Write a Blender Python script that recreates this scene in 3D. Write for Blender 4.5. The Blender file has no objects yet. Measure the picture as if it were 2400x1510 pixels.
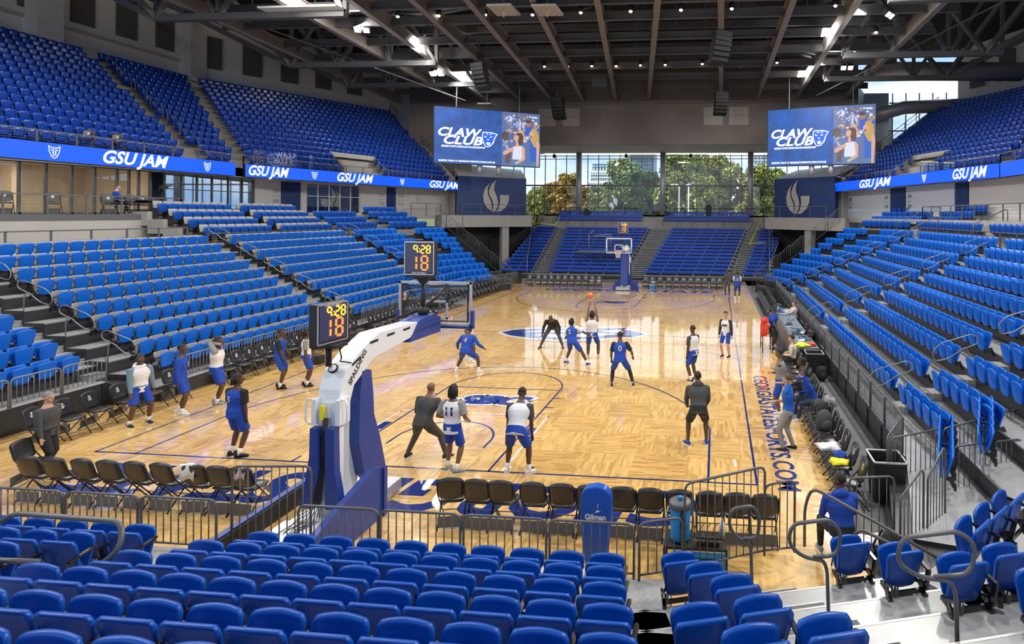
import bpy, bmesh, math, random
import numpy as np
from mathutils import Vector, Matrix
from mathutils.bvhtree import BVHTree
rnd = random.Random(7)
PI = math.pi
SC = bpy.context.scene
COL = SC.collection

# ---------------------------------------------------------------- camera
cam = bpy.data.objects.new('camera', bpy.data.cameras.new('camera'))
COL.objects.link(cam)
_yaw, _roll = -0.0928, 0.0074
_f = Vector((math.sin(_yaw), math.cos(_yaw), 0)); _r = Vector((math.cos(_yaw), -math.sin(_yaw), 0)); _u = Vector((0, 0, 1))
_R = _r*math.cos(_roll)+_u*math.sin(_roll); _U = -_r*math.sin(_roll)+_u*math.cos(_roll)
CAMP = Vector((6.7327, -12.1019, 5.617))
cam.matrix_world = Matrix(((_R.x, _U.x, -_f.x, CAMP.x), (_R.y, _U.y, -_f.y, CAMP.y), (_R.z, _U.z, -_f.z, CAMP.z), (0, 0, 0, 1)))
cam.data.sensor_width = 36
cam.data.lens = 1346.7/2400*36
cam.data.shift_x = (1200-1553.6)/2400
cam.data.shift_y = -(755-503.2)/2400
cam.data.clip_start = 0.1; cam.data.clip_end = 800
SC.camera = cam

# ---------------------------------------------------------------- view, world, sun
SC.view_settings.view_transform = 'Standard'
SC.view_settings.look = 'None'
SC.view_settings.gamma = 1
SC.view_settings.use_curve_mapping = False
SC.view_settings.exposure = 0.08
cy = SC.cycles
cy.max_bounces = 7; cy.diffuse_bounces = 3; cy.glossy_bounces = 3; cy.transmission_bounces = 6; cy.transparent_max_bounces = 10
cy.caustics_reflective = False; cy.caustics_refractive = False
cy.sample_clamp_indirect = 6
cy.use_denoising = True

W = bpy.data.worlds.new('sky'); SC.world = W; W.use_nodes = True
nt = W.node_tree; nt.nodes.clear()
o_ = nt.nodes.new('ShaderNodeOutputWorld'); bg = nt.nodes.new('ShaderNodeBackground')
tc = nt.nodes.new('ShaderNodeTexCoord'); mp = nt.nodes.new('ShaderNodeMapping'); mp.inputs['Scale'].default_value = (1, 1, 3.2)
nz = nt.nodes.new('ShaderNodeTexNoise'); nz.inputs['Scale'].default_value = 3.4; nz.inputs['Detail'].default_value = 6; nz.inputs['Roughness'].default_value = .55
cr = nt.nodes.new('ShaderNodeValToRGB')
cr.color_ramp.elements[0].position = .40; cr.color_ramp.elements[0].color = (.36, .56, .86, 1)
cr.color_ramp.elements[1].position = .58; cr.color_ramp.elements[1].color = (.88, .93, 1, 1)
nt.links.new(tc.outputs['Generated'], mp.inputs['Vector']); nt.links.new(mp.outputs[0], nz.inputs['Vector'])
nt.links.new(nz.outputs['Fac'], cr.inputs[0]); nt.links.new(cr.outputs[0], bg.inputs[0]); bg.inputs[1].default_value = 1.35
nt.links.new(bg.outputs[0], o_.inputs[0])

sun = bpy.data.objects.new('sun', bpy.data.lights.new('sun', 'SUN')); COL.objects.link(sun)
sun.data.energy = 6.5; sun.data.angle = .01; sun.data.color = (1, .93, .8)
sun.rotation_euler = Vector((-.80, -.34, .50)).to_track_quat('Z', 'Y').to_euler()

def lamp(name, loc, aim, size, watts, color=(1, .96, .9), spread=PI):
    L = bpy.data.lights.new(name, 'AREA'); L.shape = 'DISK'; L.size = size; L.energy = watts; L.color = color; L.spread = spread
    o = bpy.data.objects.new(name, L); COL.objects.link(o); o.location = loc
    o.rotation_euler = (Vector(loc)-Vector(aim)).to_track_quat('Z', 'Y').to_euler()
    return o
# sports lights hung under the roof (lens discs belong to the fixtures built below)
for _sx in (-1, 1):
    for _y in (-9, 2, 12, 21, 31):
        lamp('sports_light_lamp', (_sx*15.2, _y, 16.7), (-_sx*2, _y*.8+3, 0), 1.1, 1450)
        lamp('bowl_light_lamp', (_sx*13.2, _y+4, 16.9), (_sx*33, _y+4, 13), 1.1, 900)
for _y in (-2, 10):
    lamp('house_light_lamp', (0, _y, 16.4), (0, _y, 0), 2.4, 900)

# ---------------------------------------------------------------- materials
MATS = {}
def mat(name, col, rough=.5, metal=0, spec=.5, coat=0, emit=None, es=0, alpha=1, trans=0, ior=None, bump=None, noise=None, coat_ior=None, coat_rough=.03):
    if name in MATS: return MATS[name]
    m = bpy.data.materials.new(name); m.use_nodes = True; n = m.node_tree; b = n.nodes['Principled BSDF']
    b.inputs['Base Color'].default_value = (*col, 1); b.inputs['Roughness'].default_value = rough
    b.inputs['Metallic'].default_value = metal; b.inputs['Specular IOR Level'].default_value = spec
    b.inputs['Coat Weight'].default_value = coat; b.inputs['Coat Roughness'].default_value = coat_rough
    if coat_ior: b.inputs['Coat IOR'].default_value = coat_ior
    if emit: b.inputs['Emission Color'].default_value = (*emit, 1); b.inputs['Emission Strength'].default_value = es
    b.inputs['Alpha'].default_value = alpha; b.inputs['Transmission Weight'].default_value = trans
    if ior: b.inputs['IOR'].default_value = ior
    if noise:   # (scale, other colour, amount)
        t = n.nodes.new('ShaderNodeTexCoord'); z = n.nodes.new('ShaderNodeTexNoise'); z.inputs['Scale'].default_value = noise[0]; z.inputs['Detail'].default_value = 4
        x = n.nodes.new('ShaderNodeMix'); x.data_type = 'RGBA'; x.inputs['A'].default_value = (*col, 1); x.inputs['B'].default_value = (*noise[1], 1)
        g = n.nodes.new('ShaderNodeMath'); g.operation = 'MULTIPLY'; g.inputs[1].default_value = noise[2]
        n.links.new(t.outputs['Object'], z.inputs['Vector']); n.links.new(z.outputs['Fac'], g.inputs[0]); n.links.new(g.outputs[0], x.inputs['Factor']); n.links.new(x.outputs['Result'], b.inputs['Base Color'])
    if bump:
        t = n.nodes.new('ShaderNodeTexCoord'); z = n.nodes.new('ShaderNodeTexNoise'); z.inputs['Scale'].default_value = bump[0]
        d = n.nodes.new('ShaderNodeBump'); d.inputs['Strength'].default_value = bump[1]
        n.links.new(t.outputs['Object'], z.inputs['Vector']); n.links.new(z.outputs['Fac'], d.inputs['Height']); n.links.new(d.outputs[0], b.inputs['Normal'])
    MATS[name] = m; return m
M = dict(
 seat=mat('blue_seat_plastic', (.002, .066, .37), .34, spec=.4, noise=(30, (.004, .08, .41), .5)),
 seat2=mat('bright_blue_seat_plastic', (.002, .115, .56), .34, spec=.4, noise=(30, (.004, .13, .60), .5)),
 seatup=mat('upper_blue_plastic', (.002, .04, .32), .22, spec=.6),
 padgrey=mat('grey_upholstery', (.30, .28, .26), .8, bump=(60, .1)),
 seatframe=mat('black_seat_frame', (.012, .012, .013), .25, spec=.6),
 steel=mat('brushed_steel', (.55, .55, .57), .35, metal=.55, noise=(9, (.38, .38, .40), .6)),
 rail=mat('grey_powder_coat', (.085, .085, .09), .4, spec=.5),
 rail2=mat('light_grey_pipe', (.20, .20, .21), .4, metal=.3),
 alu=mat('aluminium_nosing', (.42, .42, .42), .4, metal=.6),
 deck=mat('grey_deck_vinyl', (.27, .275, .28), .28, spec=.6, noise=(2.5, (.40, .405, .41), .8)),
 nosing=mat('dark_grip_strip', (.085, .085, .085), .7, noise=(80, (.14, .14, .14), 1)),
 riser=mat('black_riser_steel', (.03, .03, .032), .4),
 conc=mat('cast_concrete', (.36, .34, .31), .75, noise=(1.5, (.27, .255, .235), 1), bump=(20, .05)),
 concl=mat('pale_precast', (.42, .40, .37), .7, noise=(.8, (.35, .33, .31), 1)),
 white=mat('white_wall_paint', (.62, .60, .57), .6),
 whitecool=mat('cool_white_wall', (.60, .64, .70), .6),
 brown=mat('brown_wall_panel', (.155, .132, .118), .75, noise=(.4, (.125, .108, .098), 1)),
 tanp=mat('tan_acoustic_panel', (.28, .25, .23), .8),
 dgrey=mat('dark_grey_acoustic_panel', (.095, .09, .085), .85),
 navy=mat('navy_wall_paint', (.005, .028, .13), .5),
 black=mat('matte_black', (.008, .008, .008), .6),
 blacksoft=mat('black_vinyl_pad', (.022, .022, .024), .32, spec=.6),
 chairback=mat('brown_black_shell', (.035, .028, .024), .35, spec=.5),
 chairmetal=mat('black_tube', (.02, .02, .02), .35, metal=.5),
 gusset=mat('grey_gusset', (.25, .26, .27), .4, metal=.5),
 truss=mat('grey_truss_steel', (.10, .10, .105), .5),
 beam=mat('taupe_roof_steel', (.20, .18, .165), .6),
 deckroof=mat('black_roof_deck', (.022, .02, .019), .9),
 duct=mat('galvanised_duct', (.40, .40, .43), .4, metal=.3, noise=(3, (.28, .28, .31), 1)),
 whitepaint=mat('white_gloss_steel', (.74, .75, .76), .3, coat=.3),
 navypad=mat('blue_vinyl_padding', (.018, .045, .24), .42, spec=.5, bump=(8, .04)),
 royal=mat('royal_blue_cloth', (.004, .05, .36), .8, bump=(25, .15)),
 royal2=mat('bright_blue_vinyl', (.004, .075, .42), .35),
 whitecloth=mat('white_cloth', (.66, .66, .67), .85, bump=(25, .15)),
 greycloth=mat('heather_grey_cloth', (.20, .20, .195), .9, noise=(60, (.27, .27, .26), 1)),
 charcoal=mat('charcoal_cloth', (.045, .046, .048), .9, noise=(60, (.065, .066, .068), 1)),
 blackcloth=mat('black_cloth', (.012, .012, .013), .85),
 tealcloth=mat('slate_blue_cloth', (.13, .20, .26), .9),
 khaki=mat('tan_cloth', (.30, .24, .15), .9),
 cream=mat('cream_cloth', (.55, .48, .36), .9),
 pink=mat('pale_pink_cloth', (.62, .50, .48), .9),
 denim=mat('dark_denim', (.02, .035, .08), .9),
 orange=mat('orange_rubber', (.75, .17, .03), .6, bump=(150, .2)),
 rimred=mat('orange_rim_paint', (.85, .12, .03), .35),
 red=mat('red_cloth', (.75, .06, .04), .8),
 yellow=mat('yellow_cloth', (.80, .68, .02), .8),
 olive=mat('olive_grey_cloth', (.055, .052, .042), .9, noise=(60, (.08, .075, .06), 1)),
 teeblue=mat('bright_blue_cloth', (.004, .09, .42), .8),
 hivis=mat('hi_vis_yellow', (.75, .85, .05), .8),
 skyblue=mat('cyan_cooler_plastic', (.0, .22, .62), .35),
 lineblue=mat('court_navy_paint', (.012, .03, .20), .12, coat=1, coat_ior=1.6),
 linewhite=mat('court_white_paint', (.80, .80, .80), .12, coat=1, coat_ior=1.6),
 led=mat('led_blue', (.0, .02, .2), .5, emit=(.0, .095, .86), es=1.0),
 ledw=mat('led_white', (.5, .5, .5), .5, emit=(.78, .84, 1), es=1.0),
 lednavy=mat('led_navy', (.0, .01, .1), .5, emit=(.006, .05, .25), es=1.0),
 amber=mat('amber_digit', (.8, .3, .02), .5, emit=(1, .50, .03), es=1.8),
 redled=mat('red_led', (.7, .1, .02), .5, emit=(1, .22, .03), es=1.6),
 lens=mat('lit_lens', (1, 1, 1), .3, emit=(1, .96, .88), es=40),
 bulb=mat('lit_bulb', (1, .9, .7), .3, emit=(1, .85, .55), es=12),
 strip=mat('lit_strip', (1, .9, .7), .3, emit=(1, .9, .72), es=3.5),
 netw=mat('white_net', (.75, .75, .75), .8),
 greyscreen=mat('slate_panel', (.085, .09, .10), .45),
 leafg=mat('green_foliage', (.12, .20, .05), .7, noise=(.35, (.30, .30, .07), 1)),
 leafo=mat('autumn_foliage', (.52, .28, .06), .7, noise=(.35, (.30, .27, .07), 1)),
 leafy=mat('olive_foliage', (.36, .34, .09), .7, noise=(.35, (.18, .22, .06), 1)),
 bark=mat('tree_bark', (.09, .07, .05), .9),
 grass=mat('lawn_grass', (.07, .11, .03), .95, noise=(.2, (.12, .14, .05), 1)),
 stonew=mat('white_stone_facade', (.72, .71, .68), .8),
 glassb=mat('blue_glass_facade', (.12, .22, .30), .25, metal=.3),
 bluegrey=mat('blue_grey_facade', (.10, .13, .19), .4),
 suite=mat('warm_cream_wall', (.62, .52, .38), .7),
 carpet=mat('charcoal_floor_mat', (.09, .09, .092), .75, noise=(40, (.13, .13, .13), 1)),
)
SKIN = dict(dark=mat('dark_skin', (.085, .038, .02), .45), mid=mat('brown_skin', (.17, .085, .045), .45), light=mat('light_skin', (.50, .28, .19), .5))
HAIR = mat('black_hair', (.012, .01, .009), .75, bump=(90, .6)); HAIRB = mat('brown_hair', (.07, .04, .02), .7, bump=(90, .6)); HAIRG = mat('grey_hair', (.20, .18, .16), .7)

def glass(name, tint, gloss=.06, rough=.0):
    m = bpy.data.materials.new(name); m.use_nodes = True; n = m.node_tree; n.nodes.clear()
    o = n.nodes.new('ShaderNodeOutputMaterial'); t = n.nodes.new('ShaderNodeBsdfTransparent'); t.inputs[0].default_value = (*tint, 1)
    g = n.nodes.new('ShaderNodeBsdfGlossy'); g.inputs['Roughness'].default_value = rough; g.inputs['Color'].default_value = (.9, .95, 1, 1)
    x = n.nodes.new('ShaderNodeMixShader'); x.inputs[0].default_value = gloss
    n.links.new(t.outputs[0], x.inputs[1]); n.links.new(g.outputs[0], x.inputs[2]); n.links.new(x.outputs[0], o.inputs[0]); return m
M['glass'] = glass('window_glass', (.93, .96, .97), .05)
M['glassr'] = glass('suite_glass', (.80, .84, .86), .16)
M['glassm'] = glass('mirrored_glass', (.40, .46, .50), .62, .02)
M['acryl'] = glass('clear_acrylic', (.93, .95, .96), .07)
M['smoke'] = glass('tinted_scrim', (.42, .42, .44), .02, .3)

# hardwood: parquet made of strips whose direction turns from block to block, clear lacquer on top
def wood():
    m = bpy.data.materials.new('maple_court'); m.use_nodes = True; n = m.node_tree; b = n.nodes['Principled BSDF']; L = n.links
    tc = n.nodes.new('ShaderNodeTexCoord'); sp = n.nodes.new('ShaderNodeSeparateXYZ'); L.new(tc.outputs['Object'], sp.inputs[0])
    def math_(op, a, bb=None, c=None):
        k = n.nodes.new('ShaderNodeMath'); k.operation = op
        for i, v in enumerate((a, bb, c)):
            if v is None: continue
            if isinstance(v, (int, float)): k.inputs[i].default_value = v
            else: L.new(v, k.inputs[i])
        return k.outputs[0]
    X, Y = sp.outputs[0], sp.outputs[1]
    bx = math_('FLOOR', math_('DIVIDE', X, 1.22)); by = math_('FLOOR', math_('DIVIDE', Y, 1.22))
    par = math_('MODULO', math_('ABSOLUTE', math_('ADD', bx, by)), 2)
    def mixv(f, a, c): return math_('ADD', math_('MULTIPLY', a, math_('SUBTRACT', 1, f)), math_('MULTIPLY', c, f))
    u = mixv(par, X, Y); v = mixv(par, Y, X)
    st = math_('FLOOR', math_('DIVIDE', v, .057))
    cm = n.nodes.new('ShaderNodeCombineXYZ'); L.new(math_('ADD', math_('FLOOR', math_('DIVIDE', math_('ADD', u, math_('MULTIPLY', math_('SINE', math_('MULTIPLY', st, 12.9898)), 3.7)), .38)), 0), cm.inputs[0]); L.new(st, cm.inputs[1]); L.new(par, cm.inputs[2])
    wn = n.nodes.new('ShaderNodeTexWhiteNoise'); wn.noise_dimensions = '3D'; L.new(cm.outputs[0], wn.inputs['Vector'])
    cb = n.nodes.new('ShaderNodeCombineXYZ'); L.new(bx, cb.inputs[0]); L.new(by, cb.inputs[1])
    wb = n.nodes.new('ShaderNodeTexWhiteNoise'); wb.noise_dimensions = '3D'; L.new(cb.outputs[0], wb.inputs['Vector'])
    gr = n.nodes.new('ShaderNodeCombineXYZ'); L.new(math_('MULTIPLY', u, 3), gr.inputs[0]); L.new(math_('MULTIPLY', v, 60), gr.inputs[1])
    ng = n.nodes.new('ShaderNodeTexNoise'); ng.inputs['Scale'].default_value = 1; ng.inputs['Detail'].default_value = 3; L.new(gr.outputs[0], ng.inputs['Vector'])
    val = math_('ADD', math_('ADD', math_('MULTIPLY', wn.outputs['Value'], .52), math_('MULTIPLY', wb.outputs['Value'], .22)), math_('MULTIPLY', ng.outputs['Fac'], .30))
    r = n.nodes.new('ShaderNodeValToRGB'); e = r.color_ramp.elements
    e[0].position = .08; e[0].color = (.42, .21, .055, 1); e[1].position = .95; e[1].color = (.86, .59, .22, 1)
    k = e.new(.45); k.color = (.67, .405, .125, 1)
    L.new(val, r.inputs[0]); L.new(r.outputs[0], b.inputs['Base Color'])
    b.inputs['Roughness'].default_value = .34; b.inputs['Coat Weight'].default_value = 1; b.inputs['Coat IOR'].default_value = 1.9
    b.inputs['Coat Roughness'].default_value = .045
    # long shallow ripples of the lacquer along the boards
    bp = n.nodes.new('ShaderNodeBump'); bp.inputs['Strength'].default_value = .06; bp.inputs['Distance'].default_value = .0012
    L.new(ng.outputs['Fac'], bp.inputs['Height']); L.new(bp.outputs[0], b.inputs['Coat Normal'])
    return m
M['wood'] = wood()

# ---------------------------------------------------------------- mesh helpers
class MB:
    def __init__(s): s.v = []; s.f = []; s.m = []; s.sm = []
    def add(s, V, F, mi=0, smooth=False):
        b = len(s.v); s.v += [tuple(p) for p in V]
        for f in F: s.f.append(tuple(b+i for i in f)); s.m.append(mi); s.sm.append(smooth)
        return s
    def box(s, c, d, rz=0, mi=0, rx=0, ry=0):
        R = Matrix.Rotation(rz, 3, 'Z') @ Matrix.Rotation(rx, 3, 'X') @ Matrix.Rotation(ry, 3, 'Y')
        V = [Vector(c)+R @ Vector((sx*d[0]/2, sy*d[1]/2, sz*d[2]/2)) for sx in (-1, 1) for sy in (-1, 1) for sz in (-1, 1)]
        return s.add(V, [(0, 1, 3, 2), (4, 6, 7, 5), (0, 4, 5, 1), (2, 3, 7, 6), (0, 2, 6, 4), (1, 5, 7, 3)], mi)
    def span(s, lo, hi, mi=0):
        return s.box([(a+b)/2 for a, b in zip(lo, hi)], [abs(b-a) for a, b in zip(lo, hi)], mi=mi)
    def bar(s, a, b, w, h=None, mi=0, up=(0, 0, 1)):
        a = Vector(a); b = Vector(b); d = b-a
        if d.length < 1e-6: return s
        h = h or w; z = d.normalized(); x = z.cross(Vector(up))
        if x.length < 1e-4: x = z.cross(Vector((1, 0, 0)))
        x.normalize(); y = x.cross(z)
        V = [p+x*sx*w/2+y*sy*h/2 for p in (a, b) for sx, sy in ((-1, -1), (1, -1), (1, 1), (-1, 1))]
        return s.add(V, [(3, 2, 1, 0), (4, 5, 6, 7), (0, 1, 5, 4), (1, 2, 6, 5), (2, 3, 7, 6), (3, 0, 4, 7)], mi)
    def tube(s, pts, r, n=6, mi=0, caps=True, closed=False):
        P = [Vector(p) for p in pts]; k = len(P); rings = []; rr = r if isinstance(r, (list, tuple)) else [r]*k
        ref = None
        for i in range(k):
            if closed: t = (P[(i+1) % k]-P[i-1])
            else: t = (P[min(i+1, k-1)]-P[max(i-1, 0)])
            t.normalize()
            if ref is None:
                ref = t.orthogonal().normalized()
            ref = (ref-t*ref.dot(t));
            if ref.length < 1e-5: ref = t.orthogonal()
            ref.normalize(); q = t.cross(ref)
            rings.append([P[i]+(ref*math.cos(2*PI*j/n)+q*math.sin(2*PI*j/n))*rr[i] for j in range(n)])
        V = [p for g in rings for p in g]; F = []
        for i in range(k if closed else k-1):
            a = i*n; b = ((i+1) % k)*n
            for j in range(n): F.append((a+j, a+(j+1) % n, b+(j+1) % n, b+j))
        if caps and not closed: F += [tuple(reversed(range(n))), tuple((k-1)*n+j for j in range(n))]
        return s.add(V, F, mi, True)
    def prism(s, poly, z0, z1, mi=0, axis='z'):
        n = len(poly)
        def q(p, h): return (p[0], p[1], h) if axis == 'z' else ((h, p[0], p[1]) if axis == 'x' else (p[0], h, p[1]))
        V = [q(p, z0) for p in poly]+[q(p, z1) for p in poly]
        F = [tuple(reversed(range(n))), tuple(range(n, 2*n))]+[(i, (i+1) % n, n+(i+1) % n, n+i) for i in range(n)]
        return s.add(V, F, mi)
    def quad(s, a, b, c, d, mi=0): return s.add([a, b, c, d], [(0, 1, 2, 3)], mi)
    def ball(s, c, r, n=10, mi=0):
        r = r if isinstance(r, (tuple, list)) else (r, r, r); V = [(c[0], c[1], c[2]-r[2])]; m = n//2
        for i in range(1, m):
            a = PI*i/m-PI/2
            for j in range(n): V.append((c[0]+r[0]*math.cos(a)*math.cos(2*PI*j/n), c[1]+r[1]*math.cos(a)*math.sin(2*PI*j/n), c[2]+r[2]*math.sin(a)))
        V.append((c[0], c[1], c[2]+r[2])); F = [(0, 1+(j+1) % n, 1+j) for j in range(n)]
        for i in range(m-2):
            for j in range(n): F.append((1+i*n+j, 1+i*n+(j+1) % n, 1+(i+1)*n+(j+1) % n, 1+(i+1)*n+j))
        t = len(V)-1; F += [(t, 1+(m-2)*n+j, 1+(m-2)*n+(j+1) % n) for j in range(n)]
        return s.add(V, F, mi, True)
    def lathe(s, prof, c=(0, 0, 0), n=16, mi=0):
        V = [(c[0]+r*math.cos(2*PI*j/n), c[1]+r*math.sin(2*PI*j/n), c[2]+z) for r, z in prof for j in range(n)]
        F = [(i*n+j, i*n+(j+1) % n, (i+1)*n+(j+1) % n, (i+1)*n+j) for i in range(len(prof)-1) for j in range(n)]
        F += [tuple(reversed(range(n))), tuple((len(prof)-1)*n+j for j in range(n))]
        return s.add(V, F, mi, True)
    def mesh(s, name, mats):
        me = bpy.data.meshes.new(name); me.from_pydata(s.v, [], s.f)
        for m in (mats if isinstance(mats, (list, tuple)) else [mats]): me.materials.append(m)
        me.polygons.foreach_set('material_index', s.m); me.polygons.foreach_set('use_smooth', s.sm)
        me.validate(); me.update(); return me
    def build(s, name, mats, parent=None, **k):
        o = bpy.data.objects.new(name, s.mesh(name, mats)); COL.objects.link(o)
        if parent: o.parent = parent
        if k: tag(o, **k)
        return o
def tag(o, label=None, cat=None, group=None, kind=None):
    if label: o['label'] = label
    if cat: o['category'] = cat
    if group: o['group'] = group
    if kind: o['kind'] = kind
    return o
def empty(name, loc=(0, 0, 0), rz=0, **k):
    o = bpy.data.objects.new(name, None); COL.objects.link(o); o.location = loc; o.rotation_euler = (0, 0, rz); o.empty_display_size = .2
    tag(o, **k); return o
def copy_tree(o, parent=None):
    c = o.copy(); COL.objects.link(c)
    if parent: c.parent = parent
    for ch in KIDS.get(o.name, [x for x in o.children]): copy_tree(ch, c)
    return c
KIDS = {}
def freeze(o):     # remember an original's children once, so that copying stays quick
    KIDS[o.name] = list(o.children)
    for c in o.children: freeze(c)
def place(proto, loc, rz, label=None, group=None, cat=None):
    c = copy_tree(proto) if proto.get('used') else proto
    if not proto.get('used'): proto['used'] = 1
    if 'used' in c.keys() and c is not proto: del c['used']
    c.location = loc; c.rotation_euler = (0, 0, rz); tag(c, label, cat, group); return c
ONE = 'zeroth first second third fourth fifth sixth seventh eighth ninth tenth eleventh twelfth thirteenth fourteenth fifteenth sixteenth seventeenth eighteenth nineteenth twentieth'.split()
def nth(i): return ONE[i] if i < len(ONE) else 'twenty-'+ONE[i-20]
def shade(o):
    for p in o.data.polygons: p.use_smooth = True
    return o
def text_mesh(txt, size, mat_, depth=.004, shear=0, bold=0, align='CENTER', spacing=1, name='lettering', sx=1, fitw=None):
    cu = bpy.data.curves.new('t', 'FONT'); cu.body = txt; cu.size = size; cu.extrude = depth/2; cu.shear = shear; cu.offset = bold
    cu.align_x = align; cu.align_y = 'CENTER'; cu.space_character = spacing; cu.resolution_u = 3
    ob = bpy.data.objects.new('t', cu)
    me = bpy.data.meshes.new_from_object(ob); bpy.data.objects.remove(ob); bpy.data.curves.remove(cu)
    me.materials.clear(); me.materials.append(mat_); me.name = name
    if fitw:
        xs_ = [v.co.x for v in me.vertices]; sx = fitw/(max(xs_)-min(xs_)); me.transform(Matrix.Translation((-(max(xs_)+min(xs_))/2, 0, 0)))
    if sx != 1: me.transform(Matrix.Diagonal((sx, 1, 1, 1)))
    return me
def text_obj(txt, size, mat_, origin, xdir, ydir, parent=None, name='lettering', **k):
    me = text_mesh(txt, size, mat_, name=name, **k); x = Vector(xdir).normalized(); y = Vector(ydir); y = (y-x*y.dot(x)).normalized(); z = x.cross(y)
    me.transform(Matrix(((x.x, y.x, z.x, origin[0]), (x.y, y.y, z.y, origin[1]), (x.z, y.z, z.z, origin[2]), (0, 0, 0, 1))))
    o = bpy.data.objects.new(name, me); COL.objects.link(o)
    if parent: o.parent = parent
    return o
def wp(o, parent):      # parent a part that was built in world coordinates
    o.parent = parent
    o.matrix_parent_inverse = Matrix.LocRotScale(parent.location, parent.rotation_euler, None).inverted()
    return o

# ---------------------------------------------------------------- the court
def flat(name, pts, z, m, thick=.003, **k):
    mb = MB(); mb.prism(pts, z-thick, z); return mb
fl = MB()
fl.prism([(-10.72, -6), (9.2, -6), (9.2, 34.2), (-9.6, 34.2), (-9.6, 3.6), (-10.72, 3.6)], -.12, 0)
tag(fl.build('floor', M['wood']), kind='structure')
fl = MB(); fl.span((-45, -24, -.3), (45, 62, -.125)); fl.span((9.2, -6, -.125), (13, 40, -.006)); fl.span((-14, 34.2, -.125), (14, 38, -.006)); fl.span((-13, 26, -.12), (-9.62, 34.2, -.006))
tag(fl.build('floor_concrete', M['carpet']), kind='structure')
def lines(name, segs, m, z=.004):
    mb = MB()
    for s in segs: s(mb)
    return tag(mb.build(name, m), kind='structure')
def seg(a, b, w=.05, z=.004):
    def f(mb):
        A = Vector((*a, 0)); B = Vector((*b, 0)); d = (B-A).normalized(); n = Vector((-d.y, d.x, 0))*w/2
        mb.add([A-n-d*w/2+Vector((0, 0, z)), B-n+d*w/2+Vector((0, 0, z)), B+n+d*w/2+Vector((0, 0, z)), A+n-d*w/2+Vector((0, 0, z))], [(0, 1, 2, 3)])
    return f
def arc(c, r, a0, a1, w=.05, z=.0042, n=48):
    def f(mb):
        V = []
        for i in range(n+1):
            a = math.radians(a0+(a1-a0)*i/n)
            V += [(c[0]+(r-w/2)*math.cos(a), c[1]+(r-w/2)*math.sin(a), z), (c[0]+(r+w/2)*math.cos(a), c[1]+(r+w/2)*math.sin(a), z)]
        mb.add(V, [(2*i, 2*i+1, 2*i+3, 2*i+2) for i in range(n)])
    return f
LN, HW = 28.65, 7.62
B = [seg((-HW, 0), (HW, 0)), seg((HW, 0), (HW, LN)), seg((HW, LN), (-HW, LN)), seg((-HW, LN), (-HW, 0)), seg((-HW, LN/2), (HW, LN/2)), arc((0, LN/2), 1.83, 0, 360, z=.0035)]
Wt = []
for s, y0 in ((1, 0), (-1, LN)):
    Y = lambda v: y0+s*v
    a3 = math.degrees(math.asin(1.395/6.75))
    for x in (-1, 1):
        B += [seg((x*6.604, Y(0)), (x*6.604, Y(2.99))), seg((x*1.83, Y(0)), (x*1.83, Y(5.79))), seg((x*1.22, Y(1.22)), (x*1.22, Y(1.6)))]
        B += [seg((x*1.99, Y(2.18)), (x*1.99, Y(2.46)), w=.22), seg((x*1.87, Y(4.15)), (x*2.05, Y(4.15))), seg((x*1.87, Y(5.0)), (x*2.05, Y(5.0))), seg((x*2.74, Y(.02)), (x*2.74, Y(.28)))]
        Wt += [seg((x*2.13, Y(0.04)), (x*2.13, Y(3.44)))]
    B += [seg((-1.83, Y(5.79)), (1.83, Y(5.79)))]
    Wt += [seg((-2.13, Y(3.44)), (2.13, Y(3.44)))]
    if s > 0: B += [arc((0, 5.79), 1.83, 0, 180), arc((0, 1.6), 6.75, a3, 180-a3), arc((0, 1.6), 1.22, 0, 180)]
    else: B += [arc((0, LN-5.79), 1.83, 180, 360), arc((0, LN-1.6), 6.75, 180+a3, 360-a3), arc((0, LN-1.6), 1.22, 180, 360)]
lines('floor_marking_navy', B, M['lineblue'])
for x, y, a in ((-2.2, 9.2, .5), (6.1, 6.8, .3), (5.9, 3.9, 2.2), (7.2, 1.0, 1.6), (-3.0, 6.4, .1), (2.6, 20.4, .2), (5.2, 21.6, .3), (-5.4, 24.4, .4), (-2.4, 21.9, -.5), (-.6, 8.9, .05)):
    Wt.append(seg((x-.16*math.cos(a), y-.16*math.sin(a)), (x+.16*math.cos(a), y+.16*math.sin(a))))
lines('floor_marking_white', Wt, M['linewhite'])
def fit_text(name, txt, cx, cy, w, h, ang, m, z, shear=0, bold=.02, grow=0):
    me = text_mesh(txt, 1, m, depth=.0, shear=shear, bold=bold, name=name)
    v = np.empty(len(me.vertices)*3); me.vertices.foreach_get('co', v); v = v.reshape(-1, 3)
    lo, hi = v.min(0), v.max(0); c = (lo+hi)/2
    sx, sy = w/(hi[0]-lo[0]), h/(hi[1]-lo[1])
    p = (v-c)*[sx, sy, 0]; ca, sa = math.cos(ang), math.sin(ang)
    q = np.stack([cx+p[:, 0]*ca-p[:, 1]*sa, cy+p[:, 0]*sa+p[:, 1]*ca, np.full(len(p), z)], 1)
    me.vertices.foreach_set('co', q.ravel()); me.update()
    o = bpy.data.objects.new(name, me); COL.objects.link(o); tag(o, kind='structure'); return o
fit_text('floor_lettering', 'GEORGIA STATE', -.2, -1.15, 13.2, 1.35, PI, M['lineblue'], .0045, shear=.15, bold=.035)
fit_text('floor_lettering', 'GEORGIA STATE', .35, LN+1.15, 12.6, 1.2, 0, M['lineblue'], .0045, shear=.15, bold=.035)
fit_text('floor_lettering', 'GEORGIASTATESPORTS.COM', 8.27, 4.0, 8.4, .48, -PI/2, M['lineblue'], .0045, bold=.02)
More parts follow.
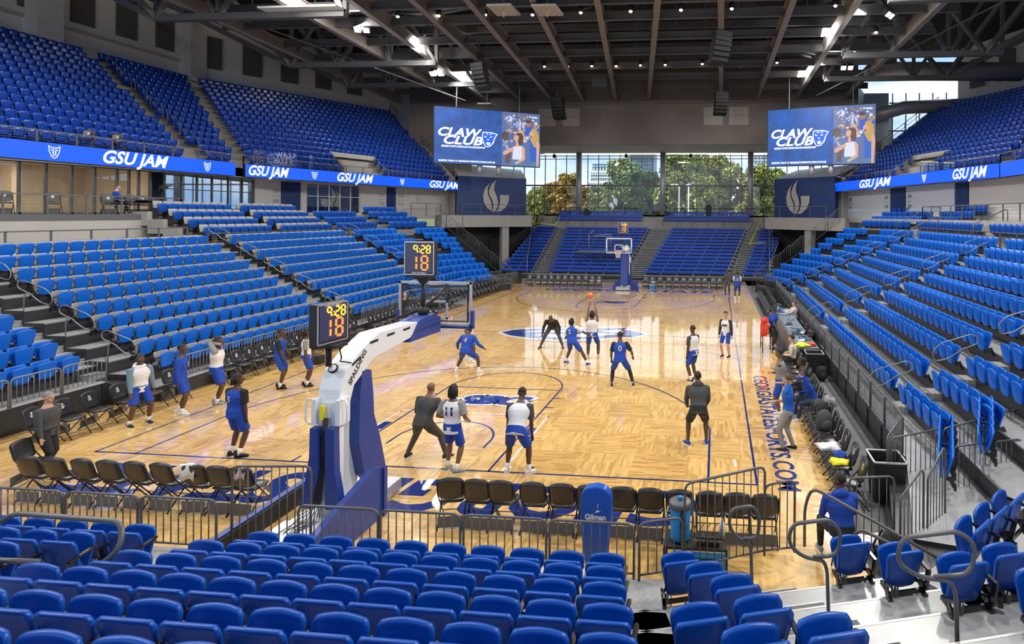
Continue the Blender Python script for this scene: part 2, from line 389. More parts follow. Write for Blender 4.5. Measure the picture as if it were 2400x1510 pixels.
for cy_, a in ((4.62, 0), (LN-4.62, PI)):
    fit_text('floor_lettering', 'SBC', .12, cy_, 2.62, 1.02, a, M['linewhite'], .0050, shear=.35, bold=.16)
    fit_text('floor_lettering', 'SBC', .12, cy_, 2.30, .84, a, M['lineblue'], .0065, shear=.35, bold=.075)
# centre emblem: long-nosed cat head outline, white rim, navy field
def emb(k):
    P = [(-3.55, -.15), (-3.2, .55), (-2.3, 1.05), (-1.2, 1.2), (.2, 1.35), (1.5, 1.75), (2.6, 1.95), (2.45, 1.45), (3.3, .9), (3.7, .3), (3.3, -.35), (2.2, -.8), (1.0, -1.35), (-.3, -1.6), (-1.7, -1.35), (-2.9, -.85)]
    return [(x*k[0], LN/2+y*k[1]) for x, y in P]
mb = MB(); mb.prism(emb((1, 1)), .0002, .0052); tag(mb.build('floor_emblem_rim', M['linewhite']), kind='structure')
mb = MB(); mb.prism(emb((.93, .86)), .0054, .0062); tag(mb.build('floor_emblem', M['lineblue']), kind='structure')
mb = MB()
for P in ([(-2.4, .1), (-1.2, .7), (.8, .9), (.2, .35), (-1.2, .2)], [(-1.8, -.5), (-.2, -.15), (1.4, .25), (2.3, .1), (1.0, -.5), (-.4, -.95)], [(1.2, .75), (2.1, 1.2), (2.4, .7), (1.9, .4)]):
    mb.prism([(x, LN/2+y) for x, y in P], .0064, .0072)
tag(mb.build('floor_emblem_highlight', M['linewhite']), kind='structure')

# ---------------------------------------------------------------- tip-up seats
def panel(wb, wt, h, arch, bulge, th, lean, y0, z0, nx=9, ny=9, corner=.12, lip=0, flat_top=False, tilt0=0):
    """shell panel: wb/wt widths at bottom/top, arch = how far the top edge rises in the middle"""
    V = []; F = []
    def pt(u, v, side):
        vv = v
        w = wb+(wt-wb)*min(1, vv*1.25)
        c = 1.0
        if vv > 1-corner*2: q = (vv-(1-corner*2))/(corner*2); c = 1-.11*q**3
        if vv < .18: q = 1-vv/.18; c = 1-.14*q*q
        x = u*w/2*c
        z = vv*h+arch*(1-u*u)*(vv**2)-arch*.6*(1-abs(u)**2)*((1-vv)**3)
        yy = -bulge*(1-u*u)*math.sin(PI*min(1, .15+vv*.8))
        t = th/2
        edge = max(abs(u), abs(2*v-1))
        if lip and edge > .85: t = th/2+lip*(edge-.85)/.15
        return Vector((x, y0+yy+lean*vv+side*t, z0+z))
    for s in (-1, 1):
        for j in range(ny+1):
            for i in range(nx+1): V.append(pt(-1+2*i/nx, j/ny, s))
    n = (nx+1)*(ny+1)
    for j in range(ny):
        for i in range(nx):
            a = j*(nx+1)+i; F.append((a, a+1, a+nx+2, a+nx+1)); F.append((n+a, n+a+nx+1, n+a+nx+2, n+a+1))
    rim = [i for i in range(nx+1)]+[j*(nx+1)+nx for j in range(1, ny+1)]+[ny*(nx+1)+i for i in range(nx-1, -1, -1)]+[j*(nx+1) for j in range(ny-1, 0, -1)]
    for q in range(len(rim)):
        a, b = rim[q], rim[(q+1) % len(rim)]; F.append((b, a, n+a, n+b))
    return V, F
def seat_parts(hi=True):
    n = 10 if hi else 4
    back = MB(); back.add(*panel(.37, .475, .465, .004, .030, .016, -.12, .035, .385, n, n, corner=.09, lip=.012), smooth=True)
    pan = MB(); pan.add(*panel(.34, .455, .42, .032, -.022, .020, .05, .105, .385, n, n, corner=.10, lip=.008), smooth=True)
    fr = MB()
    if hi:
        for x in (-.235, .235):
            fr.bar((x, -.11, .30), (x, -.03, .47), .022, .075); fr.bar((x, -.12, .24), (x, -.12, .36), .05, .05); fr.bar((x, -.03, .42), (x, .06, .44), .03, .05)
        fr.bar((-.235, -.075, .37), (.235, -.075, .37), .03, .05); fr.bar((-.22, .03, .405), (-.16, .05, .52), .02, .02); fr.bar((.22, .03, .405), (.16, .05, .52), .02, .02)
    else: fr.box((0, -.08, .36), (.48, .06, .14))
    arm = MB()
    if hi:
        arm.bar((.255, -.10, .40), (.255, -.155, .66), .03, .06); arm.bar((.255, -.17, .655), (.255, .13, .69), .045, .026); arm.ball((.255, .135, .69), (.022, .02, .013), 8)
    else: arm.bar((.255, -.17, .66), (.255, .12, .68), .04, .03)
    return back, pan, fr, arm
_bk, _pn, _fr, _ar = seat_parts()
def seat_proto(mback, mpan, name='stadium_seat', cup=False, num=None):
    o = empty(name, cat='seat')
    _bk.build('backrest', mback, o); _pn.build('seat_pan', mpan, o); _fr.build('seat_bracket', M['seatframe'], o); _ar.build('armrest', M['seatframe'], o)
    if cup:
        c = MB(); c.lathe([(.036, 0), (.043, .09), (.047, .09), (.047, .098), (.035, .098), (.030, .01)], (-.255, -.24, .46), 12); c.bar((-.255, -.2, .54), (-.255, -.1, .5), .02, .03); c.build('cup_holder', M['seatframe'], o)
    freeze(o); return o
P_SOUTH = seat_proto(M['seat'], M['seat']); P_SOUTHC = seat_proto(M['seat'], M['seat'], cup=True)
P_EAST = seat_proto(M['seat2'], M['seat2']); P_WEST = seat_proto(M['padgrey'], M['seat2'], name='upholstered_seat')
for _c in P_WEST.children:
    if _c.name.startswith('seat_pan'): _c['label'] = 'bright blue folded seat pan'
    if _c.name.startswith('backrest'): _c['label'] = 'grey padded backrest'
_cnt = [0]
BULK = {}      # distant seats, gathered per block: key -> [list of (x, y, z, rz)]
def put_seat(proto, x, y, z, rz, label, group):
    return place(proto, (x, y, z), rz, label, group)
def bulk(key, x, y, z, rz): BULK.setdefault(key, []).append((x, y, z, rz))
def make_bulk(key, name, mats, label, cat, lowpoly=True):
    L = BULK.get(key)
    if not L: return
    bk, pn, fr, ar = seat_parts(False); V0 = []; F0 = []; Mi = []; sm = []
    for k_, mb in enumerate((bk, pn, fr)):
        b = len(V0); V0 += mb.v; F0 += [tuple(b+i for i in f) for f in mb.f]; Mi += [k_]*len(mb.f); sm += [k_ < 2]*len(mb.f)
    V0 = np.array([tuple(v) for v in V0]); nv, nf = len(V0), len(F0)
    L = np.array(L); ca, sa = np.cos(L[:, 3])[:, None], np.sin(L[:, 3])[:, None]
    X = V0[:, 0]*ca-V0[:, 1]*sa+L[:, 0:1]; Y = V0[:, 0]*sa+V0[:, 1]*ca+L[:, 1:2]; Z = V0[:, 2]+L[:, 2:3]
    co = np.stack([X, Y, Z], -1).reshape(-1, 3)
    loops = np.array([i for f in F0 for i in f]); lens = np.array([len(f) for f in F0]); N = len(L)
    me = bpy.data.meshes.new(name); me.vertices.add(N*nv); me.vertices.foreach_set('co', co.ravel())
    al = (loops[None, :]+np.arange(N)[:, None]*nv).ravel(); ln = np.tile(lens, N)
    me.loops.add(len(al)); me.loops.foreach_set('vertex_index', al.astype(np.int32))
    me.polygons.add(N*nf); me.polygons.foreach_set('loop_start', (np.cumsum(ln)-ln).astype(np.int32)); me.polygons.foreach_set('loop_total', ln.astype(np.int32))
    for m in mats: me.materials.append(m)
    me.polygons.foreach_set('material_index', np.tile(Mi, N).astype(np.int32)); me.polygons.foreach_set('use_smooth', np.tile(sm, N))
    me.update(); me.validate()
    o = bpy.data.objects.new(name, me); COL.objects.link(o); tag(o, label, cat, kind='stuff'); return o

# ---------------------------------------------------------------- decks: one step of a stand between two polylines
DECKM = [M['deck'], M['riser'], M['alu'], M['nosing'], M['conc']]
def step(mb, fr, bk, ztop, zlow, nos=True, mtop=0, mris=1):
    n = len(fr)
    for i in range(n-1):
        a, b, c, d = fr[i], fr[i+1], bk[i+1], bk[i]
        mb.quad((*a, ztop), (*b, ztop), (*c, ztop), (*d, ztop), mtop)
        mb.quad((*a, zlow), (*b, zlow), (*b, ztop), (*a, ztop), mris)
        if nos: mb.bar((*a, ztop-.015), (*b, ztop-.015), .03, .035, 2)
    for e in (0, -1):      # closed flanks
        mb.quad((*fr[e], zlow), (*bk[e], zlow), (*bk[e], ztop), (*fr[e], ztop), mris)

# west stand -------------------------------------------------------------
WX = lambda k: -10.45-.70*k
WZ = lambda k: .42+.36*k          # foot level in front of row k
BEND = math.radians(24)
def w_line(x, y1=26.0, ext=8.0, sgn=1):
    return [(x, 3.3), (x, y1), (x+sgn*math.sin(BEND)*ext, y1+math.cos(BEND)*ext)]
W_END = lambda k: 5.35+.30*k      # how far the far wing of row k runs past Y 23.2
mb = MB(); mb.span((-10.45, 3.3, .0), (-9.62, 26.2, .42), 1); mb.quad((-10.45, 3.3, .422), (-9.60, 3.3, .422), (-9.60, 26.2, .422), (-10.45, 26.2, .422), 0)
mb.prism([(-10.45, 26.2), (-9.62, 26.2), (-8.35, 29.2), (-9.15, 29.5)], 0, .42, 1)
for k in range(10):
    L = max(1.2, W_END(k)-2.8+.45)
    step(mb, w_line(WX(k), ext=L), w_line(WX(k+1), ext=L+.3), WZ(k+1), WZ(k)-.02)
mb.build('stand_deck_west', DECKM, label='', kind='structure')
mb = MB()
for k in range(10):
    for y0, y1 in ((12.2, 13.35), (22.0, 23.0)):
        mb.span((WX(k), y0, WZ(k)), (WX(k)+.33, y1, WZ(k)+.18), 0); mb.bar((WX(k)+.33, y0, WZ(k)+.17), (WX(k)+.33, y1, WZ(k)+.17), .04, .05, 2)
        mb.span((WX(k)+.20, y0+.05, WZ(k)+.18), (WX(k)+.31, y1-.05, WZ(k)+.184), 3); mb.span((WX(k)-.14, y0+.05, WZ(k+1)), (WX(k)-.03, y1-.05, WZ(k+1)+.004), 3)
mb.build('stand_steps_west', DECKM, kind='structure')
WT, WROW = [], []
W_IND = []
for k in range(10):
    for blk, (y0, y1, n) in enumerate(((4.22, 11.95, 16), (13.65, 21.75, 17))):
        for i in range(n):
            y = y0+(y1-y0)*i/(n-1); W_IND.append((WX(k)+.12, y, WZ(k), blk, k, i))
W_IND.sort(key=lambda t: (t[0]-6.7)**2+(t[1]+12.1)**2)
for q, (x, y, z, blk, k, i) in enumerate(W_IND):
    if q < 300:
        bn = ('nearer', 'farther')[blk]
        put_seat(P_WEST, x, y, z, -PI/2, f'grey-backed seat, {nth(i+1)} from near end, {nth(k+1)} row up, {bn} block opposite scorer table', 'grey-backed seats opposite the scorer table')
    else: bulk('west', x, y, z, -PI/2)
for k in range(10):                # far wing of the west stand
    s = 0.15
    while s < W_END(k):
        if s <= 2.8: x, y, rz = WX(k)+.12, 23.2+s, -PI/2
        else: t = s-2.8; x, y, rz = WX(k)+.12+math.sin(BEND)*t, 26.0+math.cos(BEND)*t, -PI/2-BEND
        if not (k >= 5 and 4.3 < s < 5.4): bulk('wing', x, y, WZ(k), rz)
        s += .52
# near-west block, set one row back
AX = lambda k: -11.55-.70*k
AZ = lambda k: .67+.36*k
mb = MB(); mb.span((-11.55, -5.0, 0), (-10.72, 2.95, .67), 1); mb.quad((-11.55, -5, .672), (-10.70, -5, .672), (-10.70, 2.95, .672), (-11.55, 2.95, .672), 0); mb.span((-11.55, 2.95, 0), (-10.3, 3.9, .60), 1)
for k in range(9): step(mb, [(AX(k), -5), (AX(k), 3.4)], [(AX(k+1), -5), (AX(k+1), 3.4)], AZ(k+1), AZ(k)-.02)
for k in range(9):
    mb.span((AX(k), 2.85, AZ(k)), (AX(k)+.33, 3.95, AZ(k)+.18), 0); mb.bar((AX(k)+.33, 2.85, AZ(k)+.17), (AX(k)+.33, 3.95, AZ(k)+.17), .04, .05, 2)
    mb.span((AX(k)+.20, 2.9, AZ(k)+.18), (AX(k)+.31, 3.9, AZ(k)+.184), 3)
mb.build('stand_deck_west_near', DECKM, kind='structure')
for k in range(5):
    for i in range(7):
        y = 2.42-.56*i
        if y < -1.3+k*.9: continue
        put_seat(P_EAST, AX(k)+.12, y, AZ(k), -PI/2, f'bright blue seat, {nth(i+1)} from stairs, {nth(k+1)} row up, behind the walking man in grey', 'blue seats at the near end of the west stand')

# fixed seats above the west stand -----------------------------------------
FX = lambda j: -17.55-.80*j
FZ = lambda j: 4.10+.37*j
mb = MB()
for j in range(5):
    y0 = 12.6
    step(mb, [(FX(j), y0), (FX(j), 27), (FX(j)+1.6, 31.2)], [(FX(j+1), y0), (FX(j+1), 27), (FX(j+1)+1.6, 31.2)], FZ(j+1) if j < 4 else 5.43, FZ(j)-.3, nos=False, mtop=4, mris=4)
mb.span((-17.55, 3, 3.2), (-17.0, 27, 4.06), 4)
mb.build('stand_deck_fixed_west', DECKM, kind='structure')
P_CLUB = None
def club():
    o = empty('club_seat', cat='seat')
    b = MB(); b.add(*panel(.44, .46, .46, .0, .03, .05, -.10, -.05, .42, 6, 6), smooth=True); b.build('backrest', M['padgrey'], o)
    p = MB(); p.add(*panel(.42, .46, .40, .02, -.02, .07, .05, .09, .36, 6, 6), smooth=True); p.build('seat_pan', M['seat'], o)
    f = MB(); f.box((-.25, 0, .3), (.03, .3, .5)); f.box((.25, 0, .3), (.03, .3, .5)); f.box((0, -.1, .2), (.5, .04, .06)); f.build('seat_bracket', M['seatframe'], o); freeze(o); return o
P_CLUB = club()
for j in range(4):
    for blk, (y0, y1) in enumerate(((13.1, 16.75), (17.9, 21.65))):
        n = 8
        for i in range(n):
            place(P_CLUB, (FX(j)+.12, y0+(y1-y0)*i/(n-1), FZ(j)), -PI/2, f'grey padded seat, {nth(i+1)} from near end, {nth(j+1)} row up, {("nearer","farther")[blk]} block below suites', 'grey club seats below the suites', 'seat')
for j in range(4):
    y = 22.8 if j < 3 else 28.5
    while y < 31:
        x = FX(j)+.12+max(0, y-27)*.38
        if not 26.6 < y < 27.6: bulk('fixed', x, y, FZ(j), -PI/2-(BEND*.8 if y > 27 else 0))
        y += .53

# south stand ----------------------------------------------------------------
SY = lambda k: -5.09-.788*k
SZ = lambda k: .42+.325*k
mb = MB(); mb.span((-9.5, -5.09, 0), (6.15, -3.98, .42), 1); mb.quad((-9.5, -5.09, .422), (6.15, -5.09, .422), (6.15, -3.96, .422), (-9.5, -3.96, .422), 0)
for k in range(6): step(mb, [(-9.5, SY(k)), (6.15+.30*k, SY(k))], [(-9.5, SY(k+1)), (6.15+.30*(k+1), SY(k+1))], SZ(k+1), SZ(k)-.02)
mb.build('stand_deck_south', DECKM, kind='structure')
mb = MB()
for k in range(6):
    for q in (1, 2):
        z = SZ(k)+.108*q; y = SY(k)+.52-.26*q+.26
        mb.span((-.72, SY(k), z-.108), (.05, y-.0, z), 0); mb.span((-.70, y-.12, z), (.03, y-.02, z+.004), 3)
    mb.span((-.70, SY(k)-.13, SZ(k+1)), (.03, SY(k)-.03, SZ(k+1)+.004), 3)
mb.build('stand_steps_south', DECKM, kind='structure')
SR = [5.37, 5.50, 5.64, 5.82, 5.97, 6.12]; SL = [.63, .54, .42, .30, .30, .35]
for k in range(6):
    n = (10, 11, 11, 12, 12, 12)[k]
    for i in range(n):
        x = SR[k]+(SL[k]-SR[k])*i/(n-1)
        put_seat(P_SOUTHC if (i+k) % 3 == 0 else P_SOUTH, x, SY(k)+.12, SZ(k), 0, f'blue tip-up seat, {nth(i+1)} from flared stairs, {nth(k+1)} row up, nearest centre block', 'blue seats in the centre of the near stand')
    for i in range(7):
        x = -1.2-.525*i
        if k > 4 or x < -4.9+k*.95: continue
        put_seat(P_SOUTHC if i % 2 == 0 else P_SOUTH, x, SY(k)+.12, SZ(k), 0, f'blue tip-up seat, {nth(i+1)} from long looped handrail, {nth(k+1)} row up, near corner block', 'blue seats beside the long looped handrail')

# south-east corner, turned towards the court ----------------------------------
T17 = math.radians(17); U17 = Vector((math.cos(T17), math.sin(T17))); N17 = Vector((math.sin(T17), -math.cos(T17)))
S1 = Vector((6.28, -4.71))-Vector((-math.sin(T17), math.cos(T17)))*.13
def se(k, s): return S1+N17*(.788*k)+U17*s
mb = MB()
for k in range(-1, 6):
    fr0 = se(k, -1.05)+N17*.12; fr1 = se(k, 5.2)+N17*.12; bk0 = se(k+1, -1.05)+N17*.12; bk1 = se(k+1, 5.2)+N17*.12
    if k == -1: fr0 = se(-.35, -.6); fr1 = se(-.35, 2.75); bk1 = se(0, 2.75)+N17*.12
    step(mb, [tuple(fr0), tuple(fr1)], [tuple(bk0), tuple(bk1)], SZ(k+1), SZ(k)-.02 if k >= 0 else 0)
mb.build('stand_deck_south_east', DECKM, kind='structure')
mb = MB()
for k in range(6):
    for q in (0, 1, 2):
        z = SZ(k)+.108*q
        a = se(k, .55)+N17*(.12-.52+.26*q+(0)); b = se(k, 1.75)+N17*(.12-.52+.26*q); c = se(k, 1.75)+N17*.14; d = se(k, .55)+N17*.14
        if k > 2: a -= U17*(-.35); d -= U17*(-.35)
        if q: mb.prism([tuple(a), tuple(b), tuple(c), tuple(d)], SZ(k), z, 0)
        e, f = a+N17*.02, b+N17*.02
        mb.prism([tuple(e), tuple(f), tuple(f+N17*.10), tuple(e+N17*.10)], z, z+.005, 3); mb.bar((*a, z-.01), (*b, z-.01), .025, .03, 2)
mb.build('stand_steps_south_east', DECKM, kind='structure')
_se = [(0, 0), (1, 0), (2, 0), (3, -.38), (3, .19), (4, -.30), (4, .30), (5, -.3), (5, .3)]
for k, s in _se:
    p = Vector(((6.28, 6.62, 6.92, 6.95, 6.95, 7.3, 7.3, 7.62, 7.62)[_se.index((k, s))], (-4.71, -5.43, -6.15, -7.0, -7.0, -7.7, -7.7, -8.45, -8.45)[_se.index((k, s))]))+U17*s-Vector((-math.sin(T17), math.cos(T17)))*.13
    w = ('first', 'second', 'third', 'fourth', 'fifth', 'sixth')[k]
    put_seat(P_SOUTHC, p.x, p.y, SZ(k), T17, f'angled blue seat, {w} row up beside flared stairs, '+('nearer the centre block' if s < 0 or k < 3 else 'on the stair edge'), 'angled seats beside the flared stairs')
for nme, (x, y, k) in {'S7': (8.53, -4.08, 0), 'S8': (8.96, -4.78, 1), 'S9': (9.39, -5.5, 2), 'S10': (9.97, -5.26, 2), 'S12': (9.84, -6.24, 3), 'S12b': (10.4, -6.0, 3)}.items():
    p = Vector((x, y))-Vector((-math.sin(T17), math.cos(T17)))*.13
    put_seat(P_SOUTHC, p.x, p.y, SZ(k), T17, f'angled blue seat behind the big looped handrail, {("first","second","third","fourth")[k]} row up'+(', outer one' if nme in ('S10', 'S12b') else ''), 'angled seats behind the big looped handrail')
for i, (x, y) in enumerate(((9.8, -4.73), (10.18, -4.36), (10.57, -3.98))):
    p = Vector((x, y))+Vector((.09, -.09))
    put_seat(P_SOUTH, p.x, p.y, 1.07, math.radians(46), f'blue tip-up seat turned to the corner, {nth(i+1)} of three in front of the black barrier', 'three corner seats')
mb = MB(); mb.prism([(9.3, -4.6), (11.2, -2.9), (13, -5), (11, -6.6)], .4, 1.07, 0)
mb.build('stand_deck_corner', DECKM, kind='structure')

# east stand -------------------------------------------------------------------
EX = lambda k: 11.75+.83*k
EZ = lambda k: .47+.377*k
def e_line(x, ext): return [(x, -2.2), (x, 27.6), (x-math.sin(BEND)*ext, 27.6+math.cos(BEND)*ext)]
mb = MB(); mb.span((10.81, .6, 0), (11.75, 27.6, .47), 1); mb.quad((10.79, .6, .472), (11.75, .6, .472), (11.75, 27.6, .472), (10.79, 27.6, .472), 0)
mb.prism([(10.8, 27.6), (11.75, 27.6), (10.3, 31), (9.6, 30.6)], 0, .47, 1); mb.prism([(11.75, .6), (10.81, .6), (9.9, -2.6), (13.4, -3.4)], 0, .47, 1); mb.prism([(11.75, .6), (10.81, .6), (9.9, -2.6), (13.4, -3.4)], .47, .475, 0)
for k in range(11): step(mb, e_line(EX(k), W_END(k)-1.9), e_line(EX(k+1), W_END(k)-1.6), EZ(k+1), EZ(k)-.02)
mb.build('stand_deck_east', DECKM, kind='structure')
mb = MB()
for k in range(10):
    for y0, y1 in ((3.35, 4.35-.5), (13.75, 14.6), (24.4, 25.3)):
        mb.span((EX(k)-.38, y0, EZ(k)), (EX(k), y1, EZ(k)+.19), 0); mb.bar((EX(k)-.38, y0, EZ(k)+.18), (EX(k)-.38, y1, EZ(k)+.18), .04, .05, 2)
        mb.span((EX(k)-.36, y0+.05, EZ(k)+.19), (EX(k)-.25, y1-.05, EZ(k)+.194), 3)
mb.build('stand_steps_east', DECKM, kind='structure')
E_ALL = []
for k in range(10):
    ny = 4.08+.04*k+.25
    n = 18
    for i in range(n): E_ALL.append((EX(k)-.12, ny+(13.35-ny)*i/(n-1), EZ(k), PI/2, k, i, 'middle'))
    for i in range(18): E_ALL.append((EX(k)-.12, 14.85+(23.95-14.85)*i/17, EZ(k), PI/2, k, i, 'far'))
    for i in range(5+k): E_ALL.append((EX(k)-.12+.02*i, 3.12-.03*k-.52*i, EZ(k), PI/2, k, i, 'near'))
E_ALL.sort(key=lambda t: (t[0]-6.7)**2+(t[1]+12.1)**2)
for q, (x, y, z, rz, k, i, b) in enumerate(E_ALL):
    if q < 175:
        if b == 'near': lab = f'bright blue seat, {nth(i+1)} from stairs, {nth(k+1)} row up, nearest block behind bench chairs'
        else: lab = f'bright blue seat, {nth(i+1)} from near end, {nth(k+1)} row up, {b} block behind black barrier'
        put_seat(P_EAST, x, y, z, rz, lab, 'blue seats in the east stand')
    else: bulk('east', x, y, z, rz)
for k in range(10):
    s = .15
    while s < W_END(k):
        if s <= 2.0: x, y, rz = EX(k)-.12, 25.6+s, PI/2
        else: t = s-2.0; x, y, rz = EX(k)-.12-math.sin(BEND)*t, 27.6+math.cos(BEND)*t, PI/2+BEND
        if not (k >= 5 and 4.3 < s < 5.4): bulk('wing', x, y, EZ(k), rz)
        s += .52
for r_, (x0, y0) in enumerate(((11.72, .75), (12.62, .95))):
    for i in range(5):
        d = Vector((6.73-x0, -12.1-y0)).normalized()
        put_seat(P_EAST, x0+d.x*.5*i, y0+d.y*.5*i, EZ(r_), 1.2, f'blue seat seen edge-on, {nth(i+1)} along the {("front","second")[r_]} corner row by the rails', 'edge-on corner seats')
# fixed rows above the east stand
GX = lambda j: 20.0+.72*j
mb = MB()
for j in range(5): step(mb, [(GX(j), 6), (GX(j), 27.5), (GX(j)-2.2, 33)], [(GX(j+1), 6), (GX(j+1), 27.5), (GX(j+1)-2.2, 33)], 4.45+.33*(j+1) if j < 3 else 5.43, 4.1+.33*j, nos=False, mtop=4, mris=4)
mb.build('stand_deck_fixed_east', DECKM, kind='structure')
for j in range(4):
    y = 8.0
    while y < 32.4:
        x = GX(j)-.12-max(0, y-27.5)*.40
        if not (26.9 < y < 27.9 or 17 < y < 18) and not (j > 0 and y < 22): bulk('fixed', x, y, 4.45+.33*j, PI/2+(BEND*.9 if y > 27.5 else 0))
        y += .53
# ---------------------------------------------------------------- upper bowl (both sides), ruled between a front and a back line
def lerp2(a, b, t): return (a[0]+(b[0]-a[0])*t, a[1]+(b[1]-a[1])*t)
UF = [(-22.0, -8), (-22.0, 20.5), (-17.6, 39.6)]; UB = [(-36.6, -8), (-36.6, 31.5), (-28.6, 47.2)]
NU = 16
def urow(i, sx): 
    t = i/NU; return [(-sx*p[0] if sx > 0 else p[0], p[1]) for p in [lerp2(a, b, t) for a, b in zip(UF, UB)]]
UZ = lambda i: 8.25+.50*i
for sx, side in ((-1, 'west'), (1, 'east')):
    mb = MB()
    for i in range(NU):
        fr, bk = urow(i, sx), urow(i+1, sx)
        step(mb, fr, bk, UZ(i), UZ(i)-.55, nos=False, mtop=4, mris=4)
    tag(mb.build('upper_deck_'+side, DECKM), kind='structure')
    for i in range(NU):
        P = [Vector(p) for p in urow(i, sx)]
        for sgi in (0, 1):
            a, b = P[sgi], P[sgi+1]; d = (b-a); L = d.length; d.normalize(); s = .3
            fwd = Vector((-sx*1.0, 0)) if sgi == 0 else Vector((d.y, -d.x))*(1 if sx < 0 else -1)
            nb = Vector((d.y, -d.x))
            if nb.x*(-sx) < 0: nb = -nb
            rz = math.atan2(-nb.x, nb.y)
            while s < L-.35:
                p = a+d*s; skip = False
                if sgi == 0 and abs(p.y-(9.5 if False else -99)) < .6: skip = True
                if sgi == 0 and abs(p.y-(17.6+.40*i)) < .62 and i < NU: skip = True      # raking aisle
                if sgi == 1 and (s < .55): skip = True
                if sgi == 0 and L-s < .4: skip = True
                if sgi == 1 and i < 3 and .38*L < s < .58*L: skip = True                  # vomitory
                if p.y < -1 and sx > 0 and False: skip = True
                if p.y < 1.0: skip = True
                if not skip:
                    q = p-nb*.42; bulk('up_'+side, q.x, q.y, UZ(i), rz)
                s += .515
    # vomitory mouth walls
    A = Vector(urow(0, sx)[1]); Bq = Vector(urow(0, sx)[2]); C3 = Vector(urow(3, sx)[1]); D3 = Vector(urow(3, sx)[2])
    mb = MB()
    for f in (.37, .59):
        a = A+(Bq-A)*f; c = C3+(D3-C3)*f
        mb.add([(*a, 8.0), (*c, 8.0), (*c, 10.3), (*a, 8.9)], [(0, 1, 2, 3)]); 
    a = C3+(D3-C3)*.37; c = C3+(D3-C3)*.59; mb.bar((*a, 10.1), (*c, 10.1), .12, .35)
    mb.build('upper_portal_wall_'+side, M['concl'], kind='structure')
    # stepped side wall at the far end of the upper bowl with its handrail
    e = [Vector(urow(i, sx)[2]) for i in range(NU+1)]
    mb = MB()
    for i in range(NU): 
        d = (e[i+1]-e[i]); o = Vector((d.y, -d.x)).normalized()*.25*(1 if sx < 0 else -1)
        if o.y < 0: o = -o
        mb.add([(*e[i], UZ(i)-3.5), (*e[i+1], UZ(i+1)-3.5), (*e[i+1], UZ(i+1)+.35), (*e[i], UZ(i)+.35), (*(e[i]+o), UZ(i)-3.5), (*(e[i+1]+o), UZ(i+1)-3.5), (*(e[i+1]+o), UZ(i+1)+.35), (*(e[i]+o), UZ(i)+.35)], [(0, 1, 2, 3), (5, 4, 7, 6), (3, 2, 6, 7)])
    tag(mb.build('upper_end_wall_'+side, M['concl']), kind='structure')
    mb = MB(); top = [(*(e[i]), UZ(i)+1.25) for i in range(0, NU+1)]; mid = [(x, y, z-.4) for x, y, z in top]
    mb.tube(top, .035, 6); mb.tube(mid, .025, 6)
    for p in top[::2]: mb.tube([p, (p[0], p[1], p[2]-.95)], .03, 6)
    mb.build('stepped_guard_rail', M['truss'], label=f'dark stepped guard rail down the far edge of the {side} upper seats', cat='railing')
    # fascia and slab under the upper bowl
    mb = MB(); F = urow(0, sx)
    for i in range(2):
        a, b = Vector(F[i]), Vector(F[i+1]); n = Vector((b.y-a.y, -(b.x-a.x))).normalized()
        if n.x*(-sx) < 0: n = -n
        o = n*-2.2
        mb.add([(*a, 8.25), (*b, 8.25), (*(b+o), 8.25), (*(a+o), 8.25), (*a, 7.75), (*b, 7.75), (*(b+o), 7.75), (*(a+o), 7.75)], [(4, 5, 6, 7), (0, 1, 5, 4)])
    tag(mb.build('upper_slab_'+side, M['white']), kind='structure')

# individual rails, tubes
def handrail(pts, r, m, name, label, group=None, parent=None):
    mb = MB(); P = [Vector(p) for p in pts]; Q = [P[0]]
    for i in range(1, len(P)-1):
        a = (P[i-1]-P[i]); b = (P[i+1]-P[i]); rad = min(.22, a.length*.45, b.length*.45); a.normalize(); b.normalize()
        for t in (0, .25, .5, .75, 1): Q.append((P[i]+a*rad)*(1-t)**2+P[i]*2*t*(1-t)+(P[i]+b*rad)*t*t)
    Q.append(P[-1]); mb.tube(Q, r, 10)
    o = mb.build(name, m); tag(o, label, 'handrail', group); return o
def fence(a, b, z0, z1, label, group=None, mt='rail', gap=.118, r=.019, name='railing_panel', z0b=None, z1b=None):
    a = Vector(a); b = Vector(b); z0b = z0 if z0b is None else z0b; z1b = z1 if z1b is None else z1b
    L = (b-a).length; rz = math.atan2((b-a).y, (b-a).x); o = empty(name, (a.x, a.y, z0), rz); tag(o, label, 'railing', group)
    h = z1-z0; hb = z1b-z0; lo = z0b-z0; c = .09
    f = MB(); f.tube([(0, 0, 0), (0, 0, h-c), (c*.3, 0, h-c*.3), (c, 0, h), (L-c, 0, hb), (L-c*.3, 0, hb-c*.3), (L, 0, hb-c), (L, 0, lo)], r, 8); f.tube([(0, 0, .08), (L, 0, lo+.08)], r*.8, 6)
    f.build('frame', M[mt], o); g = MB(); n = max(2, int(L/gap))
    for i in range(1, n):
        t = i/n; g.tube([(L*t, 0, .08+lo*t), (L*t, 0, h+(hb-h)*t)], r*.5, 5)
    g.build('baluster_infill', M[mt], o); return o
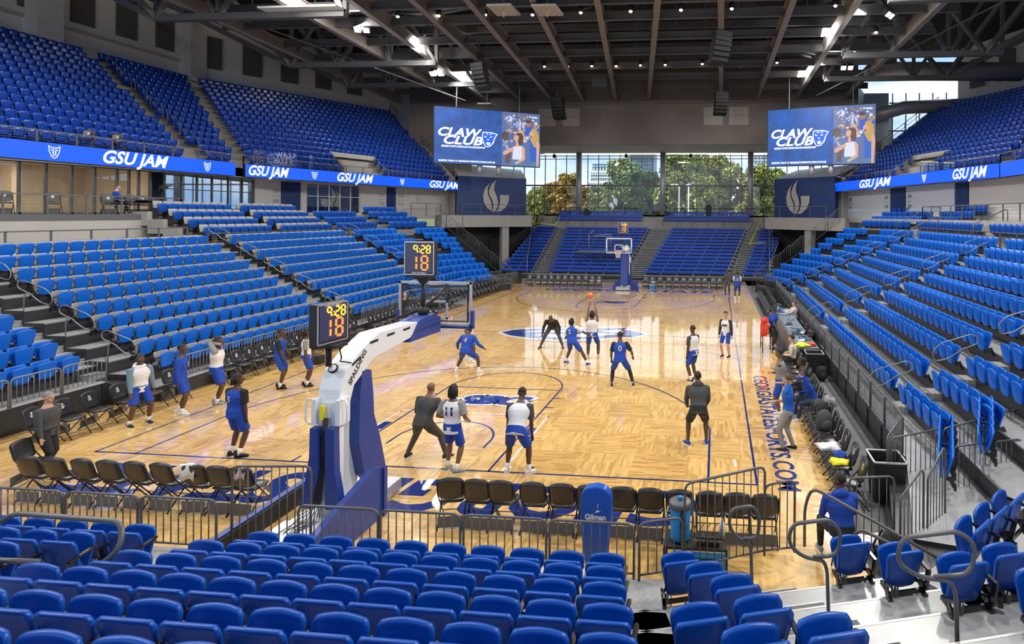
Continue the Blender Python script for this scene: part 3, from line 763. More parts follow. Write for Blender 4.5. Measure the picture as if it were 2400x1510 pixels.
# south fence
for i, (x0, x1) in enumerate(((-5.9, -4.72), (-4.66, -3.46), (-3.40, -2.16), (-2.10, -.84), (.50, 1.76), (1.80, 3.03), (3.08, 4.32), (4.37, 5.60))):
    fence((x0, -3.99), (x1, -3.99), .42, 1.20, f'low grey railing panel in front of the near seats, {nth(i+1)} along the row', 'low railing in front of the near seats')
fence((-.80, -3.75), (.42, -3.62), .02, 1.62, 'tall grey railing panel beside the black and blue hoop base')
fence((5.68, -4.02), (6.28, -3.80), .42, 1.24, 'short sloping grey railing panel behind the sports drink cart')
fence((6.31, -3.78), (7.50, -3.22), .42, 1.72, 'tall grey railing panel rising over the drink cart', z1b=1.78)
fence((7.50, -3.22), (7.97, -3.08), .42, 1.50, 'narrow grey railing panel at the end of the flared stairs', z1b=1.53)
# west fences
for i in range(5):
    y = 2.9-1.15*i; fence((-10.74, y-1.10), (-10.74, y), .67, 1.40, f'grey railing panel on the near west deck, {nth(i+1)} from the stairs', 'railing on the near west deck', mt='rail2')
for i in range(17):
    y = 4.3+1.27*i
    if 12.2 < y+.6 < 13.2: continue
    fence((-9.64, y), (-9.64, y+1.22), .42, 1.15, f'grey railing behind the sideline chairs, {nth(i+1)} panel from the near stairs', 'railing behind the west sideline chairs', mt='rail2')
for i in range(3):
    a = Vector((-9.55, 26.3))+Vector((math.sin(BEND), math.cos(BEND)))*1.25*i; b = a+Vector((math.sin(BEND), math.cos(BEND)))*1.2
    fence(a, b, .42, 1.2, f'grey railing round the far west corner seats, {nth(i+1)} panel', 'railing round the far west corner', mt='rail2')
# east fence
for i in range(21):
    y = .90+1.28*i
    fence((10.80, y), (10.80, y+1.24), .55, 1.30, f'grey railing on the black barrier behind the benches, {nth(i+1)} panel from the near end', 'railing on the east barrier', gap=.10)
for i in range(2):
    a = Vector((10.75, 27.9))+Vector((-.36, .93))*1.5*i; fence(a, a+Vector((-.36, .93))*1.45, .47, 1.35, f'grey railing at the far end of the east stand, {nth(i+1)} panel', 'railing at the far east corner')
mb = MB(); mb.span((10.74, .85, 0), (10.81, 27.8, .58), 0)
for i in range(22): mb.box((10.73, .9+1.28*i, .30), (.03, .05, .56), mi=1)
tag(mb.build('barrier_wall_east', [M['riser'], M['black']]), kind='structure')
mb = MB(); mb.span((-9.64, 3.95, 0), (-9.60, 26.2, .41), 0); mb.span((-10.76, -5, 0), (-10.72, 2.95, .66), 0)
for i in range(12): mb.box((-9.595, 4+1.9*i, .2), (.02, .06, .4), mi=1)
for i in range(5): mb.box((-10.71, 2.8-1.6*i, .33), (.03, .07, .64), mi=1)
tag(mb.build('barrier_wall_west', [M['riser'], M['black']]), kind='structure')
# south-east corner railings
_g = 'tall railings at the south-east corner'
fence((10.2, -.35), (11.35, .2), .05, 1.22, 'tall grey corner railing panel beside the black waste bin, nearest the chairs', _g, z1b=1.25)
fence((11.42, .22), (12.8, 1.0), .47, 1.25, 'tall grey corner railing panel in front of the first east seats', _g, z1b=1.3)
fence((12.9, 1.04), (14.2, 1.7), .47, 1.35, 'tall grey corner railing panel at the picture edge', _g)
fence((11.25, -.72), (12.75, -.18), .30, 1.25, 'second line of tall grey corner railing, outer panel', _g)
fence((9.65, -2.75), (10.17, -2.26), .10, 1.22, 'short grey corner railing panel rising beside the seats turned to the corner', _g, z1b=1.45)
fence((10.24, -2.25), (10.72, -1.72), .10, 1.35, 'short grey corner railing panel above the black corner deck', _g, z1b=1.62)
fence((8.95, -2.35), (9.72, -2.20), .05, 1.28, 'grey railing panel behind the man in the blue hooded sweatshirt', _g)
fence((10.80, .80), (10.12, -.42), .05, 1.28, 'grey railing panel closing the near end of the black barrier', _g)
mb = MB(); mb.prism([(9.2, -3.5), (9.72, -2.2), (10.15, -.4), (10.8, .85), (11.3, .6), (13.2, -3.2), (9.9, -3.7)], .0, .40, 0); tag(mb.build('corner_plinth', M['riser']), kind='structure')
# looped aisle handrails ------------------------------------------------------
def loop(px, py, z, rz, s, label, group=None, m='rail'):
    """S-shaped looped handrail standing on a post at px, py"""
    c, n = math.cos(rz), math.sin(rz)
    def w(u, h): return (px+c*u, py+n*u, z+h)
    return handrail([w(0, 0), w(.02*s, .48*s), w(-.12*s, .62*s), w(-.62*s, .70*s), w(-.62*s, 1.04*s), w(-.06*s, 1.10*s), w(.42*s, 1.06*s) if False else w(.02*s, 1.10*s), w(.26*s, .92*s), w(.14*s, .72*s), w(-.18*s, .76*s)], .024*s, M[m], 'looped_handrail', label, group)
def loop3(pts, r, label, group=None, m='rail'): return handrail(pts, r, M[m], 'looped_handrail', label, group)
# large ones in the foreground, traced as real bends
def floop(base, ang, w, label, dz=0):
    c, n = math.cos(ang), math.sin(ang); bx, by, bz = base
    W_ = lambda u, h: (bx+c*u, by+n*u, bz+h)
    return loop3([W_(0, 0), W_(-.02, .50), W_(-.10*w, .62), W_(-.50*w, .68), W_(-.78*w, .84), W_(-.72*w, 1.06), W_(.02*w, 1.08), W_(.24*w, .92), W_(.16*w, .66), W_(-.30*w, .67)], .0215, label)
floop((7.22, -4.75, .86), math.radians(14), .40, 'looped grey handrail on the flared stairs, small one nearest the court')
floop((8.03, -5.45, 1.10), math.radians(14), .62, 'looped grey handrail in the middle of the flared stairs')
floop((9.02, -6.46, 1.58), math.radians(14), .80, 'biggest looped grey handrail in front of the corner seats')
loop3([(-.42, -6.75, 1.07), (-.44, -6.72, 1.55), (-.25, -6.70, 1.75), (.18, -6.62, 1.79), (.42, -6.52, 2.0), (.30, -6.40, 2.22), (-1.05, -6.40, 2.24), (-1.28, -6.45, 2.05), (-1.12, -6.55, 1.80), (-.52, -6.55, 1.82)], .028, 'long looped grey handrail over the near seats at the picture edge')
handrail([(8.15, -2.9, .42), (8.15, -2.9, 1.05), (8.25, -2.95, 1.38), (9.2, -3.35, 1.05), (9.9, -3.7, .80)], .024, M['rail'], 'handrail', 'sloping grey handrail below the man in the blue hooded sweatshirt')
handrail([(8.75, -3.5, .42), (8.75, -3.5, .95), (8.85, -3.55, 1.08), (9.6, -3.9, .9)], .024, M['rail'], 'handrail', 'lower sloping grey handrail beside the corner stairs')
def aisle_loops(sx, y, ks, xf, zf, grp, lab):
    for q, k in enumerate(ks):
        x, z = xf(k), zf(k)
        w = lambda u, h: (x-sx*u*1.0, y+.02*u, z+h)     # u runs down towards the court
        loop3([w(.0, .36), w(0, .80), w(.10, .95), w(.55, .62), w(.88, .55), w(.95, .78), w(.75, 1.02), w(-.05, 1.30), w(-.22, 1.22), w(-.20, 1.05), w(.30, .84)], .015, f'{lab}, {nth(q+1)} from the court', grp, 'rail2')
aisle_loops(-1, 3.3, (1, 3, 5, 7), WX, WZ, 'looped rails on the near west stairs', 'looped grey handrail on the near west stairs')
aisle_loops(-1, 12.75, (1, 3, 5, 7, 9), WX, WZ, 'looped rails on the middle west stairs', 'looped grey handrail on the middle west stairs')
aisle_loops(-1, 22.5, (1, 3, 5, 7, 9), WX, WZ, 'looped rails on the far west stairs', 'looped grey handrail on the far west stairs')
aisle_loops(1, 3.75, (0, 2, 4, 6), EX, EZ, 'looped rails on the near east stairs', 'looped grey handrail on the near east stairs')
aisle_loops(1, 14.2, (0, 2, 4, 6, 8), EX, EZ, 'looped rails on the middle east stairs', 'looped grey handrail on the middle east stairs')
aisle_loops(1, 24.8, (0, 2, 4, 6, 8), EX, EZ, 'looped rails on the far east stairs', 'looped grey handrail on the far east stairs')
# cable railings -----------------------------------------------------------------
def cable_rail(P, h, label, posts=1.5, m='truss', n=6):
    o = empty('cable_railing', P[0]); tag(o, label, 'railing'); f = MB(); g = MB()
    for a, b in zip(P[:-1], P[1:]):
        a = Vector(a); b = Vector(b); L = (b-a).length; k = max(1, round(L/posts))
        for i in range(k+1): p = a+(b-a)*i/k; f.bar(p, p+Vector((0, 0, h)), .05, .05)
        f.bar(a+Vector((0, 0, h)), b+Vector((0, 0, h)), .05, .05)
        for j in range(1, n): g.tube([a+Vector((0, 0, h*j/n)), b+Vector((0, 0, h*j/n))], .008, 4, caps=False)
    wp(f.build('post_frame', M[m]), o); wp(g.build('cable_infill', M[m]), o); return o
cable_rail([(-20.4, 3, 5.45), (-20.4, 14.75, 5.45), (-23, 14.75, 5.45)], .80, 'dark cable railing along the suite deck with folding chairs')
cable_rail([(20.3, 12, 5.45), (20.3, 27.3, 5.45), (22, 27.3, 5.45)], .80, 'dark cable railing along the east mezzanine', n=5)
cable_rail([(-21.9, 2, 8.3), (-21.9, 20.3, 8.3), (-17.6, 39.3, 8.3)], .72, 'dark cable railing in front of the west upper seats', n=7)
cable_rail([(21.9, 8, 8.3), (21.9, 20.3, 8.3), (17.6, 39.3, 8.3)], .72, 'dark cable railing in front of the east upper seats', n=7)
cable_rail([(-17.7, 2.8, 4.1), (-17.7, 12.4, 4.1)], .75, 'grey railing with tinted panels below the suite deck', posts=1.4, n=2)
cable_rail([(-17.25, 13, 3.85), (-17.25, 31, 3.85)], .70, 'dark railing in front of the grey club seats', n=6)
cable_rail([(19.4, 9, 4.2), (19.4, 26.8, 4.2)], .72, 'dark railing between the east stand and its fixed seats', n=6)
for sx, side, ys in ((-1, 'west', None), (1, 'east', None)):
    for j in range(6):
        i0 = 1+j*2.3; i1 = i0+1.7; pts = []
        for i in (i0, i1):
            t = i/NU; x = sx*(22.0+14.6*t); y = 17.6+.40*i; pts.append((x, y+.3, UZ(i)))
        a, b = [Vector(p) for p in pts]
        handrail([a, a+Vector((0, 0, .95)), b+Vector((0, 0, .95)), b], .025, M['truss'], 'aisle_handrail', f'dark handrail on the raking aisle of the {side} upper seats, {nth(j+1)} from the front')
for sx, side in ((-1, 'west'), (1, 'east')):
    for j, (x, y, z) in enumerate(((19.3, 17.4, 4.3), (18.7, 27.3, 4.2), (17.8, 22.2, 3.9))):
        handrail([(sx*x, y, z), (sx*x, y, z+.95), (sx*(x+1.6), y, z+1.75), (sx*(x+1.6), y, z+.8)], .025, M['truss'], 'aisle_handrail', f'dark handrail between fixed rows of the {side} lower stand, {nth(j+1)} of three')

# ---------------------------------------------------------------- LED ribbons
def cat_emblem(mb, o, x, z, s, mi=1):      # small cat-head emblem made of flat strokes
    for P in ([(-.8, 1), (-.45, .75), (.45, .75), (.8, 1), (.7, .1), (.35, -.75), (0, -1), (-.35, -.75), (-.7, .1)],):
        n = len(P)
        for i in range(n):
            a, b = P[i], P[(i+1) % n]; mb.bar(o(x+a[0]*s, z+a[1]*s), o(x+b[0]*s, z+b[1]*s), .028*s*2, .02, mi)
    for a, b in (((-.5, .35), (-.15, .2)), ((.5, .35), (.15, .2)), ((-.15, .2), (-.2, -.3)), ((.15, .2), (.2, -.3)), ((-.2, -.3), (.2, -.3)), ((-.3, -.55), (.3, -.55)), ((-.4, .6), (0, .45)), ((.4, .6), (0, .45))):
        mb.bar(o(x+a[0]*s, z+a[1]*s), o(x+b[0]*s, z+b[1]*s), .05*s*2, .02, mi)
def ribbon(A, Bp, z0, z1, items, label):
    A = Vector(A); Bp = Vector(Bp); d = (Bp-A); L = d.length; d.normalize(); n = Vector((d.y, -d.x))
    if n.dot(Vector((0, 14))-A) < 0: n = -n
    right = Vector((-n.y, n.x))
    org = A if right == d else Bp
    o = empty('led_ribbon_board', (A.x, A.y, z0)); tag(o, label, 'LED board')
    mb = MB(); m3 = (A+Bp)/2-n*.12; mb.box((m3.x, m3.y, (z0+z1)/2), (L, .18, z1-z0+.03), math.atan2(d.y, d.x)); wp(mb.build('housing', M['black']), o)
    mb = MB(); q = n*0.0
    mb.quad((*A, z0), (*Bp, z0), (*Bp, z1), (*A, z1)); wp(mb.build('screen', M['led']), o)
    for kind, t, h in items:      # t measured from A in metres
        c = A+d*t+n*.012; zc = (z0+z1)/2
        if kind == 'T': wp(text_obj('GSU JAM', .84, M['ledw'], (c.x, c.y, zc), (right.x, right.y, 0), (0, 0, 1), None, shear=.32, bold=.02, fitw=h), o)
        else:
            e = MB(); cat_emblem(e, lambda u, w: (c.x+right.x*u, c.y+right.y*u, w), 0, zc, h, 0); wp(e.build('cat_emblem', M['ledw']), o)
    return o
ribbon((-21.7, 2), (-21.7, 19.5), 7.73, 8.49, [('E', 8.12, .27), ('T', 11.7, 3.2), ('E', 15.6, .25)], 'blue LED ribbon nearest the camera on the west side reading GSU JAM')
ribbon((-21.6, 20.1), (-16.9, 39.7), 7.73, 8.49, [('T', 1.5, 2.6), ('E', 4.66, .25), ('T', 8.06, 3.2), ('E', 12.6, .25), ('T', 17.7, 3.9)], 'blue LED ribbon on the far west side reading GSU JAM three times')
ribbon((21.7, 3), (21.7, 19.9), 7.73, 8.49, [('E', 8.0, .25)], 'blue LED ribbon at the picture edge on the east side')
ribbon((21.7, 20.0), (16.9, 39.3), 7.73, 8.49, [('T', 2.35, 2.9), ('E', 6.65, .25), ('T', 12.9, 4.6), ('E', 19.6, .25)], 'blue LED ribbon on the far east side reading GSU JAM')

# ---------------------------------------------------------------- mezzanine walls
def wallseg(name, P, z0, z1, m, th=.2):
    mb = MB()
    for a, b in zip(P[:-1], P[1:]):
        a = Vector(a); b = Vector(b); c = (a+b)/2; mb.box((c.x, c.y, (z0+z1)/2), ((b-a).length, th, z1-z0), math.atan2((b-a).y, (b-a).x))
    return tag(mb.build(name, m), kind='structure')
mb = MB(); mb.span((-25, 2.5, 5.2), (-20.4, 14.8, 5.43), 1); mb.span((-20.45, 2.5, 4.15), (-20.3, 14.8, 5.43), 0); mb.span((-20.45, 2.5, 5.2), (-20.28, 14.8, 5.45), 2); mb.span((-22, 14.8, 4.15), (-20.3, 14.95, 5.43), 0)
tag(mb.build('suite_deck', [M['concl'], M['conc'], M['truss']]), kind='structure')
mb = MB(); mb.prism([(-24.5, 14.8), (-20.9, 14.8), (-20.9, 27), (-19.2, 31.5), (-17.9, 39.0), (-21, 44), (-24.5, 44)], 5.1, 5.43, 0)
mb.prism([(24.5, 6), (20.4, 6), (20.4, 27), (17.9, 33), (17.6, 39.0), (21, 44), (24.5, 44)], 5.1, 5.43, 0)
tag(mb.build('concourse_slab', [M['conc']]), kind='structure')
mb = MB(); mb.span((20.35, 12.5, 4.3), (20.5, 26.8, 5.43)); tag(mb.build('wall_mezzanine_east', M['concl']), kind='structure')
# suite front: frames, glass, lit room behind
SXW = -23.5
o = empty('window_1', (SXW, 9, 5.43)); tag(o, kind='structure'); f = MB(); g = MB()
ys = [5.2, 6.2, 7.2, 8.2, 9.2, 10.2, 11.2, 12.25, 13.25, 14.3, 14.9, 15.4, 16.0]
for y in ys: f.box((SXW, y, 6.6), (.10, .10, 2.35))
f.box((SXW, 10.6, 7.74), (.1, 10.9, .08)); f.box((SXW, 10.6, 5.47), (.1, 10.9, .08)); wp(f.build('window_frame', M['truss']), o)
g.quad((SXW, 5.2, 5.43), (SXW, 14.9, 5.43), (SXW, 14.9, 7.75), (SXW, 5.2, 7.75)); wp(g.build('pane', M['glassr']), o)
mb = MB(); mb.span((-27.6, 3, 5.43), (-27.5, 16.2, 8.2), 0); mb.span((-27.5, 16.1, 5.43), (-23.6, 16.2, 8.2), 0); mb.span((-27.6, 3, 5.40), (-23.6, 16.2, 5.44), 0); mb.span((-27.6, 3, 7.9), (-23.6, 16.2, 8.0), 0); mb.span((-27.5, 12.2, 5.44), (-26.6, 12.6, 7.9), 0)
tag(mb.build('wall_suite_room', M['suite']), kind='structure')
mb = MB(); mb.box((-25.2, 11.2, 7.87), (.09, 5.2, .04)); mb.build('linear_ceiling_light', M['strip'], label='long lit strip light in the ceiling of the cream suite', cat='ceiling light')
L_ = bpy.data.lights.new('suite_lamp', 'AREA'); L_.shape = 'RECTANGLE'; L_.size = 6; L_.size_y = .3; L_.energy = 170; L_.color = (1, .88, .70); lo = bpy.data.objects.new('suite_lamp', L_); COL.objects.link(lo); lo.location = (-25.2, 10.5, 7.82); lo.rotation_euler = (0, 0, PI/2)
o = empty('window_2', (SXW, 19, 5.43)); tag(o, kind='structure'); f = MB(); g = MB()
for y in (16.8, 17.82, 18.8, 19.8, 20.95, 22.0, 22.9): f.box((SXW, y, 6.6), (.09, .09, 2.35))
for z in (5.47, 6.85, 7.74): f.box((SXW, 19.85, z), (.07, 6.2, .05))
wp(f.build('window_frame', M['truss']), o); g.quad((SXW, 16.8, 5.43), (SXW, 22.9, 5.43), (SXW, 22.9, 7.75), (SXW, 16.8, 7.75)); wp(g.build('pane', M['glassm']), o)
mb = MB(); mb.span((-25.5, 16.2, 5.43), (-25.4, 23, 7.9)); tag(mb.build('wall_behind_mirrored_glass', M['bluegrey']), kind='structure')
wallseg('wall_concourse_west', [(SXW, 22.95), (SXW, 25.2)], 5.43, 7.75, M['white']); wallseg('wall_portal_navy', [(SXW+.02, 25.2), (SXW+.4, 26.6)], 5.43, 7.75, M['navy'])
WA, WB_ = Vector((-23.2, 26.7)), Vector((-18.2, 42.0)); WD = (WB_-WA).normalized()
wpnt = lambda t: tuple(WA+WD*t)
wallseg('wall_concourse_west', [wpnt(0), wpnt(.5)], 5.43, 7.75, M['white'])
o = empty('window_3', (*wpnt(.5), 5.43)); tag(o, kind='structure'); f = MB(); g = MB(); ang = math.atan2(WD.y, WD.x)
for t in (.5, 1.4, 2.3, 3.2, 4.1, 4.9): p = wpnt(t); f.box((*p, 6.6), (.07, .07, 2.35), ang)
p = wpnt(2.7)
for z in (5.47, 6.8, 7.72): f.box((*p, z), (4.4, .06, .05), ang)
wp(f.build('window_frame', M['whitepaint']), o); a, b = wpnt(.5), wpnt(4.9); g.quad((*a, 5.43), (*b, 5.43), (*b, 7.75), (*a, 7.75)); wp(g.build('pane', M['glassm']), o)
mb = MB(); q = Vector((-2.5, 0)); a, b = Vector(wpnt(0))+q, Vector(wpnt(6))+q; mb.add([(*a, 5.43), (*b, 5.43), (*b, 7.8), (*a, 7.8)], [(0, 1, 2, 3)]); tag(mb.build('wall_room_behind_window', M['suite']), kind='structure')
wallseg('wall_concourse_west', [wpnt(4.9), wpnt(7.4)], 5.43, 7.75, M['white']); wallseg('wall_portal_navy', [wpnt(7.45), wpnt(8.3)], 5.43, 7.75, M['navy'])
wallseg('wall_concourse_west', [wpnt(8.4), wpnt(15.0)], 5.43, 7.75, M['white'])
EA, EB = Vector((23.2, 20)), Vector((18.0, 42.0)); ED = (EB-EA).normalized(); ep = lambda t: tuple(EA+ED*t)
wallseg('wall_concourse_east', [(23.2, 6), (23.2, 20), ep(4.6)], 5.43, 7.75, M['white']); wallseg('wall_portal_navy', [ep(4.7), ep(5.9)], 5.43, 7.75, M['navy'])
wallseg('wall_concourse_east', [ep(6.0), ep(11.5)], 5.43, 7.75, M['whitecool']); wallseg('wall_portal_navy', [ep(11.6), ep(13.6)], 5.43, 7.75, M['navy'])
wallseg('wall_concourse_east', [ep(13.7), ep(20.8)], 5.43, 7.75, M['whitecool'])
def num_sign(p, n, a, b, right, label):
    o = empty('section_number', (p[0], p[1], 6.9)); tag(o, label, 'wall sign')
    wp(text_obj(a, .36, M['rail2'], (p[0]+n.x*.13, p[1]+n.y*.13, 7.05), (right.x, right.y, 0), (0, 0, 1)), o); wp(text_obj(b, .36, M['rail2'], (p[0]+n.x*.13, p[1]+n.y*.13, 6.35), (right.x, right.y, 0), (0, 0, 1), name='lower_lettering'), o)
    r = MB(); c = Vector(p)+n*.13; r.bar((c.x-right.x*.3, c.y-right.y*.3, 6.7), (c.x+right.x*.3, c.y+right.y*.3, 6.7), .03, .02); wp(r.build('divider', M['rail2']), o)
nW = Vector((WD.y, -WD.x)); num_sign((SXW, 24.7), Vector((1, 0)), '213', '110', Vector((0, 1)), 'grey wall numbers 213 and 110 beside the navy doorway')
num_sign(wpnt(6.9), nW, '213', '111', WD, 'grey wall numbers 213 and 111 between two navy doorways'); num_sign(wpnt(8.9), nW, '213', '111', WD, 'grey wall numbers on the far side of the second navy doorway'); num_sign(wpnt(14.3), nW, '213', '112', WD, 'grey wall numbers 213 and 112 by the pale door')
nE = Vector((-ED.y, ED.x)); nE = nE if nE.x < 0 else -nE
num_sign(ep(11.0), nE, '200', '100', -ED, 'grey wall numbers 200 and 100 on the east concourse wall'); num_sign(ep(14.2), nE, '200', '100', -ED, 'grey wall numbers beyond the east navy doorway'); num_sign(ep(20.2), nE, '200', '102', -ED, 'faint grey wall numbers next to the navy box wall')
for sx, P in ((-1, wpnt(15.3)), (1, ep(21.3))):
    p = Vector(P)+Vector((-sx*.1, -.1)); dd = WD if sx < 0 else ED
    o = empty('door_1' if sx < 0 else 'door_2', (p.x, p.y, 5.43), math.atan2(dd.y, dd.x)); tag(o, kind='structure'); f = MB(); f.box((-.5, 0, 1.1), (.08, .25, 2.2)); f.box((.5, 0, 1.1), (.08, .25, 2.2)); f.box((0, 0, 2.2), (1.08, .25, .08)); f.build('door_frame', M['whitepaint'], o)
    f = MB(); f.box((0, .05, 1.08), (.92, .05, 2.12)); f.build('door_leaf', M['greyscreen'], o)
# navy boxes with the flame-and-G emblem, and concrete slab with the vomitory below
def gbox(A, Bp, C_, sx, side):
    A = Vector(A); Bp = Vector(Bp); D = (Bp-A).normalized(); n = Vector((D.y, -D.x)); n = n if n.y < 0 else -n; L = (Bp-A).length
    mb = MB(); back = [(C_[0], C_[1]), (sx*24, 50)]
    poly = [tuple(A), tuple(Bp), C_, (sx*23, 52)] ; poly = poly if sx < 0 else poly
    mb.prism(poly, 5.43, 9.05, 0); tag(mb.build('wall_navy_box_'+side, M['navy']), kind='structure')
    mb = MB(); T = Vector(C_)
    mb.add([(*A, 9.05), (*Bp, 9.05), (*T, 10.6), (sx*21.5, 47, 10.9)], [(0, 1, 2, 3)]); mb.add([(*A, 9.05), (sx*21.5, 47, 10.9), (sx*21.5, 47, 9.0)], [(0, 1, 2)]); tag(mb.build('sloped_cap_'+side, M['duct']), kind='structure')
    right = Vector((-n.y, n.x)); c = (A+Bp)/2+n*.05+right*(.25 if sx < 0 else -.55); s = .98
    o = empty('flame_emblem', (c.x, c.y, 5.6)); tag(o, f'pale grey flame and letter G emblem on the {side} navy wall', 'wall emblem')
    def W(u, v, off=0): return (c.x+right.x*u*s+n.x*off, c.y+right.y*u*s+n.y*off, 7.05+v*s)
    e = MB()
    flames = ([(-1.3, .2), (-1.1, .95), (-.65, 1.45), (-.85, .9), (-.8, .3), (-.5, -.3), (-.38, -.95), (-.45, -1.25), (-.85, -1.0), (-1.2, -.45)],
              [(-.72, .75), (-.45, 1.4), (.05, 1.85), (-.15, 1.35), (-.2, .8), (.05, .25), (.2, -.35), (.12, -.9), (-.1, -1.3), (-.38, -1.3), (-.25, -.8), (-.35, -.2), (-.65, .3)],
              )
    for P in flames:
        k = len(P); e.add([W(*p, .0) for p in P]+[W(*p, .05) for p in P], [tuple(range(k, 2*k)), tuple(reversed(range(k)))]+[(i, (i+1) % k, k+(i+1) % k, k+i) for i in range(k)])
    wp(e.build('flame', M['concl']), o); e = MB()
    P = [(.35, .35), (1.35, .35), (1.3, -.25), (1.0, -.85), (.5, -1.25), (-.02, -1.33), (.25, -.95), (.42, -.4), (.40, 0)]
    k = len(P); e.add([W(*p, .0) for p in P]+[W(*p, .05) for p in P], [tuple(range(k, 2*k)), tuple(reversed(range(k)))]+[(i, (i+1) % k, k+(i+1) % k, k+i) for i in range(k)])
    wp(e.build('letter_g', M['concl']), o)
    # slab, column, dark opening
    A2 = A+n*1.3; B2 = Bp+n*1.3
    mb = MB(); mb.prism([tuple(A2), tuple(B2), tuple(C_), (sx*23, 50)], 4.35, 5.43, 0)
    mb.prism([tuple(A2-D*1.8), tuple(A2+D*.1), tuple(A2+D*.1-n*2), tuple(A2-D*1.8-n*2)], 4.35, 5.43, 0)
    cp = A2+(B2-A2)*(.62 if sx < 0 else .30)-n*.5; mb.box((cp.x, cp.y, 2.2), (.65, .65, 4.4), math.atan2(D.y, D.x))
    tag(mb.build('concrete_portal_'+side, M['conc']), kind='structure')
    mb = MB(); mb.prism([tuple(A2-D*4-n*1.5), tuple(B2+D*1.5-n*3), tuple(B2+D*1.5-n*3.1), tuple(A2-D*4-n*1.6)], 0, 4.4, 0); tag(mb.build('portal_shade_sheet_'+side, M['black']), kind='structure')  # plain black sheet stands in for the shade inside the vomitory opening
    cable_rail([(*A2, 5.43), (*B2, 5.43)], 1.0, f'dark glazed railing in front of the {side} navy wall', n=3)
gbox((-16.9, 38.6), (-12.0, 43.2), (-15.6, 52), -1, 'west')
gbox((16.9, 38.6), (12.2, 43.2), (15.6, 52), 1, 'east')
cable_rail([(-18.7, 33.8, 5.43), (-17.9, 37.4, 5.43)], 1.0, 'dark railing at the top of the far west stairs', n=3)
# diagonal stair rails running down to the floor beside both stands
for sx, side in ((-1, 'west'), (1, 'east')):
    a = (sx*16.2, 33.2, 5.1); b = (sx*8.6, 30.6, 0.05) if sx < 0 else (sx*9.4, 31.2, .05)
    a_ = Vector(a); b_ = Vector(b); nseg = 7
    for i in range(nseg):
        p = a_+(b_-a_)*i/nseg; q = a_+(b_-a_)*(i+.97)/nseg
        fence((p.x, p.y), (q.x, q.y), p.z, p.z+1.15, f'sloping grey stair railing beside the far {side} seats, {nth(i+1)} panel from the top', f'sloping stair railing on the {side} side', z0b=q.z, z1b=q.z+1.15, gap=.14)

# ---------------------------------------------------------------- bench stand at the far end
BY = lambda k: 36.9+.78*k
BZ = lambda k: .36+.268*k
mb = MB()
for k in range(15):
    xl, xr = -11.6-.10*k, 11.6+.06*k
    step(mb, [(xl, BY(k)), (xr, BY(k))], [(xl, BY(k+1)), (xr, BY(k+1))], BZ(k)+.0, BZ(k)-.27, mtop=0)
mb.span((-12.5, BY(15), 3.8), (12.5, 52.5, 4.35), 4); mb.span((-13, 50.2, 4.35), (15.6, 52.8, 5.4), 4)
for j in range(3): mb.span((-12.2, 48.9+.7*j, 4.35), (12.2, 50.3, 4.55+.34*(j+1)), 4)
mb.build('stand_deck_far', DECKM, kind='structure')
B_A = [(-11.2, -9.25), (-7.35, -1.45), (1.1, 8.35), (9.9, 11.7)]       # benches between the aisles (front row)
def xs(k, blk):
    if blk == 0: return (-12.1-.02*k, -9.4-.04*k) if False else (-12.3, -9.35-.06*k)
    if blk == 1: return (-7.75-.16*k*.6, -1.35+.08*k)
    if blk == 2: return (.6+.12*k, 7.6+.16*k)
    return (9.0+.17*k, 11.0+.19*k)
def bench(k, blk, z, y):
    x0, x1 = xs(k, blk); w = x1-x0; o = empty('bleacher_bench', ((x0+x1)/2, y, z)); tag(o, f'long royal blue bench, {nth(k+1)} row up the far stand, {("west wing","west centre","east centre","east wing")[blk]} block', 'bench', 'blue benches of the far stand')
    a = MB(); a.box((0, 0, .40), (w, .34, .06)); a.box((0, -.15, .33), (w, .05, .20)); a.build('bench_seat', M['royal2b'], o)
    a = MB(); n = max(2, int(w/1.4))
    for i in range(n+1): a.box((-w/2+.06+(w-.12)*i/n, .02, .18), (.05, .24, .36))
    a.build('bench_support', M['steel'], o)
M['royal2b'] = mat('bench_blue_plastic', (.004, .055, .42), .35)
for k in range(14):
    for blk in range(4): bench(k, blk, BZ(k), BY(k)+.30)
for j in range(3):
    for blk, (x0, x1) in enumerate(((-10.6, -1.2), (1.1, 10.3))):
        o = empty('upper_bench', ((x0+x1)/2, 48.95+.7*j, 4.5+.34*j)); tag(o, f'blue bench with back, {nth(j+1)} of three rows under the window wall, {("west","east")[blk]} half', 'bench', 'benches under the window wall')
        a = MB(); a.box((0, 0, .40), (x1-x0, .32, .06)); a.box((0, .16, .62), (x1-x0, .04, .28)); a.build('bench_seat', M['royal2b'], o); a = MB()
        for i in range(8): a.box(((x1-x0)*(i/7-.5)*.98, .05, .2), (.05, .2, .4))
        a.build('bench_support', M['truss'], o)
cable_rail([(-10.8, 48.45, 4.36), (-1.2, 48.45, 4.36)], .75, 'dark railing in front of the upper far benches, west half', n=3); cable_rail([(1.1, 48.45, 4.36), (10.6, 48.45, 4.36)], .75, 'dark railing in front of the upper far benches, east half', n=3)
mb = MB()
for k in range(15):
    for x0, x1 in ((-9.3-.06*k, -7.85-.09*k), (-1.25+.08*k, .5+.12*k), (7.7+.16*k, 8.9+.17*k)):
        mb.span((x0, BY(k)-.26, BZ(k)-.27), (x1, BY(k), BZ(k)-.13), 1); mb.box(((x0+x1)/2, BY(k)-.25, BZ(k)-.14), (x1-x0, .05, .04), mi=2); mb.box(((x0+x1)/2, BY(k)+.04, BZ(k)+.003), (x1-x0, .12, .01), mi=3)
mb.build('stand_steps_far', DECKM, kind='structure')
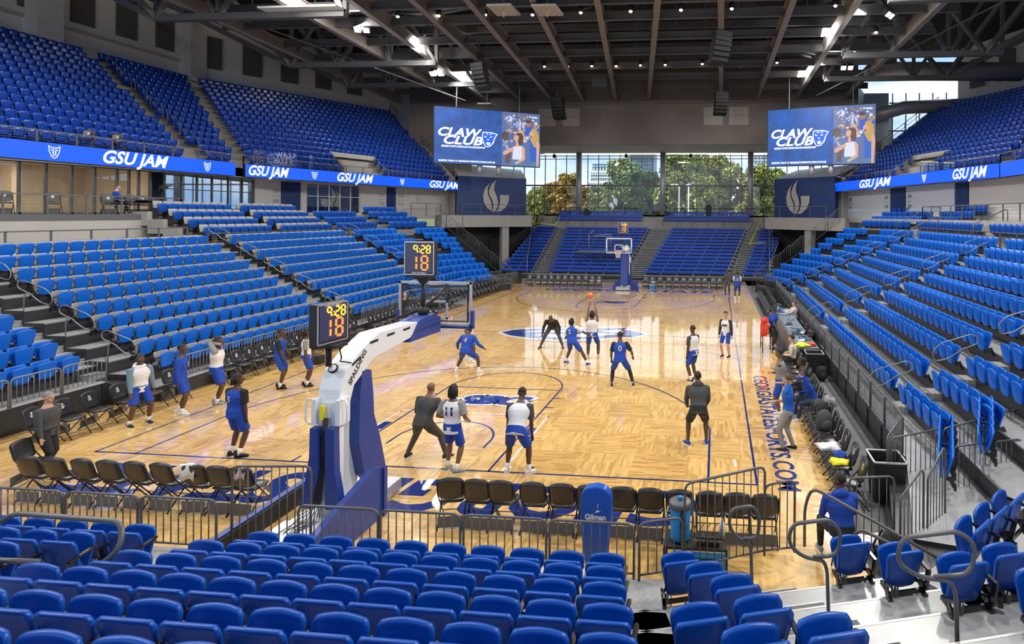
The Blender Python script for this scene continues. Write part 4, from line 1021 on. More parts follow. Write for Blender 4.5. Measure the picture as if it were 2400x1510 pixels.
for i, (x0, x1) in enumerate(((-8.5, -9.3), (-.4, .55), (8.3, 10.3))):
    P = []
    for k in range(0, 15, 2): t = k/14; x = x0+(x1-x0)*t; P.append((x, BY(k), BZ(k)+.85))
    mb = MB(); mb.tube(P, .025, 6)
    for p in P: mb.tube([p, (p[0], p[1], p[2]-.85)], .022, 6)
    mb.build('stair_handrail', M['rail2'], label=f'grey handrail in the {("west","centre","east")[i]} stairs of the far bench stand', cat='handrail')
for sx, side in ((-1, 'west'), (1, 'east')):
    a = Vector((sx*(12.3 if sx < 0 else 12.0), BY(12), BZ(12)+1.3)); b = Vector((sx*(9.6 if sx < 0 else 11.2), 36.5, 1.5)); 
    o = empty('scrim_railing', (b.x, b.y, 0)); tag(o, f'sloping grey mesh panel closing the {side} flank of the bench stand', 'railing')
    f = MB(); f.tube([a-Vector((0, 0, 1.4)), a, b, b-Vector((0, 0, 1.5))], .03, 6); wp(f.build('frame', M['rail2']), o)
    g = MB(); g.quad(tuple(a-Vector((0, 0, 1.3))), tuple(a), tuple(b), tuple(b-Vector((0, 0, 1.2)))); wp(g.build('mesh_infill', M['smoke']), o)
for i, P in enumerate(([(-12.3, 46.2, 4.7), (-9.9, 46.3, 4.45), (-9.8, 47.6, 5.3)], [(9.9, 43.6, 2.9), (11.5, 43.8, 3.0)], [(9.9, 43.6, 2.8), (11.6, 49.5, 5.4)])):
    mb = MB(); mb.tube(P, .045, 5); mb.build('barrier_tape', M['hivis'], label=('yellow tape across the west stairs of the bench stand', 'yellow tape stretched level across the east stairs', 'yellow tape rising along the east stairs')[i], cat='tape')
# flanks of the bench stand, black
mb = MB(); mb.add([(12.6, 36.9, 0), (12.9, 48.6, 0), (12.9, 48.6, 4.3), (11.6, 36.9, .3)], [(0, 1, 2, 3)]); mb.add([(-12.4, 36.9, 0), (-12.9, 48.6, 0), (-12.9, 48.6, 4.3), (-11.7, 36.9, .3)], [(0, 1, 2, 3)])
mb.build('stand_flank_cloth', M['black'], kind='structure')

# ---------------------------------------------------------------- glass end wall
GY = 52.0
mb = MB()
for i in range(-13, 19): mb.box((1.235*i-.4, GY, 9.3), (.07, .14, 8.6))
for z, w in ((8.85, .16), (11.85, .07), (12.2, .07), (5.5, .1)): mb.box((2.6, GY-.05, z), (42, .14, w))
tag(mb.build('window_mullions', M['truss']), kind='structure')
mb = MB(); mb.quad((-18, GY+.04, 5.4), (24, GY+.04, 5.4), (24, GY+.04, 17), (-18, GY+.04, 17)); tag(mb.build('window_4', M['glass']), kind='structure')
for i, x in enumerate((-8.55, .85, 10.4)):
    mb = MB(); mb.lathe([(.31, 0), (.31, 8.0)], (x, GY-1.2, 4.6), 20); tag(mb.build('column_'+str(i+1), M['duct']), kind='structure')
mb = MB(); mb.span((-15, GY-.2, 12.5), (25.5, GY+.3, 17.5)); mb.span((-23.5, 43.4, 12.45), (19.9, GY, 12.62), 1); tag(mb.build('ceiling_soffit', [M['white'], M['white']]), kind='structure')
mb = MB(); mb.box((0, GY-.35, 12.38), (25.5, .12, .05)); mb.build('cove_light', M['strip'], label='long lit cove strip above the window wall', cat='ceiling light')
mb = MB(); mb.span((-24.2, 43.3, 12.4), (19.9, 43.5, 22), 0); mb.span((-24.2, 43.22, 16.35), (19.9, 43.3, 16.45), 1); tag(mb.build('wall_brown_header', [M['brown'], M['dgrey']]), kind='structure')
mb = MB(); mb.span((-24.2, 43.4, 8.6), (-17.8, 43.6, 12.4)); tag(mb.build('wall_brown_side', M['brown']), kind='structure')
for i, (px, w) in enumerate(((-9.92, 1.75), (-7.55, 1.75), (6.35, 1.85), (8.8, 1.85))):
    o = empty('acoustic_panel', (px, 43.25, 15.1)); tag(o, f'square tan acoustic panel on the brown wall, {nth(i+1)} of four counted from the west', 'wall panel'); a = MB(); a.box((0, 0, 0), (w, .08, 1.75)); a.build('panel_board', M['tanp'], o); a = MB(); a.box((0, -.045, .05), (w, .01, .03)); a.build('panel_joint', M['dgrey'], o)
# track of small black projectors over the window
for i, px in enumerate((-11.3, -3.2, 3.9, 12.3)):
    mb = MB(); mb.ball((px, GY-1.5, 12.05), (.2, .2, .25), 8); mb.bar((px, GY-1.5, 12.2), (px, GY-1.5, 12.6), .04); mb.build('window_spotlight', M['black'], label=f'small black spotlight hanging before the window wall, {nth(i+1)} from the west', cat='light')
for i, (px, w, h) in enumerate(((-7.4, .5, .55), (.0, .35, .4), (1.4, .5, .35), (5.9, .55, 1.1))):
    mb = MB(); mb.box((px, GY-2.2, 5.5+h/2), (w, .4, h)); mb.ball((px, GY-2.2, 5.5+h), (w*.45, .2, .16), 8); mb.build('covered_equipment', M['black'], label=('black case at the foot of the west column', 'small black box by the middle column', 'low black box east of the middle column', 'tall black covered camera before the trees')[i], cat='equipment')
for i, (x0, x1) in enumerate(((-11.9, -2.0), (2.1, 12.0))):
    cable_rail([(x0, GY-1.9, 5.45), (x1, GY-1.9, 5.45)], .85, f'thin black counter rail at the window wall, {("west","east")[i]} half', n=1, m='black', posts=1.3)

# ---------------------------------------------------------------- side walls, east window, roof
mb = MB()
P = [(-37.4, -24), (-37.4, 32.0), (-29.2, 48.0), (-24.2, 43.6)]
for a, b in zip(P[:-1], P[1:]): mb.quad((*a, 5), (*b, 5), (*b, 23), (*a, 23))
tag(mb.build('wall_west', M['white']), kind='structure')
mb = MB()
P = [(37.4, -24), (37.4, 32.0), (30.2, 46.6)]
for a, b in zip(P[:-1], P[1:]): mb.quad((*a, 5), (*b, 5), (*b, 23), (*a, 23))
mb.quad((30.2, 46.6, 5), (25.6, 52, 5), (25.6, 52, 14), (30.2, 46.6, 14))
tag(mb.build('wall_east', M['white']), kind='structure')
mb = MB(); mb.quad((19.9, 43.5, 5.4), (21.5, 47.5, 5.4), (21.5, 47.5, 18), (19.9, 43.5, 18)); mb.span((21.4, 47.5, 5.4), (23.9, 47.7, 18)); tag(mb.build('wall_white_return', M['whitecool']), kind='structure')
mb = MB()
for i in range(6): mb.box((24.3+1.3*i, 47.6, 12), (.08, .12, 12))
for z in (14.2, 17.0, 11.0): mb.box((27.5, 47.6, z), (7, .1, .12))
tag(mb.build('window_5_mullions', M['truss']), kind='structure')
mb = MB(); mb.quad((23.9, 47.65, 5), (31, 47.65, 5), (31, 47.65, 18), (23.9, 47.65, 18)); tag(mb.build('window_5', M['glass']), kind='structure')
mb = MB(); mb.box((22.3, 47.42, 12.6), (1.7, .06, 1.1)); mb.box((22.3, 47.42, 11.3), (1.7, .06, 1.0)); mb.build('wall_grille', M['duct'], label='two grey louvre squares on the white wall beside the east screen', cat='vent')
for i, y in enumerate(range(3, 31, 3)):
    for sx in (-1, 1):
        if sx > 0 and y < 14: continue
        mb = MB(); mb.box((sx*37.3, y, 20.0), (.12, 1.5, 2.9)); mb.build('acoustic_wall_panel', M['dgrey'], label=f'tall dark grey acoustic panel high on the {("west","east")[sx > 0]} wall, {nth(i+1)} from the near end', cat='wall panel')
for sx, A_, B_2 in ((-1, Vector((-37.3, 32)), Vector((-29.2, 47.8))), (1, Vector((37.3, 32)), Vector((30.2, 46.6)))):
    d = (B_2-A_).normalized(); n = Vector((d.y, -d.x)); n = n if n.x*sx < 0 else -n
    for i in range(5):
        p = A_+d*(1.6+3.1*i)+n*.1; mb = MB(); mb.box((p.x, p.y, 19.2), (1.5, .12, 2.7), math.atan2(d.y, d.x)); mb.build('acoustic_wall_panel', M['dgrey'], label=f'dark grey acoustic panel on the angled {("west","east")[sx > 0]} wall, {nth(i+1)} towards the far end', cat='wall panel')
for i, y in enumerate((21.3, 32.0)):
    mb = MB(); mb.span((-37.4, y-.75, 16.4), (-36.3, y+.75, 23)); tag(mb.build('column_pier_'+str(i+1), M['white']), kind='structure')
mb = MB(); mb.span((-37.4, -10, 17.9), (-37.2, 32, 18.1)); tag(mb.build('trim_1', M['concl']), kind='structure')
# roof deck and steel
mb = MB(); mb.prism([(-38, -24), (38, -24), (38, 33), (30.5, 47), (19.9, 52.3), (-24, 52.3), (-30, 48.5), (-38, 32)], 22.0, 22.3); tag(mb.build('ceiling', M['deckroof']), kind='structure')
BEAMX = [(-22.2, -25), (-16.3, -18.6), (-12.6, -15.9) , (-9.3, -12.4), (-6.4, -9.3), (-3.0, -6.3), (.35, -3.1), (3.5, 0.1), (6.9, 7.1), (10.57, 10.5), (13.9, 14.1), (18.3, 18.6)]
def ibeam(mb, a, b, h=.75, w=.34, t=.05, mi=0):
    a = Vector(a); b = Vector(b); mb.bar(a, b, w, t, mi); mb.bar(a+Vector((0, 0, h)), b+Vector((0, 0, h)), w, t, mi); mb.bar(a+Vector((0, 0, h/2)), b+Vector((0, 0, h/2)), .04, h, mi)
for i, (x0, x1) in enumerate(BEAMX):
    s = (x1-x0)/24.5; mb = MB(); xa = x0-s*30; ibeam(mb, (xa, -12, 16.6), (x1, 43.2, 16.6)); tag(mb.build(f'ceiling_beam_{i+1}', M['beam']), kind='structure')
for i, y in enumerate((-6, 0, 6, 11, 15.5, 18.4, 21.0, 24.8, 28.3, 32.0, 35.6, 40.2)):
    mb = MB(); ibeam(mb, (-24, y, 16.95), (20, y, 16.95), .45, .22); 
    mb.tube([(-20, y+.3, 17.25), (19, y+.3, 17.25)], .05, 6, 1)
    tag(mb.build(f'ceiling_crossbeam_{i+1}', [M['truss'], M['rail2']]), kind='structure')
mb = MB()
for i in range(46):
    x = rnd.uniform(-22, 19); y = rnd.uniform(12, 42); mb.bar((x, y, 17.2), (x, y, 21.9), .05)
for i in range(26):
    x = rnd.uniform(-22, 14); y = rnd.uniform(14, 41); mb.bar((x, y, rnd.uniform(18, 20.5)), (x+rnd.uniform(2, 7), y, rnd.uniform(18, 20.5)), .10)
for i in range(12):
    y = 12+2.6*i; mb.bar((-24, y, 19.6), (20, y, 19.6), .25, .5)
tag(mb.build('ceiling_secondary_steel', M['truss']), kind='structure')
def trussx(y, x0, x1, zb, zt, n, name):
    mb = MB(); mb.bar((x0, y, zb), (x1, y, zb), .36, .36); mb.bar((x0, y, zt), (x1, y, zt), .36, .36)
    for i in range(n+1):
        x = x0+(x1-x0)*i/n; mb.bar((x, y, zb), (x, y, zt), .22, .22)
        if i < n:
            x2 = x0+(x1-x0)*(i+1)/n; mb.bar((x, y, zb if i % 2 else zt), (x2, y, zt if i % 2 else zb), .22, .22)
    tag(mb.build(name, M['truss']), kind='structure')
for j, y in enumerate((16.8, 26.8, 33.4)):
    trussx(y, -24, -13, 16.2, 21.6, 3, f'ceiling_truss_{2*j+1}'); trussx(y, 25, 15, 16.2, 21.6, 3, f'ceiling_truss_{2*j+2}')
    for sx in (-1, 1):
        mb = MB(); mb.bar((sx*24, y, 16.2), (sx*35.5, y-1.5, 21.9), .34, .34); mb.bar((sx*24, y, 16.2), (sx*27, y-4, 21.6), .3, .3); mb.bar((sx*24, y, 16.2), (sx*18, y-3, 21.6), .26, .26); tag(mb.build(f'ceiling_brace_{2*j+(sx > 0)}', M['truss']), kind='structure')
# ducts, cable, banners, hanging panels
mb = MB(); mb.tube([(19, 35.5, 17.3), (31, 36.5, 17.3)], .75, 16); mb.build('foil_duct', M['duct'], label='thick silver foil duct under the east roof steel', cat='duct')
mb = MB(); mb.tube([(21.7, 46.6, 15.4), (25, 46.2, 16.3), (31, 45.6, 16.4)], .65, 16); mb.build('round_duct', M['duct'], label='large round grey duct crossing the east corner window', cat='duct')
mb = MB(); mb.tube([(-23, 34.5, 18.2), (-14, 36.5, 18.0)], .5, 14); mb.build('foil_duct', M['duct'], label='silver foil duct above the west screen', cat='duct')
mb = MB(); mb.box((25.3, 14.0, 17.2), (1.6, .12, 4.2), .3); mb.build('hanging_banner', M['concl'], label='blank pale hanging banner at the top edge of the east roof', cat='banner')
for i, (x, y) in enumerate(((-4.55, 17.4), (-2.25, 17.6), (-15.0, 40.6))):
    mb = MB(); mb.box((x, y, 16.4 if i < 2 else 15.9), (1.3, 1.5, .12)); mb.bar((x, y, 16), (x, y, 22), .04); mb.build('hanging_acoustic_board', M['concl'], label=('pale flat board hung between roof beams, western one', 'pale flat board hung between roof beams, eastern one', 'pale flat board hung by the west screen')[i], cat='panel')
for i, (x0, y0, z0, x1, y1, z1) in enumerate(((-17.4, 16.6, 16.3, -13.0, 16.9, 16.45), (8.9, 14.6, 17.5, 13.6, 14.6, 17.5))):
    mb = MB(); mb.box(((x0+x1)/2, y0, (z0+z1)/2), (x1-x0, 1.2, .1)); mb.build('white_roof_panel', M['whitepaint'], label=('bright white flat panel under the west roof steel', 'bright white flat panel under the east roof steel')[i], cat='panel')
# safety cable lines
for i, (a, b) in enumerate((((-26.5, 10, 18.5), (-15.5, 37, 15.6)), ((28, 10, 19), (15.2, 38, 15.9)))):
    mb = MB(); mb.tube([a, b], .05, 5); mb.build('rigging_pipe', M['rail2'], label=f'thin silver rigging pipe slanting under the {("west","east")[i]} roof', cat='pipe')

# lamps ---------------------------------------------------------------------------
def sports(x, y, z, rz, n, label, tilt=.9, sc=1):
    o = empty('sports_light', (x, y, z), rz); tag(o, label, 'light fitting'); h = MB(); l = MB()
    for i in range(n):
        c = (.0+.62*(i-(n-1)/2)*sc, 0, 0); h.box(c, (.46*sc, .30, .46*sc), rx=-tilt); l.box((c[0], c[1]+.16*math.cos(tilt)-.0, c[2]-.16*math.sin(tilt)), (.40*sc, .02, .40*sc), rx=-tilt)
    h.bar((-.5*n*.6, 0, .35), (.5*n*.6, 0, .35), .06); 
    for i in range(n): h.bar((.62*(i-(n-1)/2), 0, .35), (.62*(i-(n-1)/2), 0, 1.2), .04)
    h.build('lamp_housing', M['black'], o); l.build('lens', M['lens'], o)
sports(-15.1, 31.0, 16.6, PI, 2, 'bright star-like sports light over the west screen'); sports(16.2, 31.2, 16.6, PI, 2, 'bright star-like sports light over the east screen', sc=.8)
sports(-14.8, 21.0, 16.8, PI+.3, 2, 'pair of bright sports lights nearer the west roof edge', sc=.8); sports(16.0, 20.3, 16.7, PI+.9, 2, 'angled pair of bright sports lights by the east roof edge', sc=.7)
_hl = [(932, 40), (1028, 38), (1137, 36), (1248, 36), (1361, 31), (1478, 28), (1596, 25), (1715, 22), (1958, 15), (2053, 77), (1220, 164), (1276, 157), (1331, 157), (1387, 156), (1444, 156), (1501, 154), (1559, 153), (1646, 151), (1735, 156), (1821, 148), (2003, 120)]
for i, (px, py) in enumerate(_hl):
    v = _f+_R*((px-1553.6)/1346.7)-_U*((py-503.2)/1346.7); t = (17.0-CAMP.z)/v.z; p = CAMP+v*t
    o = empty('pendant_lamp', (p.x, p.y, 17.0)); tag(o, f'small lit house lamp in the roof grid, {nth(i+1)} counted row by row', 'lamp', 'small house lamps in the roof'); a = MB(); a.lathe([(.13, 0), (.15, .3), (.05, .38)], (0, 0, .06), 10); a.bar((0, 0, .3), (0, 0, 5.0), .03); a.build('lamp_housing', M['black'], o); a = MB(); a.ball((0, 0, .04), (.10, .10, .09), 8); a.build('bulb', M['bulb'], o)
def line_array(x, y, ztop, rz, n, label):
    o = empty('line_array_speaker', (x, y, ztop), rz); tag(o, label, 'loudspeaker'); 
    for i in range(n):
        a = .07*i; a_ = MB(); a_.box((0, -.9*math.sin(a)*.5-.04*i*i*.35, -.30*i), (1.1, .55, .28), rx=a); a_.build('speaker_cabinet', M['black'], o)
    a_ = MB(); a_.bar((0, 0, .1), (0, 0, 22-ztop), .05); a_.bar((-.45, 0, .16), (.45, 0, .16), .06); a_.build('rigging_frame', M['truss'], o)
line_array(-10.4, 27.9, 16.3, 2.8, 6, 'black curved loudspeaker column above the west screen'); line_array(7.0, 22.3, 16.4, -2.6, 6, 'black curved loudspeaker column in the middle of the roof')
line_array(-7.6, 38.5, 15.9, 3.0, 6, 'black loudspeaker column low beside the west acoustic panels'); line_array(7.1, 37.0, 15.9, -2.9, 6, 'black loudspeaker column before the brown wall, east side')
mb = MB(); mb.box((-2.4, 32.5, 15.9), (1.2, 1.2, .8)); mb.bar((-2.4, 32.5, 16.2), (-2.4, 32.5, 18), .06); mb.build('ceiling_projector', M['black'], label='black boxy projector hanging in the centre of the roof', cat='projector')

# ---------------------------------------------------------------- video screens
def screen(TL, TR, z0, z1, side):
    A = Vector(TL); Bq = Vector(TR); D = (Bq-A); Wd = D.length; D.normalize(); n = Vector((D.y, -D.x)); n = n if n.y < 0 else -n; H = z1-z0
    o = empty('video_screen', ((A.x+Bq.x)/2, (A.y+Bq.y)/2, z0)); tag(o, f'large tilted video screen on the {side} side showing CLAW CLUB and cheering fans', 'video screen')
    def W(u, v, off=.0): return (A.x+D.x*u*Wd+n.x*off, A.y+D.y*u*Wd+n.y*off, z0+v*H)
    h = MB(); c = (A+Bq)/2-n*.2; h.box((c.x, c.y, (z0+z1)/2), (Wd+.1, .38, H+.1), math.atan2(D.y, D.x)); wp(h.build('cabinet', M['black']), o)
    m = M['scr']; p = MB(); p.quad(W(0, 0), W(1, 0), W(1, 1), W(0, 1)); wp(p.build('screen', m), o)
    right = (D.x, D.y, 0)
    def tx(s, u, v, size, mt, off, **k): wp(text_obj(s, size, mt, W(u, v, off), right, (0, 0, 1), None, **k), o)
    tx('CLAW', .235, .555, .98, M['ledw'], .022, shear=.3, bold=.028, fitw=.40*Wd); tx('CLUB', .265, .415, 1.02, M['lednavy'], .030, shear=.3, bold=.050, fitw=.37*Wd); tx('CLUB', .265, .415, .98, M['ledw'], .040, shear=.3, bold=.028, fitw=.36*Wd)
    tx("GEORGIA STATE'S STUDENT-LED FAN ORGANIZATION", .265, .305, .21, M['ledw'], .02, shear=.3, bold=.006, fitw=.40*Wd); tx('REGISTER TODAY AT GEORGIASTATESPORTS.COM/CLAWCLUB', .30, .045, .21, M['ledw'], .02, bold=.005, fitw=.52*Wd)
    e = MB(); 
    def poly(P, mi, off): e.add([W(u, v, off) for u, v in P], [tuple(range(len(P)))], mi)
    poly([(.44, .60), (.53, .60), (.585, .57), (.56, .50), (.545, .40), (.51, .33), (.47, .32), (.45, .38), (.43, .48)], 1, .030)
    poly([(.445, .585), (.53, .585), (.572, .562), (.55, .50), (.535, .41), (.507, .345), (.472, .335), (.457, .39), (.44, .48)], 0, .034)
    for P in ([(.455, .53), (.48, .51), (.475, .50), (.455, .51)], [(.53, .53), (.505, .51), (.51, .50), (.53, .51)], [(.48, .47), (.505, .47), (.492, .44)], [(.475, .41), (.515, .41), (.505, .36), (.483, .36)], [(.47, .57), (.49, .545), (.492, .57)], [(.515, .57), (.50, .545), (.54, .57)]): poly(P, 1, .038)
    wp(e.build('cat_emblem', [M['led'], M['ledw']]), o)
    # right hand picture panel: fans with pompoms
    e = MB(); mats = [M['pc'+str(i)] for i in range(9)]; r_ = random.Random(3)
    def blob_(u, v, a, b, mi, off, rot=0, n=12): e.add([W(u+(a*math.cos(t)*math.cos(rot)-b*math.sin(t)*math.sin(rot)), v+(a*math.cos(t)*math.sin(rot)+b*math.sin(t)*math.cos(rot))*1.7, off) for t in [2*PI*i/n for i in range(n)]], [tuple(range(n))], mi)
    poly([(.625, 0), (1, 0), (1, 1), (.625, 1)], 4, .006)
    for i in range(150):
        u, v = r_.uniform(.635, .99), r_.uniform(.45, .97); blob_(u, v, r_.uniform(.006, .02), r_.uniform(.005, .014), r_.choice([0, 1, 2, 3, 4, 4, 5, 6, 8]), .008+.0002*i, r_.uniform(0, 3))
    for cu, cv, s in ((.80, .80, .06), (.70, .88, .05), (.65, .33, .045)):
        for i in range(34):
            a = r_.uniform(-2.7, -.4) if cv > .5 else r_.uniform(0, 6.28); l = s*r_.uniform(.6, 1.4); du, dv = math.cos(a)*l, math.sin(a)*l*2.4; x0, y0 = cu, cv+.06
            e.add([W(max(.63, x0), y0, .040+.0002*i), W(max(.63, x0+du), y0+dv, .040+.0002*i), W(max(.63, x0+du+.008), y0+dv+.004, .040+.0002*i)], [(0, 1, 2)], r_.choice([0, 1, 1]))
    blob_(.885, .80, .028, .034, 3, .050); blob_(.885, .845, .027, .018, 7, .052); poly([(.85, .58), (.93, .58), (.92, .76), (.86, .76)], 0, .049)      # bearded man
    poly([(.79, .72), (.835, .62), (.865, .50), (.84, .47), (.81, .58), (.775, .70)], 2, .051)                                              # raised arm
    poly([(.905, .08), (.985, .06), (.985, .46), (.95, .52), (.90, .47)], 0, .054); poly([(.90, 0), (.985, 0), (.985, .09), (.905, .09)], 8, .056); blob_(.915, .60, .024, .036, 2, .060); blob_(.945, .56, .045, .10, 5, .058, .1); blob_(.955, .48, .034, .07, 5, .062); blob_(.912, .565, .008, .012, 7, .064)
    poly([(.965, 0), (.985, 0), (1, .40), (.985, .50), (.965, .45)], 2, .066)
    poly([(.725, .10), (.83, .10), (.835, .36), (.81, .38), (.74, .36), (.73, .30)], 1, .068); poly([(.71, 0), (.86, 0), (.84, .12), (.725, .12)], 8, .070); blob_(.765, .52, .026, .036, 2, .072); blob_(.795, .54, .040, .050, 7, .071); blob_(.805, .47, .024, .05, 7, .074); poly([(.755, .36), (.785, .36), (.79, .46), (.765, .46)], 2, .070)
    poly([(.635, .20), (.66, .20), (.74, .29), (.74, .37), (.72, .34), (.636, .26)], 2, .076); poly([(.81, .37), (.85, .33), (.85, .12), (.76, .02), (.75, .06), (.825, .15), (.82, .30)], 2, .078)
    blob_(.66, .52, .026, .036, 6, .060); blob_(.655, .55, .036, .045, 7, .058); poly([(.655, .05), (.70, .05), (.715, .28), (.67, .30)], 6, .062)
    wp(e.build('fan_picture', mats), o)
    tx('Publix', .935, .93, .20, M['ledw'], .085, bold=.006, fitw=.085*Wd)
    for t in (.42, .60):
        q = A+(Bq-A)*t-n*.3; s = MB(); s.lathe([(.22, 0), (.22, z0-8.9)], (q.x, q.y, 8.9), 12); wp(s.build('support_column', M['duct']), o)
    for t in (.2, .8):
        q = A+(Bq-A)*t-n*.3; s = MB(); s.bar((q.x, q.y, z1), (q.x, q.y, 17.5), .07); wp(s.build('hanger_rod', M['truss']), o)
M['scr'] = mat('screen_navy', (.0, .01, .05), .5, emit=(.012, .085, .34), es=1)
_n = M['scr'].node_tree; _b = _n.nodes['Principled BSDF']; _t = _n.nodes.new('ShaderNodeTexCoord'); _z = _n.nodes.new('ShaderNodeTexNoise'); _z.inputs['Scale'].default_value = 1.1; _z.inputs['Detail'].default_value = 7; _z.inputs['Roughness'].default_value = .7
_r2 = _n.nodes.new('ShaderNodeValToRGB'); _r2.color_ramp.elements[0].position = .3; _r2.color_ramp.elements[0].color = (.018, .05, .16, 1); _r2.color_ramp.elements[1].position = .7; _r2.color_ramp.elements[1].color = (.012, .11, .50, 1)
_n.links.new(_t.outputs['Object'], _z.inputs['Vector']); _n.links.new(_z.outputs['Fac'], _r2.inputs[0]); _n.links.new(_r2.outputs[0], _b.inputs['Emission Color'])
for i, c in enumerate(((.01, .11, .62), (.75, .78, .9), (.72, .42, .30), (.40, .20, .13), (.10, .16, .40), (.60, .36, .10), (.13, .07, .05), (.10, .04, .025), (.08, .20, .42))): M['pc'+str(i)] = mat(f'picture_tone_{i}', (.02, .02, .02), .6, emit=c, es=.9)
screen((-16.2, 32.75), (-8.75, 37.1), 9.72, 14.32, 'west'); screen((10.95, 36.2), (18.95, 33.7), 9.72, 14.32, 'east')

# ---------------------------------------------------------------- outside
mb = MB(); mb.quad((-300, 60, .4), (300, 60, .4), (300, 420, 3), (-300, 420, 3)); tag(mb.build('ground', M['grass']), kind='structure')
mb = MB(); mb.span((-60, 72, .5), (120, 84, .62)); tag(mb.build('ground_road', M['conc']), kind='structure')
def tree(x, y, z, h, w, m, label, seed):
    r = random.Random(seed); o = empty('tree', (x, y, z)); tag(o, label, 'tree', None); t = MB(); t.tube([(0, 0, 0), (.2, 0, h*.25), (0, .2, h*.6)], [.45, .35, .15], 8)
    for i in range(7): a = r.uniform(0, 6.28); t.tube([(0, 0, h*r.uniform(.2, .5)), (math.cos(a)*w*.3, math.sin(a)*w*.3, h*r.uniform(.5, .75))], [.18, .05], 5)
    t.build('trunk', M['bark'], o)
    lobes = []
    for i in range(60):
        a = r.uniform(0, 6.28); q = r.uniform(.0, 1)**.5; zz = r.uniform(.14, .93); rad = w*.5*math.sqrt(max(.03, 1-((zz-.42)/.60)**2)); lobes.append((math.cos(a)*rad*q*.88, math.sin(a)*rad*q*.88, zz*h, r.uniform(.07, .15)*w))
    V = []; F = []
    for lx, ly, lz, lr in lobes:
        for i in range(150):
            u = r.uniform(-1, 1); a = r.uniform(0, 6.28); s = math.sqrt(1-u*u); rr = lr*r.uniform(.70, 1.22)
            c = Vector((lx+rr*s*math.cos(a), ly+rr*s*math.sin(a), lz+rr*u*.85)); 
            d1 = Vector((r.uniform(-1, 1), r.uniform(-1, 1), r.uniform(-1, 1))).normalized()*r.uniform(.16, .36); d2 = d1.orthogonal().normalized()*r.uniform(.14, .30)
            b = len(V); V += [tuple(c-d1-d2), tuple(c+d1-d2), tuple(c+d1+d2), tuple(c-d1+d2)]; F.append((b, b+1, b+2, b+3))
    f = MB(); f.v = V; f.f = F; f.m = [0]*len(F); f.sm = [False]*len(F); fo = f.build('foliage', m, o); fo['kind'] = 'stuff'; return o
def atp(px, py, Y):
    v = _f+_R*((px-1553.6)/1346.7)-_U*((py-503.2)/1346.7); return CAMP+v*((Y-CAMP.y)/v.y)
for i, (px, py, Y, wpx, m, lab) in enumerate(((1258, 440, 118, 70, 'leafy', 'yellow-green tree low beside the navy west wall'), (1300, 425, 126, 70, 'leafo', 'small orange tree left of the west column'), (1335, 405, 112, 74, 'leafo', 'orange autumn tree just behind the west column'),
        (1372, 438, 124, 70, 'leafo', 'orange autumn tree right of the west column'), (1455, 374, 110, 120, 'leafg', 'large dark green tree in front of the towers'), (1405, 432, 102, 70, 'leafy', 'low olive tree beside the white building'),
        (1520, 398, 116, 90, 'leafg', 'green tree just west of the middle column'), (1605, 358, 108, 150, 'leafg', 'broad tall green tree east of the middle column'), (1690, 362, 114, 140, 'leafy', 'broad olive tree in the middle of the eastern panes'),
        (1775, 385, 108, 110, 'leafy', 'olive tree behind the east column'), (1815, 392, 120, 90, 'leafg', 'dark green tree at the edge of the navy east wall'), (1645, 400, 98, 80, 'leafy', 'yellowing tree behind the street lamps'), (2130, 420, 118, 120, 'leafg', 'green tree beyond the east corner'))):
    top = atp(px, py, Y); wm = wpx/1346.7*(Y+12); tree(top.x, Y, 1.0, top.z-1.0, wm, M[m], lab, i+5)
def tower(px0, px1, pt, Y, m, label, rows, cols, depth=20):
    a = atp(px0, pt, Y); b = atp(px1, pt, Y); w = b.x-a.x; o = empty('office_tower', ((a.x+b.x)/2, Y+depth/2, 0)); tag(o, label, 'building'); h = a.z; s = MB(); s.box((0, 0, h/2), (w, depth, h)); s.build('tower_body', m, o); g = MB()
    for i in range(cols):
        x = -w/2+w*(i+.5)/cols; g.box((x, -depth/2-.1, h/2+1), (w/cols*.45, .2, h-4))
    g.build('window_band', M['glassb'] if m is not M['glassb'] else M['whitepaint'], o)
    g = MB()
    for j in range(rows): g.box((0, -depth/2-.25, h*(j+1)/(rows+1)), (w, .3, h/rows*.25))
    g.build('floor_band', m, o)
tower(1384, 1433, 400, 300, M['stonew'], 'white stone building with set-back top beyond the trees', 14, 9); tower(1377, 1424, 425, 262, M['stonew'], 'lower white stone block beside the tall green tree', 8, 7)
tower(1389, 1432, 384, 335, M['glassb'], 'pale glass block rising behind the white building', 16, 6); tower(1478, 1532, 330, 340, M['bluegrey'], 'dark blue ribbed office tower behind the trees', 20, 12); tower(1470, 1500, 340, 400, M['glassb'], 'pale tower partly behind the dark ribbed tower', 18, 6)
tower(1758, 1800, 352, 320, M['whitecool'], 'pale striped office block over the eastern trees', 14, 5); tower(1246, 1292, 438, 300, M['glassb'], 'low glass office building beside the navy west wall', 8, 12)
for i, px in enumerate((1592, 1614)):
    a = atp(px, 434, 92); o = empty('street_lamp', (a.x, 92, .5)); tag(o, ('street lamp with a curved arm before the green tree', 'plain thin lamp post east of the curved lamp')[i], 'street lamp'); s = MB(); s.tube([(0, 0, 0), (0, 0, a.z-.8), (-.3, 0, a.z-.4), (-1.1, 0, a.z-.4)] if i == 0 else [(0, 0, 0), (0, 0, a.z-.5)], .12, 6); s.build('pole', M['whitepaint'], o); s = MB(); s.ball((-1.1 if i == 0 else 0, 0, a.z-.45), (.5, .25, .15), 8); s.build('lamp_head', M['whitepaint'], o)
make_bulk('west', 'upholstered_seating', [M['padgrey'], M['seat2'], M['seatframe']], 'remaining grey-backed blue seats in the upper rows of the west stand', 'seats')
make_bulk('wing', 'wing_seating', [M['seat2'], M['seat2'], M['seatframe']], 'small bright blue seats in the far angled wings of both lower stands', 'seats')
